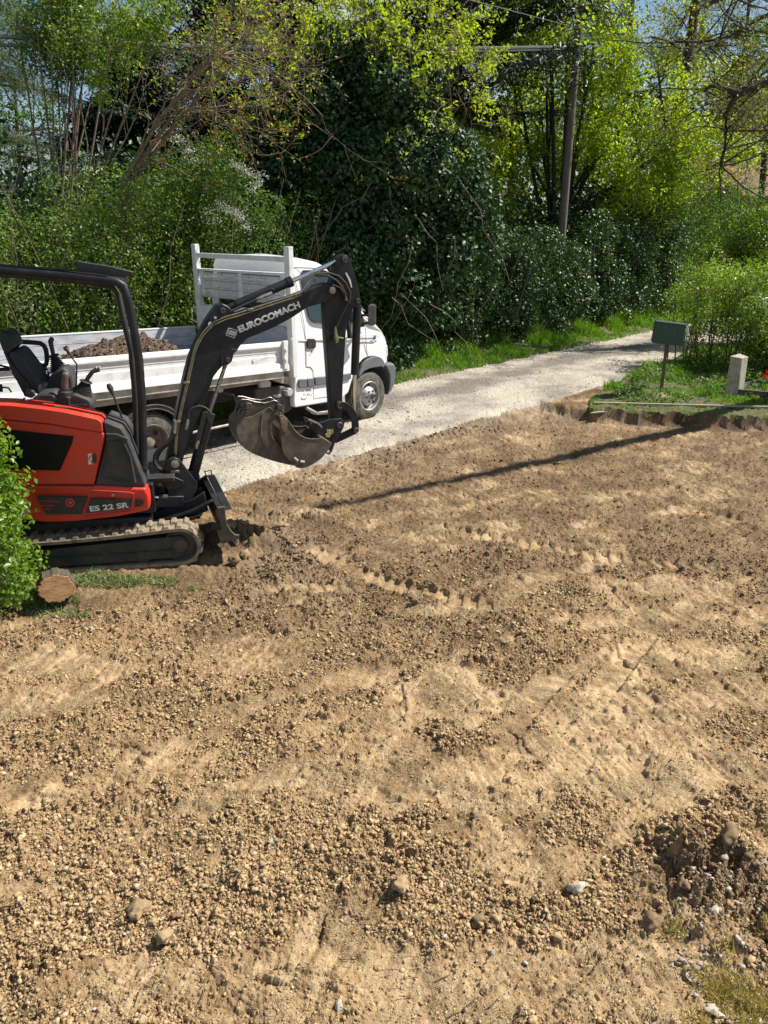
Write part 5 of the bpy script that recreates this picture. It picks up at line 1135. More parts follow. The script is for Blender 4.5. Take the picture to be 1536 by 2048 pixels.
    mb.tube([TP(.1, .2, .36), TP(.1, 1.8, .36)], .05, 10); mb.tube([TP(3.73, .1, .36), TP(3.73, 1.85, .36)], .04, 10); mb.lathe(TP(.1, 1.0, .36), TV, [(.12, -.14), (.15, 0), (.12, .14)], 16)
    mb.box(TP(3.3, 1.0, .45), (1.1, 1.1, .25), TU, TV, UP); mb.tube([TP(.5, 1, .40), TP(2.7, 1, .46)], .04, 10); mb.build('chassis', M['chassis'], root, bevel=.005)
    mb = MB(); mb.box(TP(2.62, .99, .56), (.62, 1.6, .34), TU, TV, UP); mb.box(TP(3.72, 1.0, .75), (.75, 1.35, .5), TU, TV, UP); mb.build('inner_wheel_housing', M['chassis'], root)
    # fuel tank, cap, step, side guard
    tk = [TX(*e7(*p), .10) for p in ((870, 505), (930, 480), (1270, 470), (1280, 520), (1275, 640), (1255, 715), (1180, 755), (1100, 752), (900, 650))]
    mb = MB(); mb.prism([TP(s, .10, z) for s, z in tk], TV*.5); t_ = mb.build('fuel_tank', M['tank'], root, bevel=.03, seg=3)
    c = TQ([(1230, 537)], e7, .02)[0]; mb = MB(); V = [c+(TU*math.cos(a)+UP*math.sin(a))*(.062 if k % 2 else .047) for k, a in ((k, 2*math.pi*k/16) for k in range(16))]; mb.prism(V, TV*.09); mb.build('filler_cap', M['capgrey'], t_, bevel=.008)
    mb = MB(); mb.prism(TQ([(1050, 560), (1135, 558), (1150, 578), (1100, 592), (1070, 585)], e7, .09), TV*.02); mb.build('tank_plate', M['rim'], t_, bevel=.004)
    mb = MB(); P = TQ([(300, 1855), (340, 1850), (432, 1905), (600, 1880), (600, 1920), (425, 1935), (380, 1925)], e5, .06); mb.prism(P, TV*.06); mb.tube(TQ([(300, 1850), (430, 1920)], e5, .04), .020, 8); mb.prism(TQ([(440, 1898), (700, 1868), (700, 1890), (440, 1922)], e5, .03), TV*.02); mb.build('cab_step', M['rim'], root, bevel=.005)
    mb = MB(); mb.tube([TP(.62, .03, .36), TP(1.8, .03, .36)], .016, 8); mb.build('side_guard_rail', M['rim'], root)
    # ---- bed
    lN = -.08; rail = [TX(124.6, 720.2, lN), TX(576, 683, lN)]
    def zl(s, a, b): return a[1]+(b[1]-a[1])*(s-a[0])/(b[0]-a[0])
    led = [TX(340, 760, lN), TX(567, 732.7, lN)]; led2 = [TX(340, 770, lN), TX(576, 742.5, lN)]
    sA, sB = -1.62, 2.12
    zr = lambda s: zl(s, *rail); zd = lambda s: zl(s, *led); ze = lambda s: zl(s, *led2)
    bed = thing('bed', tuple(TP(.3, 1, .9)), None, None); bed.parent = root; bed.location = TP(.3, 1, .9)-wl(root)
    mb = MB()                            # near dropside: flat panel with a rolled top rail and a flared foot
    for a, b in ((sA, sB),):
        sec = lambda s: [(lN, zr(s)), (lN-.012, zr(s)-.02), (lN-.012, zr(s)-.06), (lN+.012, zr(s)-.072), (lN+.014, zr(s)-.13), (lN+.02, zr(s)-.135), (lN+.02, zr(s)-.17), (lN+.012, zr(s)-.175), (lN+.010, zd(s)+.055), (lN-.008, zd(s)+.04), (lN-.03, zd(s)+.0), (lN-.035, ze(s)+.01), (lN+.05, ze(s)+.01), (lN+.05, zr(s))]
        S0 = sec(a)
        n = len(S0); ss = [a+(b-a)*k/12 for k in range(13)]; V = []
        for s in ss:
            wob = .004*math.sin(s*5.1)
            V += [TP(s, l+wob*(1 if .2 < (zr(s)-z) < .33 else .3), z) for l, z in sec(s)]
        F = [[q*n+k, q*n+(k+1) % n, (q+1)*n+(k+1) % n, (q+1)*n+k] for q in range(12) for k in range(n)]+[list(range(n)), [12*n+k for k in reversed(range(n))]]
        mb.add(V, F)
    ds = mb.build('dropside', M['white_old'], bed, bevel=.004)
    mb = MB()                            # dents and welded catch marks on the near side
    mb.prism(TQ([(845, 205), (862, 180), (874, 200), (870, 222), (853, 232), (848, 215)], e7, lN+.002), TV*.02); mb.tube(TQ([(880, 215), (990, 175), (1075, 180), (1075, 240)], e7, lN+.012), .004, 6); mb.tube(TQ([(1115, 232), (1160, 165)], e7, lN-.005), .007, 6); mb.build('dent', M['white_old'], ds, bevel=.003)
    mb = MB(); s0 = sA; mb.prism([TP(sA, lN+.0, ze(sA)+.005), TP(sA, lN+.0, ze(sA)-.085), TP(2.05, lN+.0, ze(2.05)-.085), TP(2.05, lN, ze(2.05)+.005)], TV*.06); mb.build('side_sill', M['beam'], bed, bevel=.006)
    mb = MB(); mb.prism([TP(-1.5, .10, ze(-1.5)-.05), TP(-1.5, .10, ze(-1.5)-.20), TP(1.85, .10, ze(1.85)-.155), TP(1.85, .10, ze(1.85)-.03)], TV*.1); mb.build('sub_frame', M['beam'], bed, bevel=.006)
    mb = MB(); mb.prism(TQ([(915, 400), (990, 385), (1035, 440), (1030, 480), (930, 490)], e7, -.02), TV*.06); mb.prism(TQ([(435, 490), (540, 485), (552, 520), (520, 540), (440, 520)], e7, -.02), TV*.06); mb.lathe(TQ([(913, 402)], e7, -.03)[0], -TV, [(.016, 0), (.016, .01), (.007, .01)], 10); mb.build('bed_bracket', M['beam'], bed, bevel=.004)
    mb = MB(); mb.prism([TP(sA, -.02, zd(sA)), TP(sB, -.02, zd(sB)), TP(sB, 2.0, zd(sB)), TP(sA, 2.0, zd(sA))], UP*-.04); mb.build('bed_floor', M['bed_floor'], bed)
    lF = 2.02; ft = lambda s: zl(s, TX(22, 675.5, lF), TX(390, 653.6, lF))
    for k in range(3):                   # far side: three boards
        h = .135; a0, a1 = ft(sA)-k*h, ft(sB)-k*h
        mb = MB(); mb.prism([TP(sA, lF, a0), TP(sB, lF, a1), TP(sB, lF, a1-h+.006), TP(sA, lF, a0-h+.006)], TV*.03); mb.build('side_board', M['boards'], bed, bevel=.004)
    mb = MB(); mb.prism([TP(sA, lF+.012, ft(sA)-.01), TP(sB, lF+.012, ft(sB)-.01), TP(sB, lF+.012, zd(sB)-.02), TP(sA, lF+.012, zd(sA)-.02)], TV*.03); mb.build('board_backing', M['beam'], bed)
    mb = MB(); mb.prism([TP(sA, lF-.005, ft(sA)+.012), TP(sB, lF-.005, ft(sB)+.012), TP(sB, lF-.005, ft(sB)-.006), TP(sA, lF-.005, ft(sA)-.006)], TV*.05); mb.build('board_cap', M['white_old'], bed, bevel=.003)
    mb = MB(); mb.prism([TP(sA-.03, lN+.03, zr(sA)), TP(sA-.03, lF, ft(sA)), TP(sA-.03, lF, zd(sA)-.03), TP(sA-.03, lN+.03, zd(sA)-.03)], TU*.03); mb.build('tailboard', M['white_old'], bed, bevel=.004)
    # ---- headboard
    hb = thing('headboard', tuple(TP(2.2, 1, 1)), None, None); hb.parent = root; hb.location = TP(2.2, 1, 1)-wl(root)
    sH = 2.22; pw = .10
    def HB(px, py): # point of the headboard plane (s = sH) behind a photo position -> (l, z)
        d = Vector(ray(px, py)); o = Vector((0, 0, CAM_H)); t = (sH-(o-TO).dot(TU))/d.dot(TU); p = o+d*t; return ((p-TO).dot(TV), p.z)
    zt = 2.495
    for l, zb in ((lN-.04, .85), (lF-.06, .95)):
        mb = MB(); mb.box(TP(sH, l+pw/2, (zt+zb)/2), (.075, pw, zt-zb), TU, TV, UP); mb.build('headboard_post', M['white_old'], hb, bevel=.006)
    def hbar(ya, yb, yc_, yd, name, th=.05, mat='white_old'):
        # ya,yb: top at left/right px in e6 ; bottoms yc_,yd
        l1, z1 = HB(*e6(180, ya)); l0, z0 = HB(*e6(1280, yb)); l3, z3 = HB(*e6(180, yc_)); l2, z2 = HB(*e6(1280, yd))
        mb = MB(); mb.prism([TP(sH-th/2, lF-.0, z1+(z1-z0)/(l1-l0)*(lF-l1)), TP(sH-th/2, lN, z0), TP(sH-th/2, lN, z2), TP(sH-th/2, lF, z3)], TU*th); return mb.build(name, M[mat], hb, bevel=.005)
    hbar(158, 205, 215, 275, 'top_rail'); hbar(347, 408, 375, 440, 'mesh_rail', .07)
    hbar(800, 860, 965, 1060, 'lower_panel', .03)
    mb = MB(); mb.prism([TP(sH+.01, lN+.02, 1.66), TP(sH+.01, lF-.02, 1.66), TP(sH+.01, lF-.02, .98), TP(sH+.01, lN+.02, .90)], TU*.03); mb.build('front_board', M['boards'], hb)
    lT, zT = HB(*e6(700, 385)); _, zB = HB(*e6(700, 800)); zT, zB = HB(*e6(1270, 440))[1], HB(*e6(1270, 840))[1]+.05
    # expanded mesh: pressed panel with rows of slots, three bands with stiffening folds between
    LA, LB = lN+.10, lF-.10; bands = 3; mull = [LA, LA+.055, (LA+LB)/2-.03, (LA+LB)/2+.03, LA+(LB-LA)*.77, LA+(LB-LA)*.80, LB-.055, LB]
    mb = MB(); zz0 = zT-.01; hband = (zz0-zB)/bands
    for i in range(bands):
        z1 = zz0-i*hband; z0 = z1-hband; s_ = sH-.01
        mb.prism([TP(s_-.02, LA, z0+.012), TP(s_-.02, LB, z0+.012), TP(s_+.01, LB, z0-.012), TP(s_+.01, LA, z0-.012)], UP*.006)
        rows_ = 4; hz = (hband-.05)/rows_
        for r in range(rows_+1): mb.box(TP(s_, (LA+LB)/2, z0+.028+r*hz), (.004, LB-LA, .010), TU, TV, UP)
        ncol = 44
        for c_ in range(ncol+1): mb.box(TP(s_+.0006, LA+(LB-LA)*c_/ncol, (z0+z1)/2), (.004, .0135, hband-.03), TU, TV, UP)
    for a, b in ((LA, LA+.07), ((LA+LB)/2-.05, (LA+LB)/2+.04), (LA+(LB-LA)*.74, LA+(LB-LA)*.75), (LB-.07, LB)):
        mb.box(TP(sH-.014, (a+b)/2, (zz0+zB)/2), (.008, b-a, zz0-zB), TU, TV, UP)
    mb.build('slotted_mesh', M['white_old'], hb, smooth=False)
    mb = MB(); mb.tube([TP(sH-.05, lF-.10, 2.0), TP(sH-.06, lF-.13, 1.95), TP(sH-.06, lF-.13, 1.75)], .010, 8); mb.tube([TP(sH-.06, lF+.12, 1.60), TP(sH-.06, lF+.12, 1.42), TP(sH-.06, lF+.0, 1.40)], .010, 8); mb.tube([TP(sH-.06, lF+.12, 1.60), TP(sH-.06, lF, 1.62)], .010, 8); mb.build('rope_hook', M['white_old'], hb)
    mb = MB(); mb.prism(TQ([(1165, 15), (1210, 8), (1212, 300), (1172, 300)], e7, lN-.05), TV*.05); mb.build('corner_post', M['white_old'], hb, bevel=.006)
    mb = MB()
    for y_ in (100, 205): mb.lathe(TQ([(1187, y_)], e7, lN-.055)[0], -TV, [(.022, 0), (.022, .018), (.012, .02)], 8)
    mb.tube(TQ([(1240, 0), (1262, -45)], e7, lN-.06), .010, 6); mb.build('latch', M['white_old'], hb)
    mb = MB(); mb.prism(TQ([(1010, 400), (1180, 372), (1285, 395), (1285, 470), (1150, 445)], e7, .12), TV*.4); mb.build('cross_member', M['beam'], hb, bevel=.006)
    mb = MB(); mb.tube([TP(1.1, -.01, .80), TP(1.28, -.01, .74), TP(1.34, -.0, .55), TP(1.3, .1, .35)], .012, 8); mb.build('brake_hose', M['rubber'], root)
M['capgrey'] = pmat('grey_cap', (.40, .41, .40), .5)
M['bed_floor'] = pmat('bed_floor', (.33, .31, .28), .7, c2=(.16, .13, .10), vs=3)
truck()
# soil heap on the bed
def heap():
    prof = [(TX(*c1(x, y), .75)) for x, y in ((430, 890), (560, 840), (760, 750), (850, 728), (960, 712), (1080, 692), (1160, 712), (1230, 745), (1340, 795))]
    ss = [p[0] for p in prof]; zs = [p[1] for p in prof]
    n = 150; S_, L_ = np.meshgrid(np.linspace(min(ss)-.5, min(2.0, max(ss)+.25), n), np.linspace(.02, 1.98, n), indexing='ij')
    crest = np.interp(S_, ss, zs, left=zs[0]-.1, right=zs[-1]-.15); q = 1-np.abs((L_-.85)/1.05)**1.7
    zb = .98; Z = zb+np.maximum(crest-zb, 0)*np.clip(q, 0, 1); endf = sst(min(ss)-.45, min(ss)+.35, S_)*sst(max(ss)+.25, max(ss)-.3, S_)
    Z = zb-.01+(Z-zb)*endf*.93
    Z = Z+np.clip((Z-zb)*4, 0, 1)*((fbm(S_*7, L_*7, 4, 301, .6)-.5)*.14+domes(S_*1.0, L_*1.0, .11, 303, .2, .5, .7)*.7+domes(S_*1.0, L_*1.0, .05, 305, .2, .5, .8)*.7)
    P = np.array(TO)[None, None]+S_[..., None]*np.array(TU)+L_[..., None]*np.array(TV)+Z[..., None]*np.array([0, 0, 1])
    i = np.arange(n-1)[:, None]*n+np.arange(n-1)[None]; F = np.stack([i, i+n, i+1+n, i+1], -1).reshape(-1, 4)
    o = fast('soil_heap', P.reshape(-1, 3), F, M['heap'], None, True, loc=tuple(TP(1.0, .9, .98)))
    tag(o, 'heap of dark crumbly earth lying in the white truck bed', 'soil heap')
    rg = np.random.default_rng(5); k = rg.integers(0, n*n, 5200); pz = Z.reshape(-1)[k]; ok = pz > zb+.02; k = k[ok]
    pp = P.reshape(-1, 3)[k]; s1 = scatter('heap_clods', pp, np.clip(rg.lognormal(math.log(.011), .5, len(k)), .005, .04), M['heapclod'], ROCK, label='loose brown clods covering the earth in the truck bed', cat='soil clods', seed=12)
M['heap'] = pmat('heap_soil', (.08, .052, .033), .95, c2=(.15, .105, .068), vs=14, bump=1, bs=50, dist=.02)
M['heapclod'] = clodmat('heap_clods', [(.06, .04, .026), (.12, .08, .05), (.085, .057, .036), (.27, .20, .14)])
heap()

# ---------------------------------------------------------------- plants
def leaves(name, P, Nn, size, mat, parent=None, aspect=.55, seed=1, droop=0.0, fold=.18, label=None, cat=None, kind=None):
    rng = np.random.default_rng(seed); n = len(P)
    Nn = Nn/np.maximum(np.linalg.norm(Nn, axis=1), 1e-6)[:, None]
    D = rng.normal(size=(n, 3)); D[:, 2] -= droop; D -= Nn*(D*Nn).sum(1)[:, None]; D /= np.maximum(np.linalg.norm(D, axis=1), 1e-6)[:, None]
    S = np.cross(Nn, D); L_ = (np.asarray(size)*rng.uniform(.6, 1.3, n))[:, None]; W = L_*aspect*.5
    m = P+D*L_*.45
    V = np.stack([P, m+S*W+Nn*W*fold*2, P+D*L_, m-S*W+Nn*W*fold*2], 1)
    F = np.array([[0, 1, 2], [0, 2, 3]])[None]+(np.arange(n)*4)[:, None, None]
    o = fast(name, V.reshape(-1, 3), F.reshape(-1, 3), mat, parent)
    return tag(o, label, cat, kind=kind)
def sph(n, rng):
    d = rng.normal(size=(n, 3)); return d/np.linalg.norm(d, axis=1)[:, None]
def lobe_leaves(C, R, n, rng, lo=.72, squash=1.0, up=.35, jit=.55):
    w = R**2/np.sum(R**2); k = rng.choice(len(C), n, p=w); d = sph(n, rng); u = lo+(1.06-lo)*rng.random(n)**.6
    d2 = d.copy(); d2[:, 2] *= squash
    P = C[k]+d2*(R[k]*u)[:, None]; Nn = d*.7+np.array([0, 0, up])+rng.normal(size=(n, 3))*jit
    return P, Nn
def tubes(name, polys, mat, parent=None, sides=5, **tg):
    if not polys: return None
    A = np.array([p for p, r in polys]); Rr = np.array([r for p, r in polys]); n, K, _ = A.shape
    T = np.gradient(A, axis=1); T /= np.maximum(np.linalg.norm(T, axis=2), 1e-9)[..., None]
    ref = np.where(np.abs(T[:, :1, 2:3]) > .8, np.array([[[1., 0, 0]]]), np.array([[[0, 0, 1.]]])); ref = np.broadcast_to(ref, T.shape)
    U_ = np.cross(T, ref); U_ /= np.maximum(np.linalg.norm(U_, axis=2), 1e-9)[..., None]; V_ = np.cross(T, U_)
    a = np.arange(sides)*2*np.pi/sides
    V = A[:, :, None]+(U_[:, :, None]*np.cos(a)[None, None, :, None]+V_[:, :, None]*np.sin(a)[None, None, :, None])*Rr[:, :, None, None]
    base = (np.arange(n)*K*sides)[:, None, None]; i = np.arange(K-1)[:, None]*sides; j = np.arange(sides)[None]; j2 = (j+1) % sides
    F = np.stack([i+j, i+j2, i+sides+j2, i+sides+j], -1)[None]+base[..., None]
    o = fast(name, V.reshape(-1, 3), F.reshape(-1, 4), mat, parent, True); return tag(o, **tg)
K_ = 6
def grow(rng, p, d, Ln, r, lvl, out, tips, nch=4, spread=.6, up=.15, wig=.18, taper=.45, frac=.62, start=.3):
    p = np.array(p, float); d = np.array(d, float); d /= np.linalg.norm(d); pts = [p]; ds = [d]
    for i in range(K_-1):
        d = d+rng.normal(size=3)*wig+np.array([0, 0, up*.4]); d /= np.linalg.norm(d); p = p+d*Ln/(K_-1); pts.append(p); ds.append(d)
    rad = r*(1-(1-taper)*np.arange(K_)/(K_-1)); out.append((np.array(pts), rad)); 
    if lvl == 0: tips.append((pts[-1], ds[-1])); tips.append((pts[3], ds[3])); return
    c = rng.integers(max(1, nch-1), nch+2)
    for q in range(c):
        u = start+(1-start)*(q+rng.random())/c; k = min(int(u*(K_-1)), K_-2); f = u*(K_-1)-k; pp = pts[k]*(1-f)+pts[k+1]*f
        s = sph(1, rng)[0]; nd = ds[k]+s*spread*1.4+np.array([0, 0, up]); nd /= np.linalg.norm(nd)
        grow(rng, pp, nd, Ln*frac*rng.uniform(.6, 1.2), max(r*(1-(1-taper)*u)*.55, .0035), lvl-1, out, tips, nch, spread, up, wig, taper, frac, start)
def tuft(tips, per, spread, rng):
    P = np.array([t[0] for t in tips]); D = np.array([t[1] for t in tips]); k = np.repeat(np.arange(len(P)), per); n = len(k)
    off = sph(n, rng)*(rng.random(n)**.5*spread)[:, None]; Nn = sph(n, rng)*.7+np.array([0, 0, .6]); return P[k]+off, Nn
fullc = lambda x, y: (x, y)
def base(px, Y):                         # where something seen at px stands, Y metres out, on the ground
    p = E(px, 700, Y); zc = Y*CO+CAM_H*SI; return Vector(((px-768)/FPX*zc, Y, 0))
def RL(s, d, z=0): return Vector((RQ[0]+RU[0]*s+RV[0]*d, RQ[1]+RU[1]*s+RV[1]*d, z))

def hedge(name, label, cat, s0, s1, d0, d1, top, mat, n, leaf, seed, nl=170, rl=(.22, .5), stems=60, stem_mat='twig', group=None, aspect=.55, inner=.12, curve=None):
    rng = np.random.default_rng(seed); root = thing(name, tuple(RL((s0+s1)/2, (d0+d1)/2)), label, cat, group)
    s = rng.uniform(s0, s1, nl); tp = np.array([top((q-s0)/(s1-s0)) for q in s]); z = tp*rng.random(nl)**.8; ed = np.clip(1-(z/tp)**3*.5, 0, 1)
    d = d0+(d1-d0)*rng.random(nl)**1.6+(1-ed)*.4; cx = RQ[0]+RU[0]*s+RV[0]*d; cy = RQ[1]+RU[1]*s+RV[1]*d
    C = np.stack([cx, cy, z], -1); R = rng.uniform(rl[0], rl[1], nl); P, Nn = lobe_leaves(C, R, int(n*(1-inner)), rng)
    m = int(n*inner); s = rng.uniform(s0, s1, m); d = rng.uniform(d0+.25, d1+.3, m); tp = np.array([top((q-s0)/(s1-s0)) for q in s]); z = tp*rng.random(m)*.95
    P2 = np.stack([RQ[0]+RU[0]*s+RV[0]*d, RQ[1]+RU[1]*s+RV[1]*d, z], -1); P = np.concatenate([P, P2]); Nn = np.concatenate([Nn, sph(m, rng)+[0, -.5, .2]])
    ok = P[:, 2] > .03; leaves('foliage', P[ok], Nn[ok], leaf, mat, root, aspect, seed)
    polys = []
    for k in range(stems):
        q = rng.uniform(s0, s1); dd = rng.uniform(d0-.05, (d0+d1)/2); b = np.array(RL(q, dd, 0)); h = top((q-s0)/(s1-s0))*rng.uniform(.5, 1.1)
        w = np.cumsum(rng.normal(size=(K_, 3))*.07, axis=0); w[:, 2] = 0; t = np.linspace(0, 1, K_)[:, None]; lean = np.array([rng.normal()*.35, rng.normal()*.2, 0])
        polys.append((b+w+t*np.array([0, 0, h])+t**2*lean*h*.5, np.linspace(.014, .004, K_)))
    tubes('branches', polys, M[stem_mat], root, 4); return root

# dense mixed hedge behind the truck
hedge('tall_hedge', 'tall dense small-leaved hedge rising behind the truck bed and the excavator canopy', 'hedge', -9.2, -2.6, 1.2, 2.9, lambda u: 3.5+.35*math.sin(u*9)+.2*math.sin(u*23)-.3*u, LF['privet'], 90000, .05, 31, nl=330, rl=(.2, .48), stems=90)
hedge('low_undergrowth_hedge', 'shaded hedge directly behind the truck cab and headboard', 'hedge', -2.8, 1.2, 1.1, 2.6, lambda u: 2.9+.3*math.sin(u*7), LF['green'], 42000, .055, 32, nl=150, stems=70)
hedge('laurel_hedge', 'dark glossy ivy and laurel hedge along the lane below the utility pole', 'hedge', 1.0, 9.0, .95, 2.5, lambda u: 2.35+.25*math.sin(u*11+1)+.1*math.sin(u*31), LF['laurel'], 90000, .075, 33, nl=300, rl=(.2, .46), stems=50, aspect=.62)
hedge('far_laurel_hedge', 'glossy hedge glinting white beside the lane to the left of the green mailbox', 'hedge', 9.0, 13.5, .9, 2.4, lambda u: 2.9-.2*u+.15*math.sin(u*9), LF['laurel'], 52000, .078, 34, nl=170, stems=24, aspect=.62)
hedge('green_bush_row', 'soft mid green bushes at the far end of the lane above the mailbox', 'bushes', 12.6, 19.5, .9, 3.0, lambda u: 4.4-.6*abs(u-.3)+.2*math.sin(u*13), LF['green'], 60000, .08, 35, nl=230, rl=(.35, .75), stems=24)
hedge('back_thicket', 'deep shaded thicket filling the space behind the hedges', 'thicket', -12, 22, 3.0, 5.0, lambda u: 4.0+.5*math.sin(u*17), LF['ivy'], 70000, .13, 36, nl=300, rl=(.5, 1.0), stems=60, inner=.5)

def blobtree(name, label, cat, loc, lobes, n, leaf, mat, seed, trunk=None, aspect=.6, group=None, droop=0.0, barkm='bark', squash=1.0, lo=.7):
    rng = np.random.default_rng(seed); root = thing(name, tuple(loc), label, cat, group)
    C = np.array([l[0] for l in lobes], float); R = np.array([l[1] for l in lobes], float); P, Nn = lobe_leaves(C, R, n, rng, lo=lo, squash=squash)
    leaves('crown', P, Nn, leaf, mat, root, aspect, seed, droop)
    if trunk: tubes('trunk', trunk, M[barkm], root, 8)
    return root
def lobefill(c, rad, n, rng, r, flat=.0):
    c = np.array(c); out = []
    for k in range(n):
        d = sph(1, rng)[0]*rng.random()**.4; out.append((c+d*np.array(rad), rng.uniform(*r)))
    return out
def poly(*P): # resample a hand-set line to K_ points
    A = np.array([list(p) for p in P], float); s = np.r_[0, np.cumsum(np.linalg.norm(np.diff(A, axis=0), axis=1))]; t = np.linspace(0, s[-1], K_)
    return np.stack([np.interp(t, s, A[:, i]) for i in range(3)], -1)

# ivy-smothered tree in the middle
rng = np.random.default_rng(41); b = base(715, 15.6)
lb = lobefill((b.x, b.y, 2.3), (1.75, .8, 2.3), 60, rng, (.3, .6))+lobefill((b.x+.25, b.y, 4.5), (1.45, .8, 1.6), 60, rng, (.28, .55))+lobefill((b.x-1.2, b.y+.3, 3.4), (1.0, .6, 1.6), 25, rng, (.25, .5))+lobefill((b.x+1.7, b.y+.5, 3.0), (.8, .6, 1.9), 34, rng, (.25, .5))+lobefill((b.x-.7, b.y+.2, 4.9), (.9, .6, .9), 18, rng, (.22, .42))
iv = blobtree('ivy_covered_tree', 'broad old tree smothered in dark glossy ivy behind the truck cab', 'tree', b, lb, 115000, .085, LF['ivy'], 42, [(poly(b, b+Vector((.1, 0, 3)), b+Vector((.3, 0, 6.3))), np.linspace(.22, .1, K_))], .8, droop=.7)
vn_ = []
for k in range(16):
    x0 = b.x+rng.uniform(-2.3, 1.9); y0 = b.y-rng.uniform(.8, 1.25); z0 = rng.uniform(1.2, 4.8); w_ = np.cumsum(rng.normal(size=(K_, 3))*.10, axis=0); t = np.linspace(0, 1, K_)[:, None]
    vn_.append((np.array([x0, y0, z0])+w_+t*np.array([rng.normal()*.6, 0, -rng.uniform(.5, 1.8)]), np.linspace(.008, .004, K_)))
tubes('hanging_stems', vn_, M['twig'], iv, 4)

# fig-like tree with tufts of new leaves at its twig tips
rng = np.random.default_rng(51); b = base(735, 16.9); out, tips = [], []
tg_ = [(500, 60), (560, 150), (600, 30), (640, 230), (690, 90), (740, 20), (760, 170), (820, 90), (860, 200), (900, 40), (950, 150), (985, 200), (520, 10), (960, 60), (620, 120), (660, 40), (800, 60), (860, 100), (720, 130), (900, 120), (1000, 110), (540, 90)]
for k, (px, py) in enumerate(tg_):
    e_ = E(px, py, b.y+rng.uniform(-2.6, -.6)); m0 = Vector((b.x+(e_.x-b.x)*rng.uniform(.25, .6), b.y-.2, 3.6+rng.uniform(-.3, 1.0)))
    out.append((poly(b+Vector((rng.normal()*.5, .3, .2)), m0, m0.lerp(e_, .6)), np.linspace(.024, .013, K_)))
    d_ = np.array(e_-m0); grow(rng, m0.lerp(e_, .45), d_, np.linalg.norm(d_)*.62, .013, 2, out, tips, nch=5, spread=.75, up=.08, wig=.2, frac=.6)
r_ = thing('fig_tree', tuple(b), 'spreading grey-twigged tree with yellow-green leaf tufts in front of the ivy', 'tree')
tubes('branches', out, M['twig'], r_, 5); tt = [tips[i] for i in rng.permutation(len(tips))[:int(len(tips)*.95)]]
P, Nn = tuft(tt, 9, .085, rng); leaves('leaf_tufts', P, Nn, .078, LF['fig'], r_, .5, 52)

# bright young maple on the right
rng = np.random.default_rng(61); b = base(1105, 25.3); out, tips = [], []
tg_ = [(930, 250), (960, 120), (1010, 20), (1060, 180), (1090, 60), (1140, -40), (1180, 120), (1240, 20), (1260, 200), (1320, 300), (1380, 320), (1420, 345), (1300, 120), (1200, 300), (1120, 320), (1000, 380), (1380, 270), (1050, 300), (1250, 360), (1160, 210), (1100, -120), (1220, -100), (1330, 230), (960, 430), (1330, 390)]
for k, (px, py) in enumerate(tg_):
    e_ = E(px, py, b.y+rng.uniform(-1.8, 1.6)); m0 = Vector((b.x+(e_.x-b.x)*.3, b.y+rng.uniform(-.4, .4), 2.4+rng.uniform(-.2, 1.4)))
    out.append((poly(b, m0, m0.lerp(e_, .7)), np.linspace(.10, .035, K_))); d_ = np.array(e_-m0)
    grow(rng, m0.lerp(e_, .35), d_, max(1.6, np.linalg.norm(d_)*.7), .035, 2, out, tips, nch=5, spread=.7, up=.05, wig=.14, frac=.6, start=.2)
r_ = thing('maple_tree', tuple(b), 'sunlit maple with bright yellow-green young leaves around the utility pole', 'tree')
tubes('branches', out, M['bark_dark'], r_, 5); P, Nn = tuft(tips, 40, .44, rng); leaves('crown', P, Nn, .115, LF['maple'], r_, .55, 62, droop=.8)
k = rng.permutation(len(tips))[:60]; P, Nn = tuft([tips[i] for i in k], 10, .22, rng); leaves('bronze_leaves', P, Nn, .11, LF['bronze'], r_, .5, 63, droop=.6)

# many-stemmed tree on the left
rng = np.random.default_rng(71); b = base(152, 12.9); out, tips = [], []
for k, (px, py) in enumerate([(60, -60), (100, -90), (140, -60), (165, -120), (200, -70), (240, -40), (290, -10), (110, 40), (215, 60), (180, 10), (330, 30), (30, 20)]):
    e_ = E(px, py, b.y+rng.uniform(-.8, .8)); m0 = b+Vector((rng.normal()*.12, rng.normal()*.1, 2.4)); m0.x += (e_.x-b.x)*.16
    out.append((poly(b, m0, m0.lerp(e_, .5), e_), np.linspace(.032, .008, K_))); d_ = np.array(e_-m0)
    grow(rng, m0.lerp(e_, .3), d_, np.linalg.norm(d_)*.55, .010, 2, out, tips, nch=5, spread=.6, up=.25, wig=.14, frac=.55)
r_ = thing('many_stemmed_tree', tuple(b), 'slim many-stemmed tree with thin new leaves above the left hedge', 'tree')
tubes('branches', out, M['twig'], r_, 5)
def wsel(t): x = Vector(t[0]); q = (x.x/max(.1, x.y)); return rng.random() < (.25+.75*(math.sin(q*31)+math.sin(x.z*2.7) > .2))
tt = [t for t in tips if wsel(t)]; P, Nn = tuft(tt, 44, .26, rng); leaves('crown', P, Nn, .055, LF['privet'], r_, .55, 72)
rng = np.random.default_rng(75); lbx = [(np.array(E(px, py, 12.4)), r0) for px, py, r0 in ((295, 40, .34), (265, 20, .3), (320, 70, .26), (240, 60, .24), (195, 150, .2), (200, 185, .2), (330, 15, .28), (285, 90, .2))]
P, Nn = lobe_leaves(np.array([l[0] for l in lbx]), np.array([l[1] for l in lbx]), 1900, rng, lo=.2); leaves('leafy_clumps', P, Nn, .065, LF['bright'], r_, .5, 76)

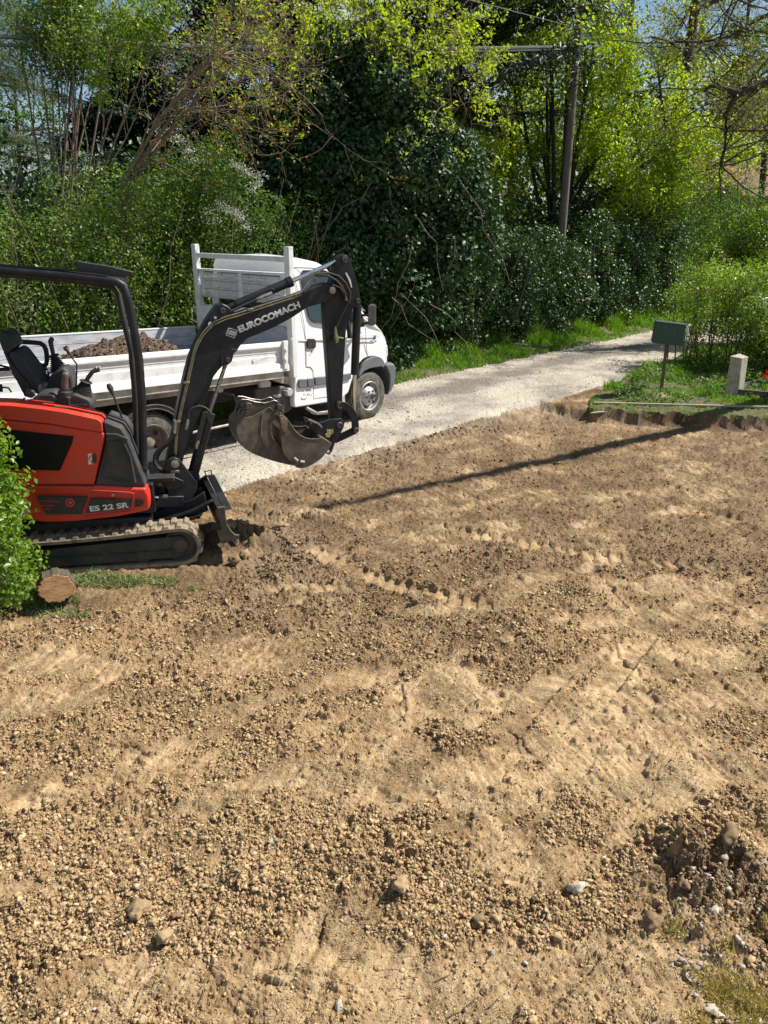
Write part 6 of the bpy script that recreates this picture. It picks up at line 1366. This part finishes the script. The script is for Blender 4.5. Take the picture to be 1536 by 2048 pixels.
# leaning tangled tree between them
rng = np.random.default_rng(81); b = base(225, 12.4); out, tips = [], []
spine = [b, E(245, 360, 12.4), E(300, 270, 12.5), E(350, 190, 12.6), E(430, 110, 12.8)]
for o_ in (0, .07, .13): out.append((poly(*[Vector((p.x+o_*i*.5, p.y+o_, p.z-o_*.6)) for i, p in enumerate(spine)]), np.linspace(.05, .02, K_)))
for k in range(26):
    p0 = spine[1+k % 4].lerp(spine[min(4, 2+k % 4)], rng.random()); d_ = np.array([rng.uniform(.1, 1.2), rng.normal()*.4, rng.uniform(-.35, .8)])
    grow(rng, p0, d_, rng.uniform(.9, 1.9), .014, 2, out, tips, nch=4, spread=.75, up=.02, wig=.22, frac=.62)
r_ = thing('leaning_tangled_tree', tuple(b), 'leaning bare tree with tangled brown twigs left of the headboard', 'tree')
tubes('branches', out, M['twig'], r_, 4); tt = [t for t in tips if rng.random() < .35]; P, Nn = tuft(tt, 5, .10, rng); leaves('young_leaves', P, Nn, .06, LF['bronze'], r_, .45, 82); tt = [t for t in tips if rng.random() < .25]; P, Nn = tuft(tt, 5, .10, rng); leaves('green_leaves', P, Nn, .06, LF['fig'], r_, .45, 83)

# hawthorn in blossom, its sprays beside the headboard
rng = np.random.default_rng(91); b = base(415, 13.4)
lb = lobefill((b.x, b.y, 3.0), (1.05, .5, 1.0), 42, rng, (.16, .34))+lobefill((b.x-.4, b.y, 1.6), (1.0, .5, 1.2), 24, rng, (.2, .4))
r_ = blobtree('hawthorn', 'hawthorn with sprays of white blossom behind the truck headboard', 'shrub', b, lb, 22000, .045, LF['green'], 92, [(poly(b, b+Vector((.1, 0, 1.5)), b+Vector((.2, 0, 3.6))), np.linspace(.05, .015, K_))], .6)
fl = [E(px, py, 12.85) for px, py in ((310, 262), (330, 268), (350, 275), (470, 330), (485, 335), (500, 345), (512, 365), (440, 410), (455, 420), (470, 425), (485, 440), (480, 430), (430, 440), (520, 350), (360, 280), (380, 300), (495, 455), (415, 425), (505, 380), (390, 320))]
P, Nn = lobe_leaves(np.array([list(f) for f in fl]), np.full(len(fl), .15), 1500, rng, lo=.05, squash=.5); leaves('blossom', P, Nn, .020, LF['blossom'], r_, 1.0, 93)

def conifer(name, label, px, Y, H_, trunk_r, nb, blen, mat, leaf, per, seed, droop=-.1, zlo=1.5, tiers=None, barkm='bark_dark', wid=.16, lean=0.0, aspect=.09, feather=.10):
    rng = np.random.default_rng(seed); b = base(px, Y); root = thing(name, tuple(b), label, 'tree'); polys = []; P = []; Nn = []
    tr = [(poly(b, b+Vector((lean*H_*.5, 0, H_*.5)), b+Vector((lean*H_, 0, H_))), np.linspace(trunk_r, trunk_r*.25, K_))]
    for k in range(nb):
        z = zlo+(H_-zlo)*((k+rng.random())/nb); u = (z-zlo)/(H_-zlo); ln = blen*(1-u*.75)*rng.uniform(.6, 1.15); a = rng.uniform(0, 2*np.pi)
        d = np.array([math.cos(a), math.sin(a), 0]); p0 = np.array([b.x+lean*z, b.y, z]); t = np.linspace(0, 1, K_)[:, None]
        line = p0+d*t*ln+np.array([0, 0, 1])*(t*.18*ln-t**2*(.2-droop)*ln)+np.cumsum(rng.normal(size=(K_, 3))*.05, axis=0); polys.append((line, np.linspace(.022*ln/2.5, .006, K_)))
        m = int(per*ln); tt = rng.random(m)**.7; base_ = p0+d*tt[:, None]*ln+np.array([0, 0, 1])*(tt*.18*ln-tt**2*(.2-droop)*ln)[:, None]
        sd = np.array([-d[1], d[0], 0]); q = rng.normal(size=m)*wid*ln*(.35+.65*(1-np.abs(tt-.5))); base_ = base_+sd*q[:, None]-np.array([0, 0, 1])*(np.abs(q)*.3+rng.random(m)*feather)[:, None]
        P.append(base_); Nn.append(np.stack([rng.normal(size=m)*.6, rng.normal(size=m)*.6, 1+rng.normal(size=m)*.4], -1))
    tubes('trunk', tr, M[barkm], root, 8); tubes('boughs', polys, M[barkm], root, 4)
    P = np.concatenate(P); leaves('needles', P, np.concatenate(Nn), leaf, mat, root, aspect, seed, droop=.5); return root
conifer('feathery_conifer', 'grey-green feathery conifer at the top left edge', 10, 19, 10, .16, 95, 3.6, LF['larch'], .17, 480, 101, droop=-.12, zlo=3.2, aspect=.07)
conifer('dark_yew', 'dark evergreen standing behind the leaning bare tree', 315, 19.5, 7.1, .2, 120, 2.7, LF['needle'], .15, 420, 102, droop=-.15, zlo=2.0, aspect=.30, wid=.26)
conifer('dark_spruce', 'dark evergreen at the top of the picture left of the fig tree', 440, 23, 11.5, .25, 120, 3.0, LF['needle'], .2, 240, 103, droop=-.2, zlo=3.0, aspect=.2, wid=.22)
conifer('dark_cedar', 'tall dark cedar with level boughs behind the fig tree', 905, 25, 14, .42, 90, 6.2, LF['needle'], .2, 300, 104, droop=.12, zlo=5.5, aspect=.2, wid=.12, lean=-.02)
conifer('dark_fir', 'dark fir filling the gap left of the ivy-covered tree', 600, 24, 10.5, .3, 110, 3.6, LF['needle'], .22, 200, 105, droop=-.1, zlo=2.5, aspect=.25, wid=.2)

# woodland on the right: slim trees with small spring leaves
def woodtree(label, px, Y, H_, r, seed, lean=0.0, leafn=26, nb=16, mat='olive', name='woodland_tree', lsize=.10, zlo=2.2, per=.5):
    rng = np.random.default_rng(seed); b = base(px, Y); out, tips = [], []; top = b+Vector((lean*H_, 0, H_)); mid = b+Vector((lean*H_*.5+rng.normal()*.25, 0, H_*.5)); q1 = b+Vector((lean*H_*.25, 0, H_*.25))
    tr = [(poly(b, q1, mid, top), np.linspace(r, r*.3, K_))]
    for k in range(nb):
        z = zlo+(H_-zlo)*(k+rng.random())/nb; u = z/H_; p0 = b+Vector((lean*z, 0, z)); a = rng.uniform(0, 2*np.pi)
        grow(rng, p0, (math.cos(a), math.sin(a), rng.uniform(-.1, .5)), rng.uniform(1.6, 3.6)*(1.1-.5*u), r*.26, 2, out, tips, nch=4, spread=.6, up=.05, wig=.16, frac=.6)
    root = thing(name, tuple(b), label, 'tree'); tubes('trunk', tr, M['bark_dark'], root, 8); tubes('branches', out, M['bark_dark'], root, 4)
    tt = [t for t in tips if rng.random() < per]; P, Nn = tuft(tt, leafn, .34, rng); leaves('crown', P, Nn, lsize, LF[mat], root, .5, seed, droop=.3); return root
woodtree('thick dark-trunked tree right of the maple', 1305, 26, 13, .26, 111, .028, 14, 20)
woodtree('slim tree just inside the right edge with a pale brown trunk', 1492, 30, 14, .15, 112, .0, 34, 20, zlo=4)
woodtree('slim leafy tree between the dark-trunked tree and the right edge', 1400, 34, 15, .13, 113, .01, 42, 24, zlo=3)
woodtree('leafy tree behind the dark-trunked one', 1350, 40, 16, .14, 114, -.01, 46, 24, zlo=4)
woodtree('tree standing at the right edge of the picture', 1530, 36, 15, .17, 115, 0, 42, 24, zlo=5)
woodtree('tree showing above the maple near the top centre', 1010, 33, 13, .2, 116, .02, 36, 18, 'olive', zlo=5)
woodtree('tree behind the maple crown, mostly hidden by it', 1210, 38, 15, .2, 117, .0, 44, 22, 'olive', zlo=5)
woodtree('small-leaved tree between the cedar and the maple', 800, 30, 10.5, .16, 118, .02, 30, 16, 'olive', zlo=5)
woodtree('thin-leaved tree behind the left hedge and excavator canopy', 90, 24, 6.3, .12, 119, .02, 30, 14, 'green', zlo=2)
# big limb reaching in from a tree beyond the right edge
rng = np.random.default_rng(121); b = base(1690, 20); out, tips = [], []; YL = 19.2
tr = [(poly(b, b+Vector((-.1, 0, 3)), b+Vector((.2, 0, 9))), np.linspace(.30, .16, K_))]
limb = [Vector((b.x-.1, b.y, 4.7)), E(1600, 120, YL), E(1536, 162, YL), E(1478, 188, YL), E(1430, 170, YL), E(1405, 178, YL)]
out.append((np.array([list(p) for p in limb]), np.array([.13, .11, .095, .085, .055, .03])))
l2 = [E(1478, 188, YL), E(1462, 207, YL), E(1452, 232, YL), E(1452, 262, YL), E(1449, 300, YL), E(1440, 330, YL)]; out.append((np.array([list(p) for p in l2]), np.array([.06, .055, .05, .045, .035, .02])))
l3 = [E(1536, 30, YL), E(1510, 40, YL), E(1490, 60, YL), E(1440, 78, YL), E(1400, 84, YL), E(1350, 82, YL)]; out.append((np.array([list(p) for p in l3]), np.array([.05, .045, .04, .035, .03, .02])))
for p_ in (limb[4], limb[3], limb[2], l2[3], l2[4], l3[2], l3[4], l2[5], limb[5], l3[3]):
    for q in range(4): grow(rng, p_, (rng.normal(), rng.normal()*.5, rng.normal()*.7), rng.uniform(.9, 2.2), .02, 2, out, tips, nch=4, spread=.7, up=-.08, wig=.16, frac=.6)
r_ = thing('overhanging_tree', tuple(b), 'dark bare limb bending in from the right edge above the garden hedge', 'tree'); tubes('trunk', tr, M['bark_dark'], r_, 10); tubes('limbs', out, M['bark_dark'], r_, 6)
P, Nn = tuft([t for t in tips if rng.random() < .5], 12, .22, rng); leaves('crown', P, Nn, .07, LF['olive'], r_, .5, 122)
# far wood closing the view
rng = np.random.default_rng(131); n = 60000; x = rng.uniform(-52, 62, n); h = 7.2+2.2*np.sin(x*.31)+1.6*np.sin(x*.83+1)+np.where(x > 8, 4.0, 0)-np.where(x < -8, 2.0, 0)
z = h*rng.random(n)**.75; y = 52+rng.normal(size=n)*2.2+np.abs(x)*.05
leaves('far_wood', np.stack([x, y, z], -1), sph(n, rng)*.8+[0, -.5, .3], .42, LF['green'], None, .6, 132, label='mass of far woodland closing the view behind the garden trees', cat='wood', kind='stuff')

# garden hedge on the right: bare stems below, leaf above
rng = np.random.default_rng(141); out, tips = [], []; c_ = base(1460, 15.9)
rt = thing('garden_hedge', tuple(c_), 'garden hedge with bare brown stems and yellow-green tops behind the mailbox', 'hedge'); Cn = []; Rn = []
for k in range(90):
    u = rng.random(); x = 6.1+u*4.2; y = 16.3-u*1.6+rng.normal()*.35; h = rng.uniform(1.2, 1.75)
    grow(rng, (x, y, 0), (rng.normal()*.14, rng.normal()*.14, 1), h, .014, 1, out, tips, nch=4, spread=.4, up=.5, wig=.09, frac=.45)
for k in range(190):
    u = rng.random(); Cn.append((6.0+u*4.4, 16.2-u*1.6+rng.normal()*.4, rng.uniform(.8, 1.95)-(.2 if u < .06 else 0))); Rn.append(rng.uniform(.14, .30))
tubes('stems', out, M['ivywood'], rt, 4); P, Nn = lobe_leaves(np.array(Cn), np.array(Rn), 30000, rng, lo=.3); leaves('foliage', P, Nn, .05, LF['bright'], rt, .55, 142)
n = 17000; u = rng.random(n); P = np.stack([6.2+u*4.2, 16.1-u*1.6+rng.normal(size=n)*.35, rng.random(n)*1.1+.05], -1); leaves('inner_leaves', P, sph(n, rng), .045, LF['privet'], rt, .55, 143)
# brighter shrub behind it
rng = np.random.default_rng(145); b = base(1490, 19)
lb = lobefill((b.x, b.y, 1.9), (1.6, .8, 1.0), 60, rng, (.2, .42))
blobtree('bright_shrub', 'bright green shrub rising behind the garden hedge at the right edge', 'shrub', b, lb, 26000, .07, LF['bright'], 146, None)
# dense evergreen by the right edge behind the concrete post
rng = np.random.default_rng(147); b = base(1545, 14.6); lb = lobefill((b.x, b.y, .8), (.75, .5, .8), 30, rng, (.2, .35))
blobtree('dark_garden_shrub', 'dark rounded shrub at the right edge behind the concrete post', 'shrub', b, lb, 12000, .055, LF['privet'], 148, None)
# ground cover at the hedge's foot
rng = np.random.default_rng(151); n = 26000; x = rng.uniform(3.9, 9.5, n); y = rng.uniform(12.3, 16.2, n); bk = inside(x, y, BANKR); nz = fbm(x*2.1, y*2.1, 3, 152)-.05
lim = .05+.40*np.clip(nz-.32, 0, 1)*1.8*sst(12.2, 13.6, y); ok = bk & (x > 3.6+(y-12.75)*.62+.15) & (nz > .36); x, y, lim = x[ok], y[ok], lim[ok]; z = rng.random(len(x))**.7*lim+.03
leaves('ground_cover', np.stack([x, y, z], -1), np.stack([rng.normal(size=len(x))*.5, rng.normal(size=len(x))*.5, np.ones(len(x))], -1), .055, LF['green'], None, .6, 153, label='low leafy ground cover under the garden hedge and around the mailbox post', cat='ground cover', kind='stuff')
# bush in front of the excavator
rng = np.random.default_rng(161); lb = []
for k in range(120):
    z = rng.uniform(.05, 1.72); xr = -2.80-.10*math.sin(z*4.0)-(.26*max(0, z-1.15)/.5)+.10*max(0, .4-z); x = xr+.07-rng.random()**1.3*1.3; lb.append((np.array([x, 5.25+rng.normal()*.16, z]), rng.uniform(.10, .22)))
r_ = thing('near_bush', (-3.4, 5.25, 0), 'bright fresh-leaved bush at the left edge in front of the excavator', 'bush'); P, Nn = lobe_leaves(np.array([l[0] for l in lb]), np.array([l[1] for l in lb]), 17000, rng, lo=.35)
leaves('foliage', P[P[:, 2] > .01], Nn[P[:, 2] > .01], .046, LF['near'], r_, .62, 162)
out, tips = [], []
for k in range(34): grow(rng, (-3.35+rng.normal()*.22, 5.28+rng.normal()*.1, 0), (rng.normal()*.12-.05, rng.normal()*.1, 1), rng.uniform(.8, 1.25), .010, 1, out, tips, nch=4, spread=.6, up=.3, wig=.13, frac=.5)
for k in range(14):
    z = rng.uniform(.2, 1.3); grow(rng, (-2.98, 5.2, z), (1, rng.normal()*.3, rng.uniform(-.2, .6)), rng.uniform(.15, .26), .004, 0, out, tips, wig=.12)
tubes('branches', out, M['twig'], r_, 4); P, Nn = tuft(tips, 6, .05, rng); leaves('shoot_leaves', P, Nn, .045, LF['near'], r_, .6, 163)

# small weed in the pit
c = G(1130, 1192, -.12); rng = np.random.default_rng(171); n = 60; P = np.stack([c.x+rng.normal(size=n)*.05, c.y+rng.normal(size=n)*.03, -.11+rng.random(n)*.03], -1)
leaves('small_weed', P, sph(n, rng)+[0, 0, 1], .03, LF['laurel'], None, .6, 172, label='tiny dark green weed alone on the bare earth in the middle of the pit', cat='weed')

# ---------------------------------------------------------------- pole, cables, mailbox and the garden things
pb = base(1108, 21.6); ptop = E(1157, 52, 21.45)
r_ = thing('utility_pole', tuple(pb), 'weathered wooden utility pole rising out of the hedge and carrying the cables', 'utility pole')
mb = MB(); mb.tube([pb, pb.lerp(ptop, .5), ptop], [.118, .105, .09], 16); mb.build('pole', M['polewood'], r_)
mb = MB(); mb.lathe(ptop, (0, 0, 1), [(.10, -.02), (.10, .0), (.03, .03)], 14); mb.box(ptop+Vector((.06, -.1, -.22)), (.05, .05, .34)); mb.build('pole_cap', M['steel'], r_)
pa = E(1150, 93, 21.4); mb = MB(); mb.box(pa+Vector((0, -.06, 0)), (.14, .10, .10)); mb.tube([pa+Vector((-.1, -.12, .02)), pa+Vector((-.28, -.2, -.02))], .02, 8); mb.build('cable_bracket', M['rubber'], r_, bevel=.01)
def cable(pts, r, label, sag_n=24, group='overhead cables'):
    mb = MB(); P = [Vector(p) for p in pts]; Q = []
    for i in range(sag_n+1):
        t = i/sag_n; a, b, c = P; Q.append(a*(1-t)**2+b*2*t*(1-t)+c*t*t)
    mb.tube(Q, r, 6); o = mb.build('overhead_cable', M['cable'], None, loc=tuple(P[0])); tag(o, label, 'cable', group)
def thru(pa, pm, pe, Ym, Ye, t=.5):       # quadratic through three photo positions
    a = pa; m = E(*pm, Ym); e = E(*pe, Ye); b = (m-a*(1-t)**2-e*t*t)/(2*t*(1-t)); return [a, b, e]
cable(thru(pa, (560, 96), (-330, 35), 15.6, 11.5, .42), .034, 'thicker upper of the two cables running left from the pole')
cable(thru(pa+Vector((0, 0, -.05)), (560, 106), (-330, 60), 15.6, 11.6, .42), .022, 'thinner lower cable running left just beneath the thick one')
cable(thru(ptop+Vector((0, 0, -.05)), (1010, 18), (840, -25), 15.0, 10.5, .5), .008, 'thin wire climbing left from the top of the pole')
cable(thru(pa, (1330, 208), (1560, 292), 26, 33, .5), .02, 'cable dropping right from the pole through the maple')
# mailbox
mbp = G(1322, 790, .02); r_ = thing('mailbox', tuple(mbp), 'tilted dark green metal mailbox on a leaning wooden post', 'mailbox')
Ym = mbp.y; tp_ = E(1334, 690, Ym); mb = MB(); mb.prism([mbp+Vector((-.024, 0, -.06)), mbp+Vector((.024, 0, -.06)), tp_+Vector((.024, 0, .02)), tp_+Vector((-.024, 0, .02))], (0, .035, 0)); mb.build('post', M['wood'], r_, bevel=.003)
f4 = [E(*c4(*p), Ym-.13) for p in ((714, 826), (934, 851), (905, 1006), (684, 982))]; dv = Vector((.075, .32, -.012))
mb = MB(); mb.hexa([f+Vector((0, 0, 0)) for f in f4], [f+dv for f in f4]); bx = mb.build('box', M['boxgreen'], r_, bevel=.008)
mb = MB(); ex = (f4[1]-f4[0]).normalized(); ez = (f4[0]-f4[3]).normalized(); A = [f4[0]-ex*.01-dv*.06+ez*.0, f4[1]+ex*.01-dv*.06, f4[1]+ex*.01+dv*1.03, f4[0]-ex*.01+dv*1.03]; mb.prism(A, ez*.012); mb.build('lid', M['boxgreen'], r_, bevel=.003)
mb = MB()
for p in ((778, 862), (818, 893), (850, 897), (845, 930)): mb.lathe(E(*c4(*p), Ym-.131), (0, -1, 0), [(.008, 0), (.006, .004)], 8)
mb.build('rivet', M['rim'], bx)
mb = MB(); c = G(1318, 797, .02); rr = random.Random(3); bmh = []
N_ = 14
for i in range(5):
    for k in range(N_):
        a = 2*math.pi*k/N_; R = .22*(1-i/4*.97); bmh.append((c.x+.02+R*math.cos(a)*(1.3+rr.uniform(-.15, .15)), c.y-.02+R*math.sin(a)*rr.uniform(.6, .8), .01+.11*math.sin(math.pi/2*i/4)+rr.uniform(-.01, .01)))
mb.add(bmh, [[i*N_+k, i*N_+(k+1) % N_, (i+1)*N_+(k+1) % N_, (i+1)*N_+k] for i in range(4) for k in range(N_)]); o = mb.build('dirt_mound', M['clodbig'], None, loc=(c.x, c.y, 0)); tag(o, 'small mound of brown earth at the foot of the mailbox post', 'dirt mound')
# concrete post
f0 = G(1452, 797, .0); Yp = f0.y; q = [E(*c5(*p), Yp) for p in ((565, 692), (785, 735), (695, 1460), (445, 1440))]; q2 = [E(*c5(*p), Yp+.16) for p in ((735, 645), (898, 705), (800, 1400), (600, 1380))]
r_ = thing('concrete_post', tuple(f0), 'short leaning pale concrete post beside the wooden planter', 'post'); mb = MB(); mb.hexa([q[3], q[2], q[1], q[0]], [q2[3], q2[2], q2[1], q2[0]]); mb.build('shaft', M['concrete'], r_, bevel=.006)
mb = MB(); cq = (q[0]+q[1]+q2[0]+q2[1])/4; rim = [p+(p-cq)*.03 for p in (q[0], q[1], q2[1], q2[0])]; mb.prism(rim, (0, 0, .018)); mb.build('cap', M['concrete'], r_, bevel=.003)
# planter frame
fl_ = G(1452, 795, .0); hz = .12; fr = G(1560, 805, 0); bl_ = G(1513, 777, 0); br = G(1640, 782, 0)
r_ = thing('planter_frame', tuple(fl_), 'low dark wooden planter frame at the right edge beside the concrete post', 'planter')
def board(a, b, name):
    d = (b-a).normalized(); n_ = Vector((-d.y, d.x, 0)); mb = MB()
    for k in range(3): mb.prism([a+Vector((0, 0, .005+k*.047)), b+Vector((0, 0, .005+k*.047)), b+Vector((0, 0, .048+k*.047)), a+Vector((0, 0, .048+k*.047))], n_*.022)
    mb.prism([a+Vector((0, 0, .146)), b+Vector((0, 0, .146)), b+Vector((0, 0, .156))+n_*.0, a+Vector((0, 0, .156))], n_*.04); mb.build(name, M['planter'], r_, bevel=.002)
board(fl_, fr, 'front_board'); board(fl_, bl_, 'side_board'); board(bl_, br, 'back_board'); board(fr, br, 'side_board')
# long edging bar on the bank
a, b = G(1188, 808, .045), G(1640, 819, .045); mb = MB(); mb.prism([a, b, b+Vector((0, 0, .028)), a+Vector((0, 0, .028))], (0, .045, 0)); o = mb.build('edging_bar', M['plank'], None, bevel=.003, loc=tuple(a)); tag(o, 'long thin pale wooden bar lying on the grass along the bank', 'edging bar')
a = G(1230, 824, -.01); b = G(1180, 828, -.02); mb = MB(); mb.prism([a, b, b+Vector((.05, .06, 0)), a+Vector((.05, .1, 0))], (0, 0, .02)); o = mb.build('flat_board', M['plank'], None, bevel=.003, loc=tuple(a)); tag(o, 'short flat piece of board at the corner where bank meets lane', 'board')
# tulips
def flower(px, py, z, label, colr='redpetal', grp='red tulips', hh=.3, stem='grass'):
    p = G(px, py, z); b = Vector((p.x, p.y, z-hh)); r_ = thing('tulip', tuple(b), label, 'flower', grp)
    mb = MB(); mb.tube([b, b+Vector((.01, 0, hh*.5)), p], .005, 6); mb.build('stem', LF[stem], r_)
    mb = MB()
    for k in range(6):
        a = k*math.pi/3; d = Vector((math.cos(a), math.sin(a), 0)); s = Vector((-d.y, d.x, 0)); mb.add([p, p+d*.034+s*.022+Vector((0, 0, .035)), p+d*.026+Vector((0, 0, .085)), p+d*.034-s*.022+Vector((0, 0, .035)), p+d*.040+Vector((0, 0, .03))], [[0, 1, 4], [1, 2, 4], [2, 3, 4], [3, 0, 4]])
    mb.build('petals', M[colr], r_, smooth=False)
for px, py, z, lab in ((1404, 650, .55, 'highest red tulip, in the hedge stems right of the mailbox'), (1421, 666, .45, 'red tulip near the middle of the cluster in the hedge stems'), (1433, 671, .42, 'red tulip at the right of the cluster in the hedge stems'), (1405, 684, .38, 'lowest red tulip close beside the mailbox corner'), (1528, 757, .32, 'left red tulip above the planter at the right edge'), (1535, 748, .36, 'red tulip at the very right edge above the planter')):
    flower(px, py, z, lab)
p = G(1513, 797, .12); M['yellowpetal'] = pmat('yellow_petals', (.55, .50, .03), .6)
flower(1513, 799, .14, 'small yellow flower before the planter frame', 'yellowpetal', None, .1)
# log
c = G(117, 1203, .0); c = Vector((c.x, c.y, .122)); ax = Vector((.40, -.86, .22)).normalized(); rr = random.Random(8)
r_ = thing('log', (c.x, c.y, 0), 'sawn round log lying at the foot of the near bush with its cut end showing', 'log')
u = ax.cross(Vector((0, 0, 1))).normalized(); v = u.cross(ax); NN = 60; prof = [.126*(1+.05*math.sin(k*.9)+.035*math.sin(k*2.3)+rr.uniform(-.012, .012)) for k in range(NN)]
def ring(h, s): return [c+ax*h+(u*math.cos(2*math.pi*k/NN)*1.06+v*math.sin(2*math.pi*k/NN)*.9)*prof[k]*s for k in range(NN)]
V = []; hs = [(-.24, 1.0), (-.18, 1.03), (-.1, 1.0), (.03, 1.02), (.052, .99)]
for h, s in hs: V += ring(h, s)
mb = MB(); mb.add(V, [[i*NN+k, i*NN+(k+1) % NN, (i+1)*NN+(k+1) % NN, (i+1)*NN+k] for i in range(len(hs)-1) for k in range(NN)]+[list(reversed(range(NN)))]); mb.build('bark', M['bark'], r_)
V = ring(.052, .94)+ring(.058, .90)+ring(.058, .45)+[c+ax*.058]; F = [[i*NN+k, i*NN+(k+1) % NN, (i+1)*NN+(k+1) % NN, (i+1)*NN+k] for i in range(2) for k in range(NN)]+[[2*NN+k, 2*NN+(k+1) % NN, 3*NN] for k in range(NN)]
V2 = ring(.045, .99); mb = MB(); mb.add(V+V2, F+[[3*NN+1+k, 3*NN+1+(k+1) % NN, (k+1) % NN, k] for k in range(NN)]); mb.build('cut_face', M['cutwood'], r_)
# single stones and clods
def stone(name, px, py, size, mat, label, cat, seed, sq=.7, z0=-.12):
    p = G(px, py, z0); zz, _ = terrain(np.array([p.x]), np.array([p.y])); T = rock_templates(1, 3, .03, seed)[0]; rg = np.random.default_rng(seed); R = rotm(1, rg)[0]
    T0 = T[0]; nn = fbm(T0[:, 0]*3.6+T0[:, 2]*2.9+seed, T0[:, 1]*3.6-T0[:, 2]*2.7+9, 5, seed, .75)-.5; V = (T0*(1+nn*1.5)[:, None]*np.array(size)/2)@R.T; V[:, 2] *= sq; V += np.array([p.x, p.y, float(zz[0])+.28*size[2]])
    o = fast(name, V, T[1], M[mat], None, False, loc=(p.x, p.y, float(zz[0]))); tag(o, label, cat)
for a in (('stone', 1151, 1797, (.085, .075, .07), 'stonebig', 'white angular stone standing out on the pit floor left of the gravel corner', 'stone', 1),
          ('stone', 952, 1650, (.07, .05, .05), 'stonedark', 'small dark stone on the smooth scraped patch near the centre', 'stone', 2),
          ('clod', 284, 1838, (.12, .12, .10), 'clodbig', 'largest tan clod in the loose earth at lower left', 'clod', 3),
          ('clod', 332, 1892, (.09, .09, .075), 'clodbig', 'rounded tan clod nearest the camera at lower left', 'clod', 4),
          ('stone', 352, 1839, (.055, .05, .04), 'stonedark', 'small brown stone beside the largest tan clod', 'stone', 5),
          ('clod', 802, 1800, (.13, .11, .09), 'clodbig', 'lumpy clod in loose earth left of the scraped groove', 'clod', 6),
          ('clod', 1300, 1868, (.11, .08, .07), 'stonedark', 'brown clod beside the pale gravel corner', 'clod', 7),
          ('clod', 1362, 1803, (.13, .08, .06), 'stonedark', 'dark flat clod below the broken earth at right', 'clod', 8),
          ('clod', 1448, 1725, (.13, .10, .09), 'stonedark', 'big clod on top of the broken earth at the right edge', 'clod', 9),
          ('clod', 955, 1855, (.12, .09, .07), 'stonedark', 'dark clod half sunk in loose crumbs at lower centre', 'clod', 10),
          ('stone', 828, 1214, (.10, .09, .07), 'stonedark', 'brown stone beside the track print in the middle distance', 'stone', 11),
          ('stone', 680, 2032, (.07, .04, .035), 'stonebig', 'pale sliver of stone at the bottom edge', 'stone', 12),
          ('stone', 1420, 2035, (.09, .05, .03), 'stonebig', 'pale flat stone at the bottom below the dry grass', 'stone', 13),
          ('stone', 470, 1145, (.13, .12, .12), 'stonedark', 'brown angular rock just right of the rubber track', 'stone', 14),
          ('stone', 492, 1130, (.14, .11, .10), 'clodbig', 'tan rock behind the brown one near the dozer blade', 'stone', 15),
          ('stone', 368, 1147, (.12, .08, .06), 'stonebig', 'pale rock at the front tip of the rubber track', 'stone', 16),
          ('clod', 1420, 1850, (.06, .05, .045), 'stonebig', 'white stone at the top of the gravel corner', 'clod', 17),
          ('stone', 185, 1272, (.07, .05, .04), 'stonebig', 'pale stone on the rough slope in front of the log', 'stone', 18)): stone(*a)
# house at the back right
hb_ = base(1490, 44); r_ = thing('garden_house', tuple(hb_), 'pale rendered house half hidden behind the woodland trees on the right', 'house')
x0, x1 = hb_.x-2.9, hb_.x+6; mb = MB(); mb.prism([Vector((x0, 44, 0)), Vector((x1, 44, 0)), Vector((x1, 44, 4.3)), Vector((x0, 44, 4.3))], (0, 7, 0)); mb.build('wall', M['housewall'], r_)
mb = MB(); mb.prism([Vector((x0-.4, 43.5, 4.2)), Vector((x0-.4, 47.5, 6.3)), Vector((x0-.4, 51.5, 4.2)), Vector((x0-.4, 51.5, 4.05)), Vector((x0-.4, 47.5, 6.12)), Vector((x0-.4, 43.5, 4.05))], (x1-x0+.8, 0, 0)); mb.build('roof', M['rooftile'], r_)
mb = MB(); mb.prism([Vector((x0-2.2, 42.5, 0)), Vector((x0-.02, 42.5, 0)), Vector((x0-.02, 42.5, 2.6)), Vector((x0-2.2, 42.5, 2.6))], (0, 4, 0)); mb.build('side_wall', M['housewall'], r_)
mb = MB(); mb.prism([Vector((x0-2.5, 42.2, 2.62)), Vector((x0-2.5, 47, 3.5)), Vector((x0-2.5, 47, 3.4)), Vector((x0-2.5, 42.2, 2.5))], (2.7, 0, 0)); mb.build('lean_to_roof', M['roofgrey'], r_)
for x in (hb_.x-.9, hb_.x+1.9):
    mb = MB(); mb.box(Vector((x, 43.97, 2.3)), (1.0, .06, 1.3)); w_ = mb.build('window', M['shutter'], r_); mb = MB(); mb.box(Vector((x, 43.93, 2.3)), (.84, .04, 1.14)); mb.build('pane', M['glass'], w_)
# tree beyond the right edge whose leaning trunk throws the long shadow over the pit
b = Vector((8.1, 13.7, 0)); top = b+Vector((.75, -3.7, 12)); r_ = thing('leaning_bare_tree', tuple(b), 'tall leaning bare trunk standing beyond the right edge beside the pit', 'tree')
tubes('trunk', [(poly(b, b.lerp(top, .5)+Vector((.05, .05, 0)), top), np.linspace(.17, .07, K_))], M['bark'], r_, 10)
rng = np.random.default_rng(181); out, tips = [], []
for k in range(4): grow(rng, b.lerp(top, .8+.05*k), (rng.normal(), rng.normal(), 1), .9, .012, 1, out, tips, nch=2, spread=.4)
tubes('branches', out, M['bark'], r_, 4)
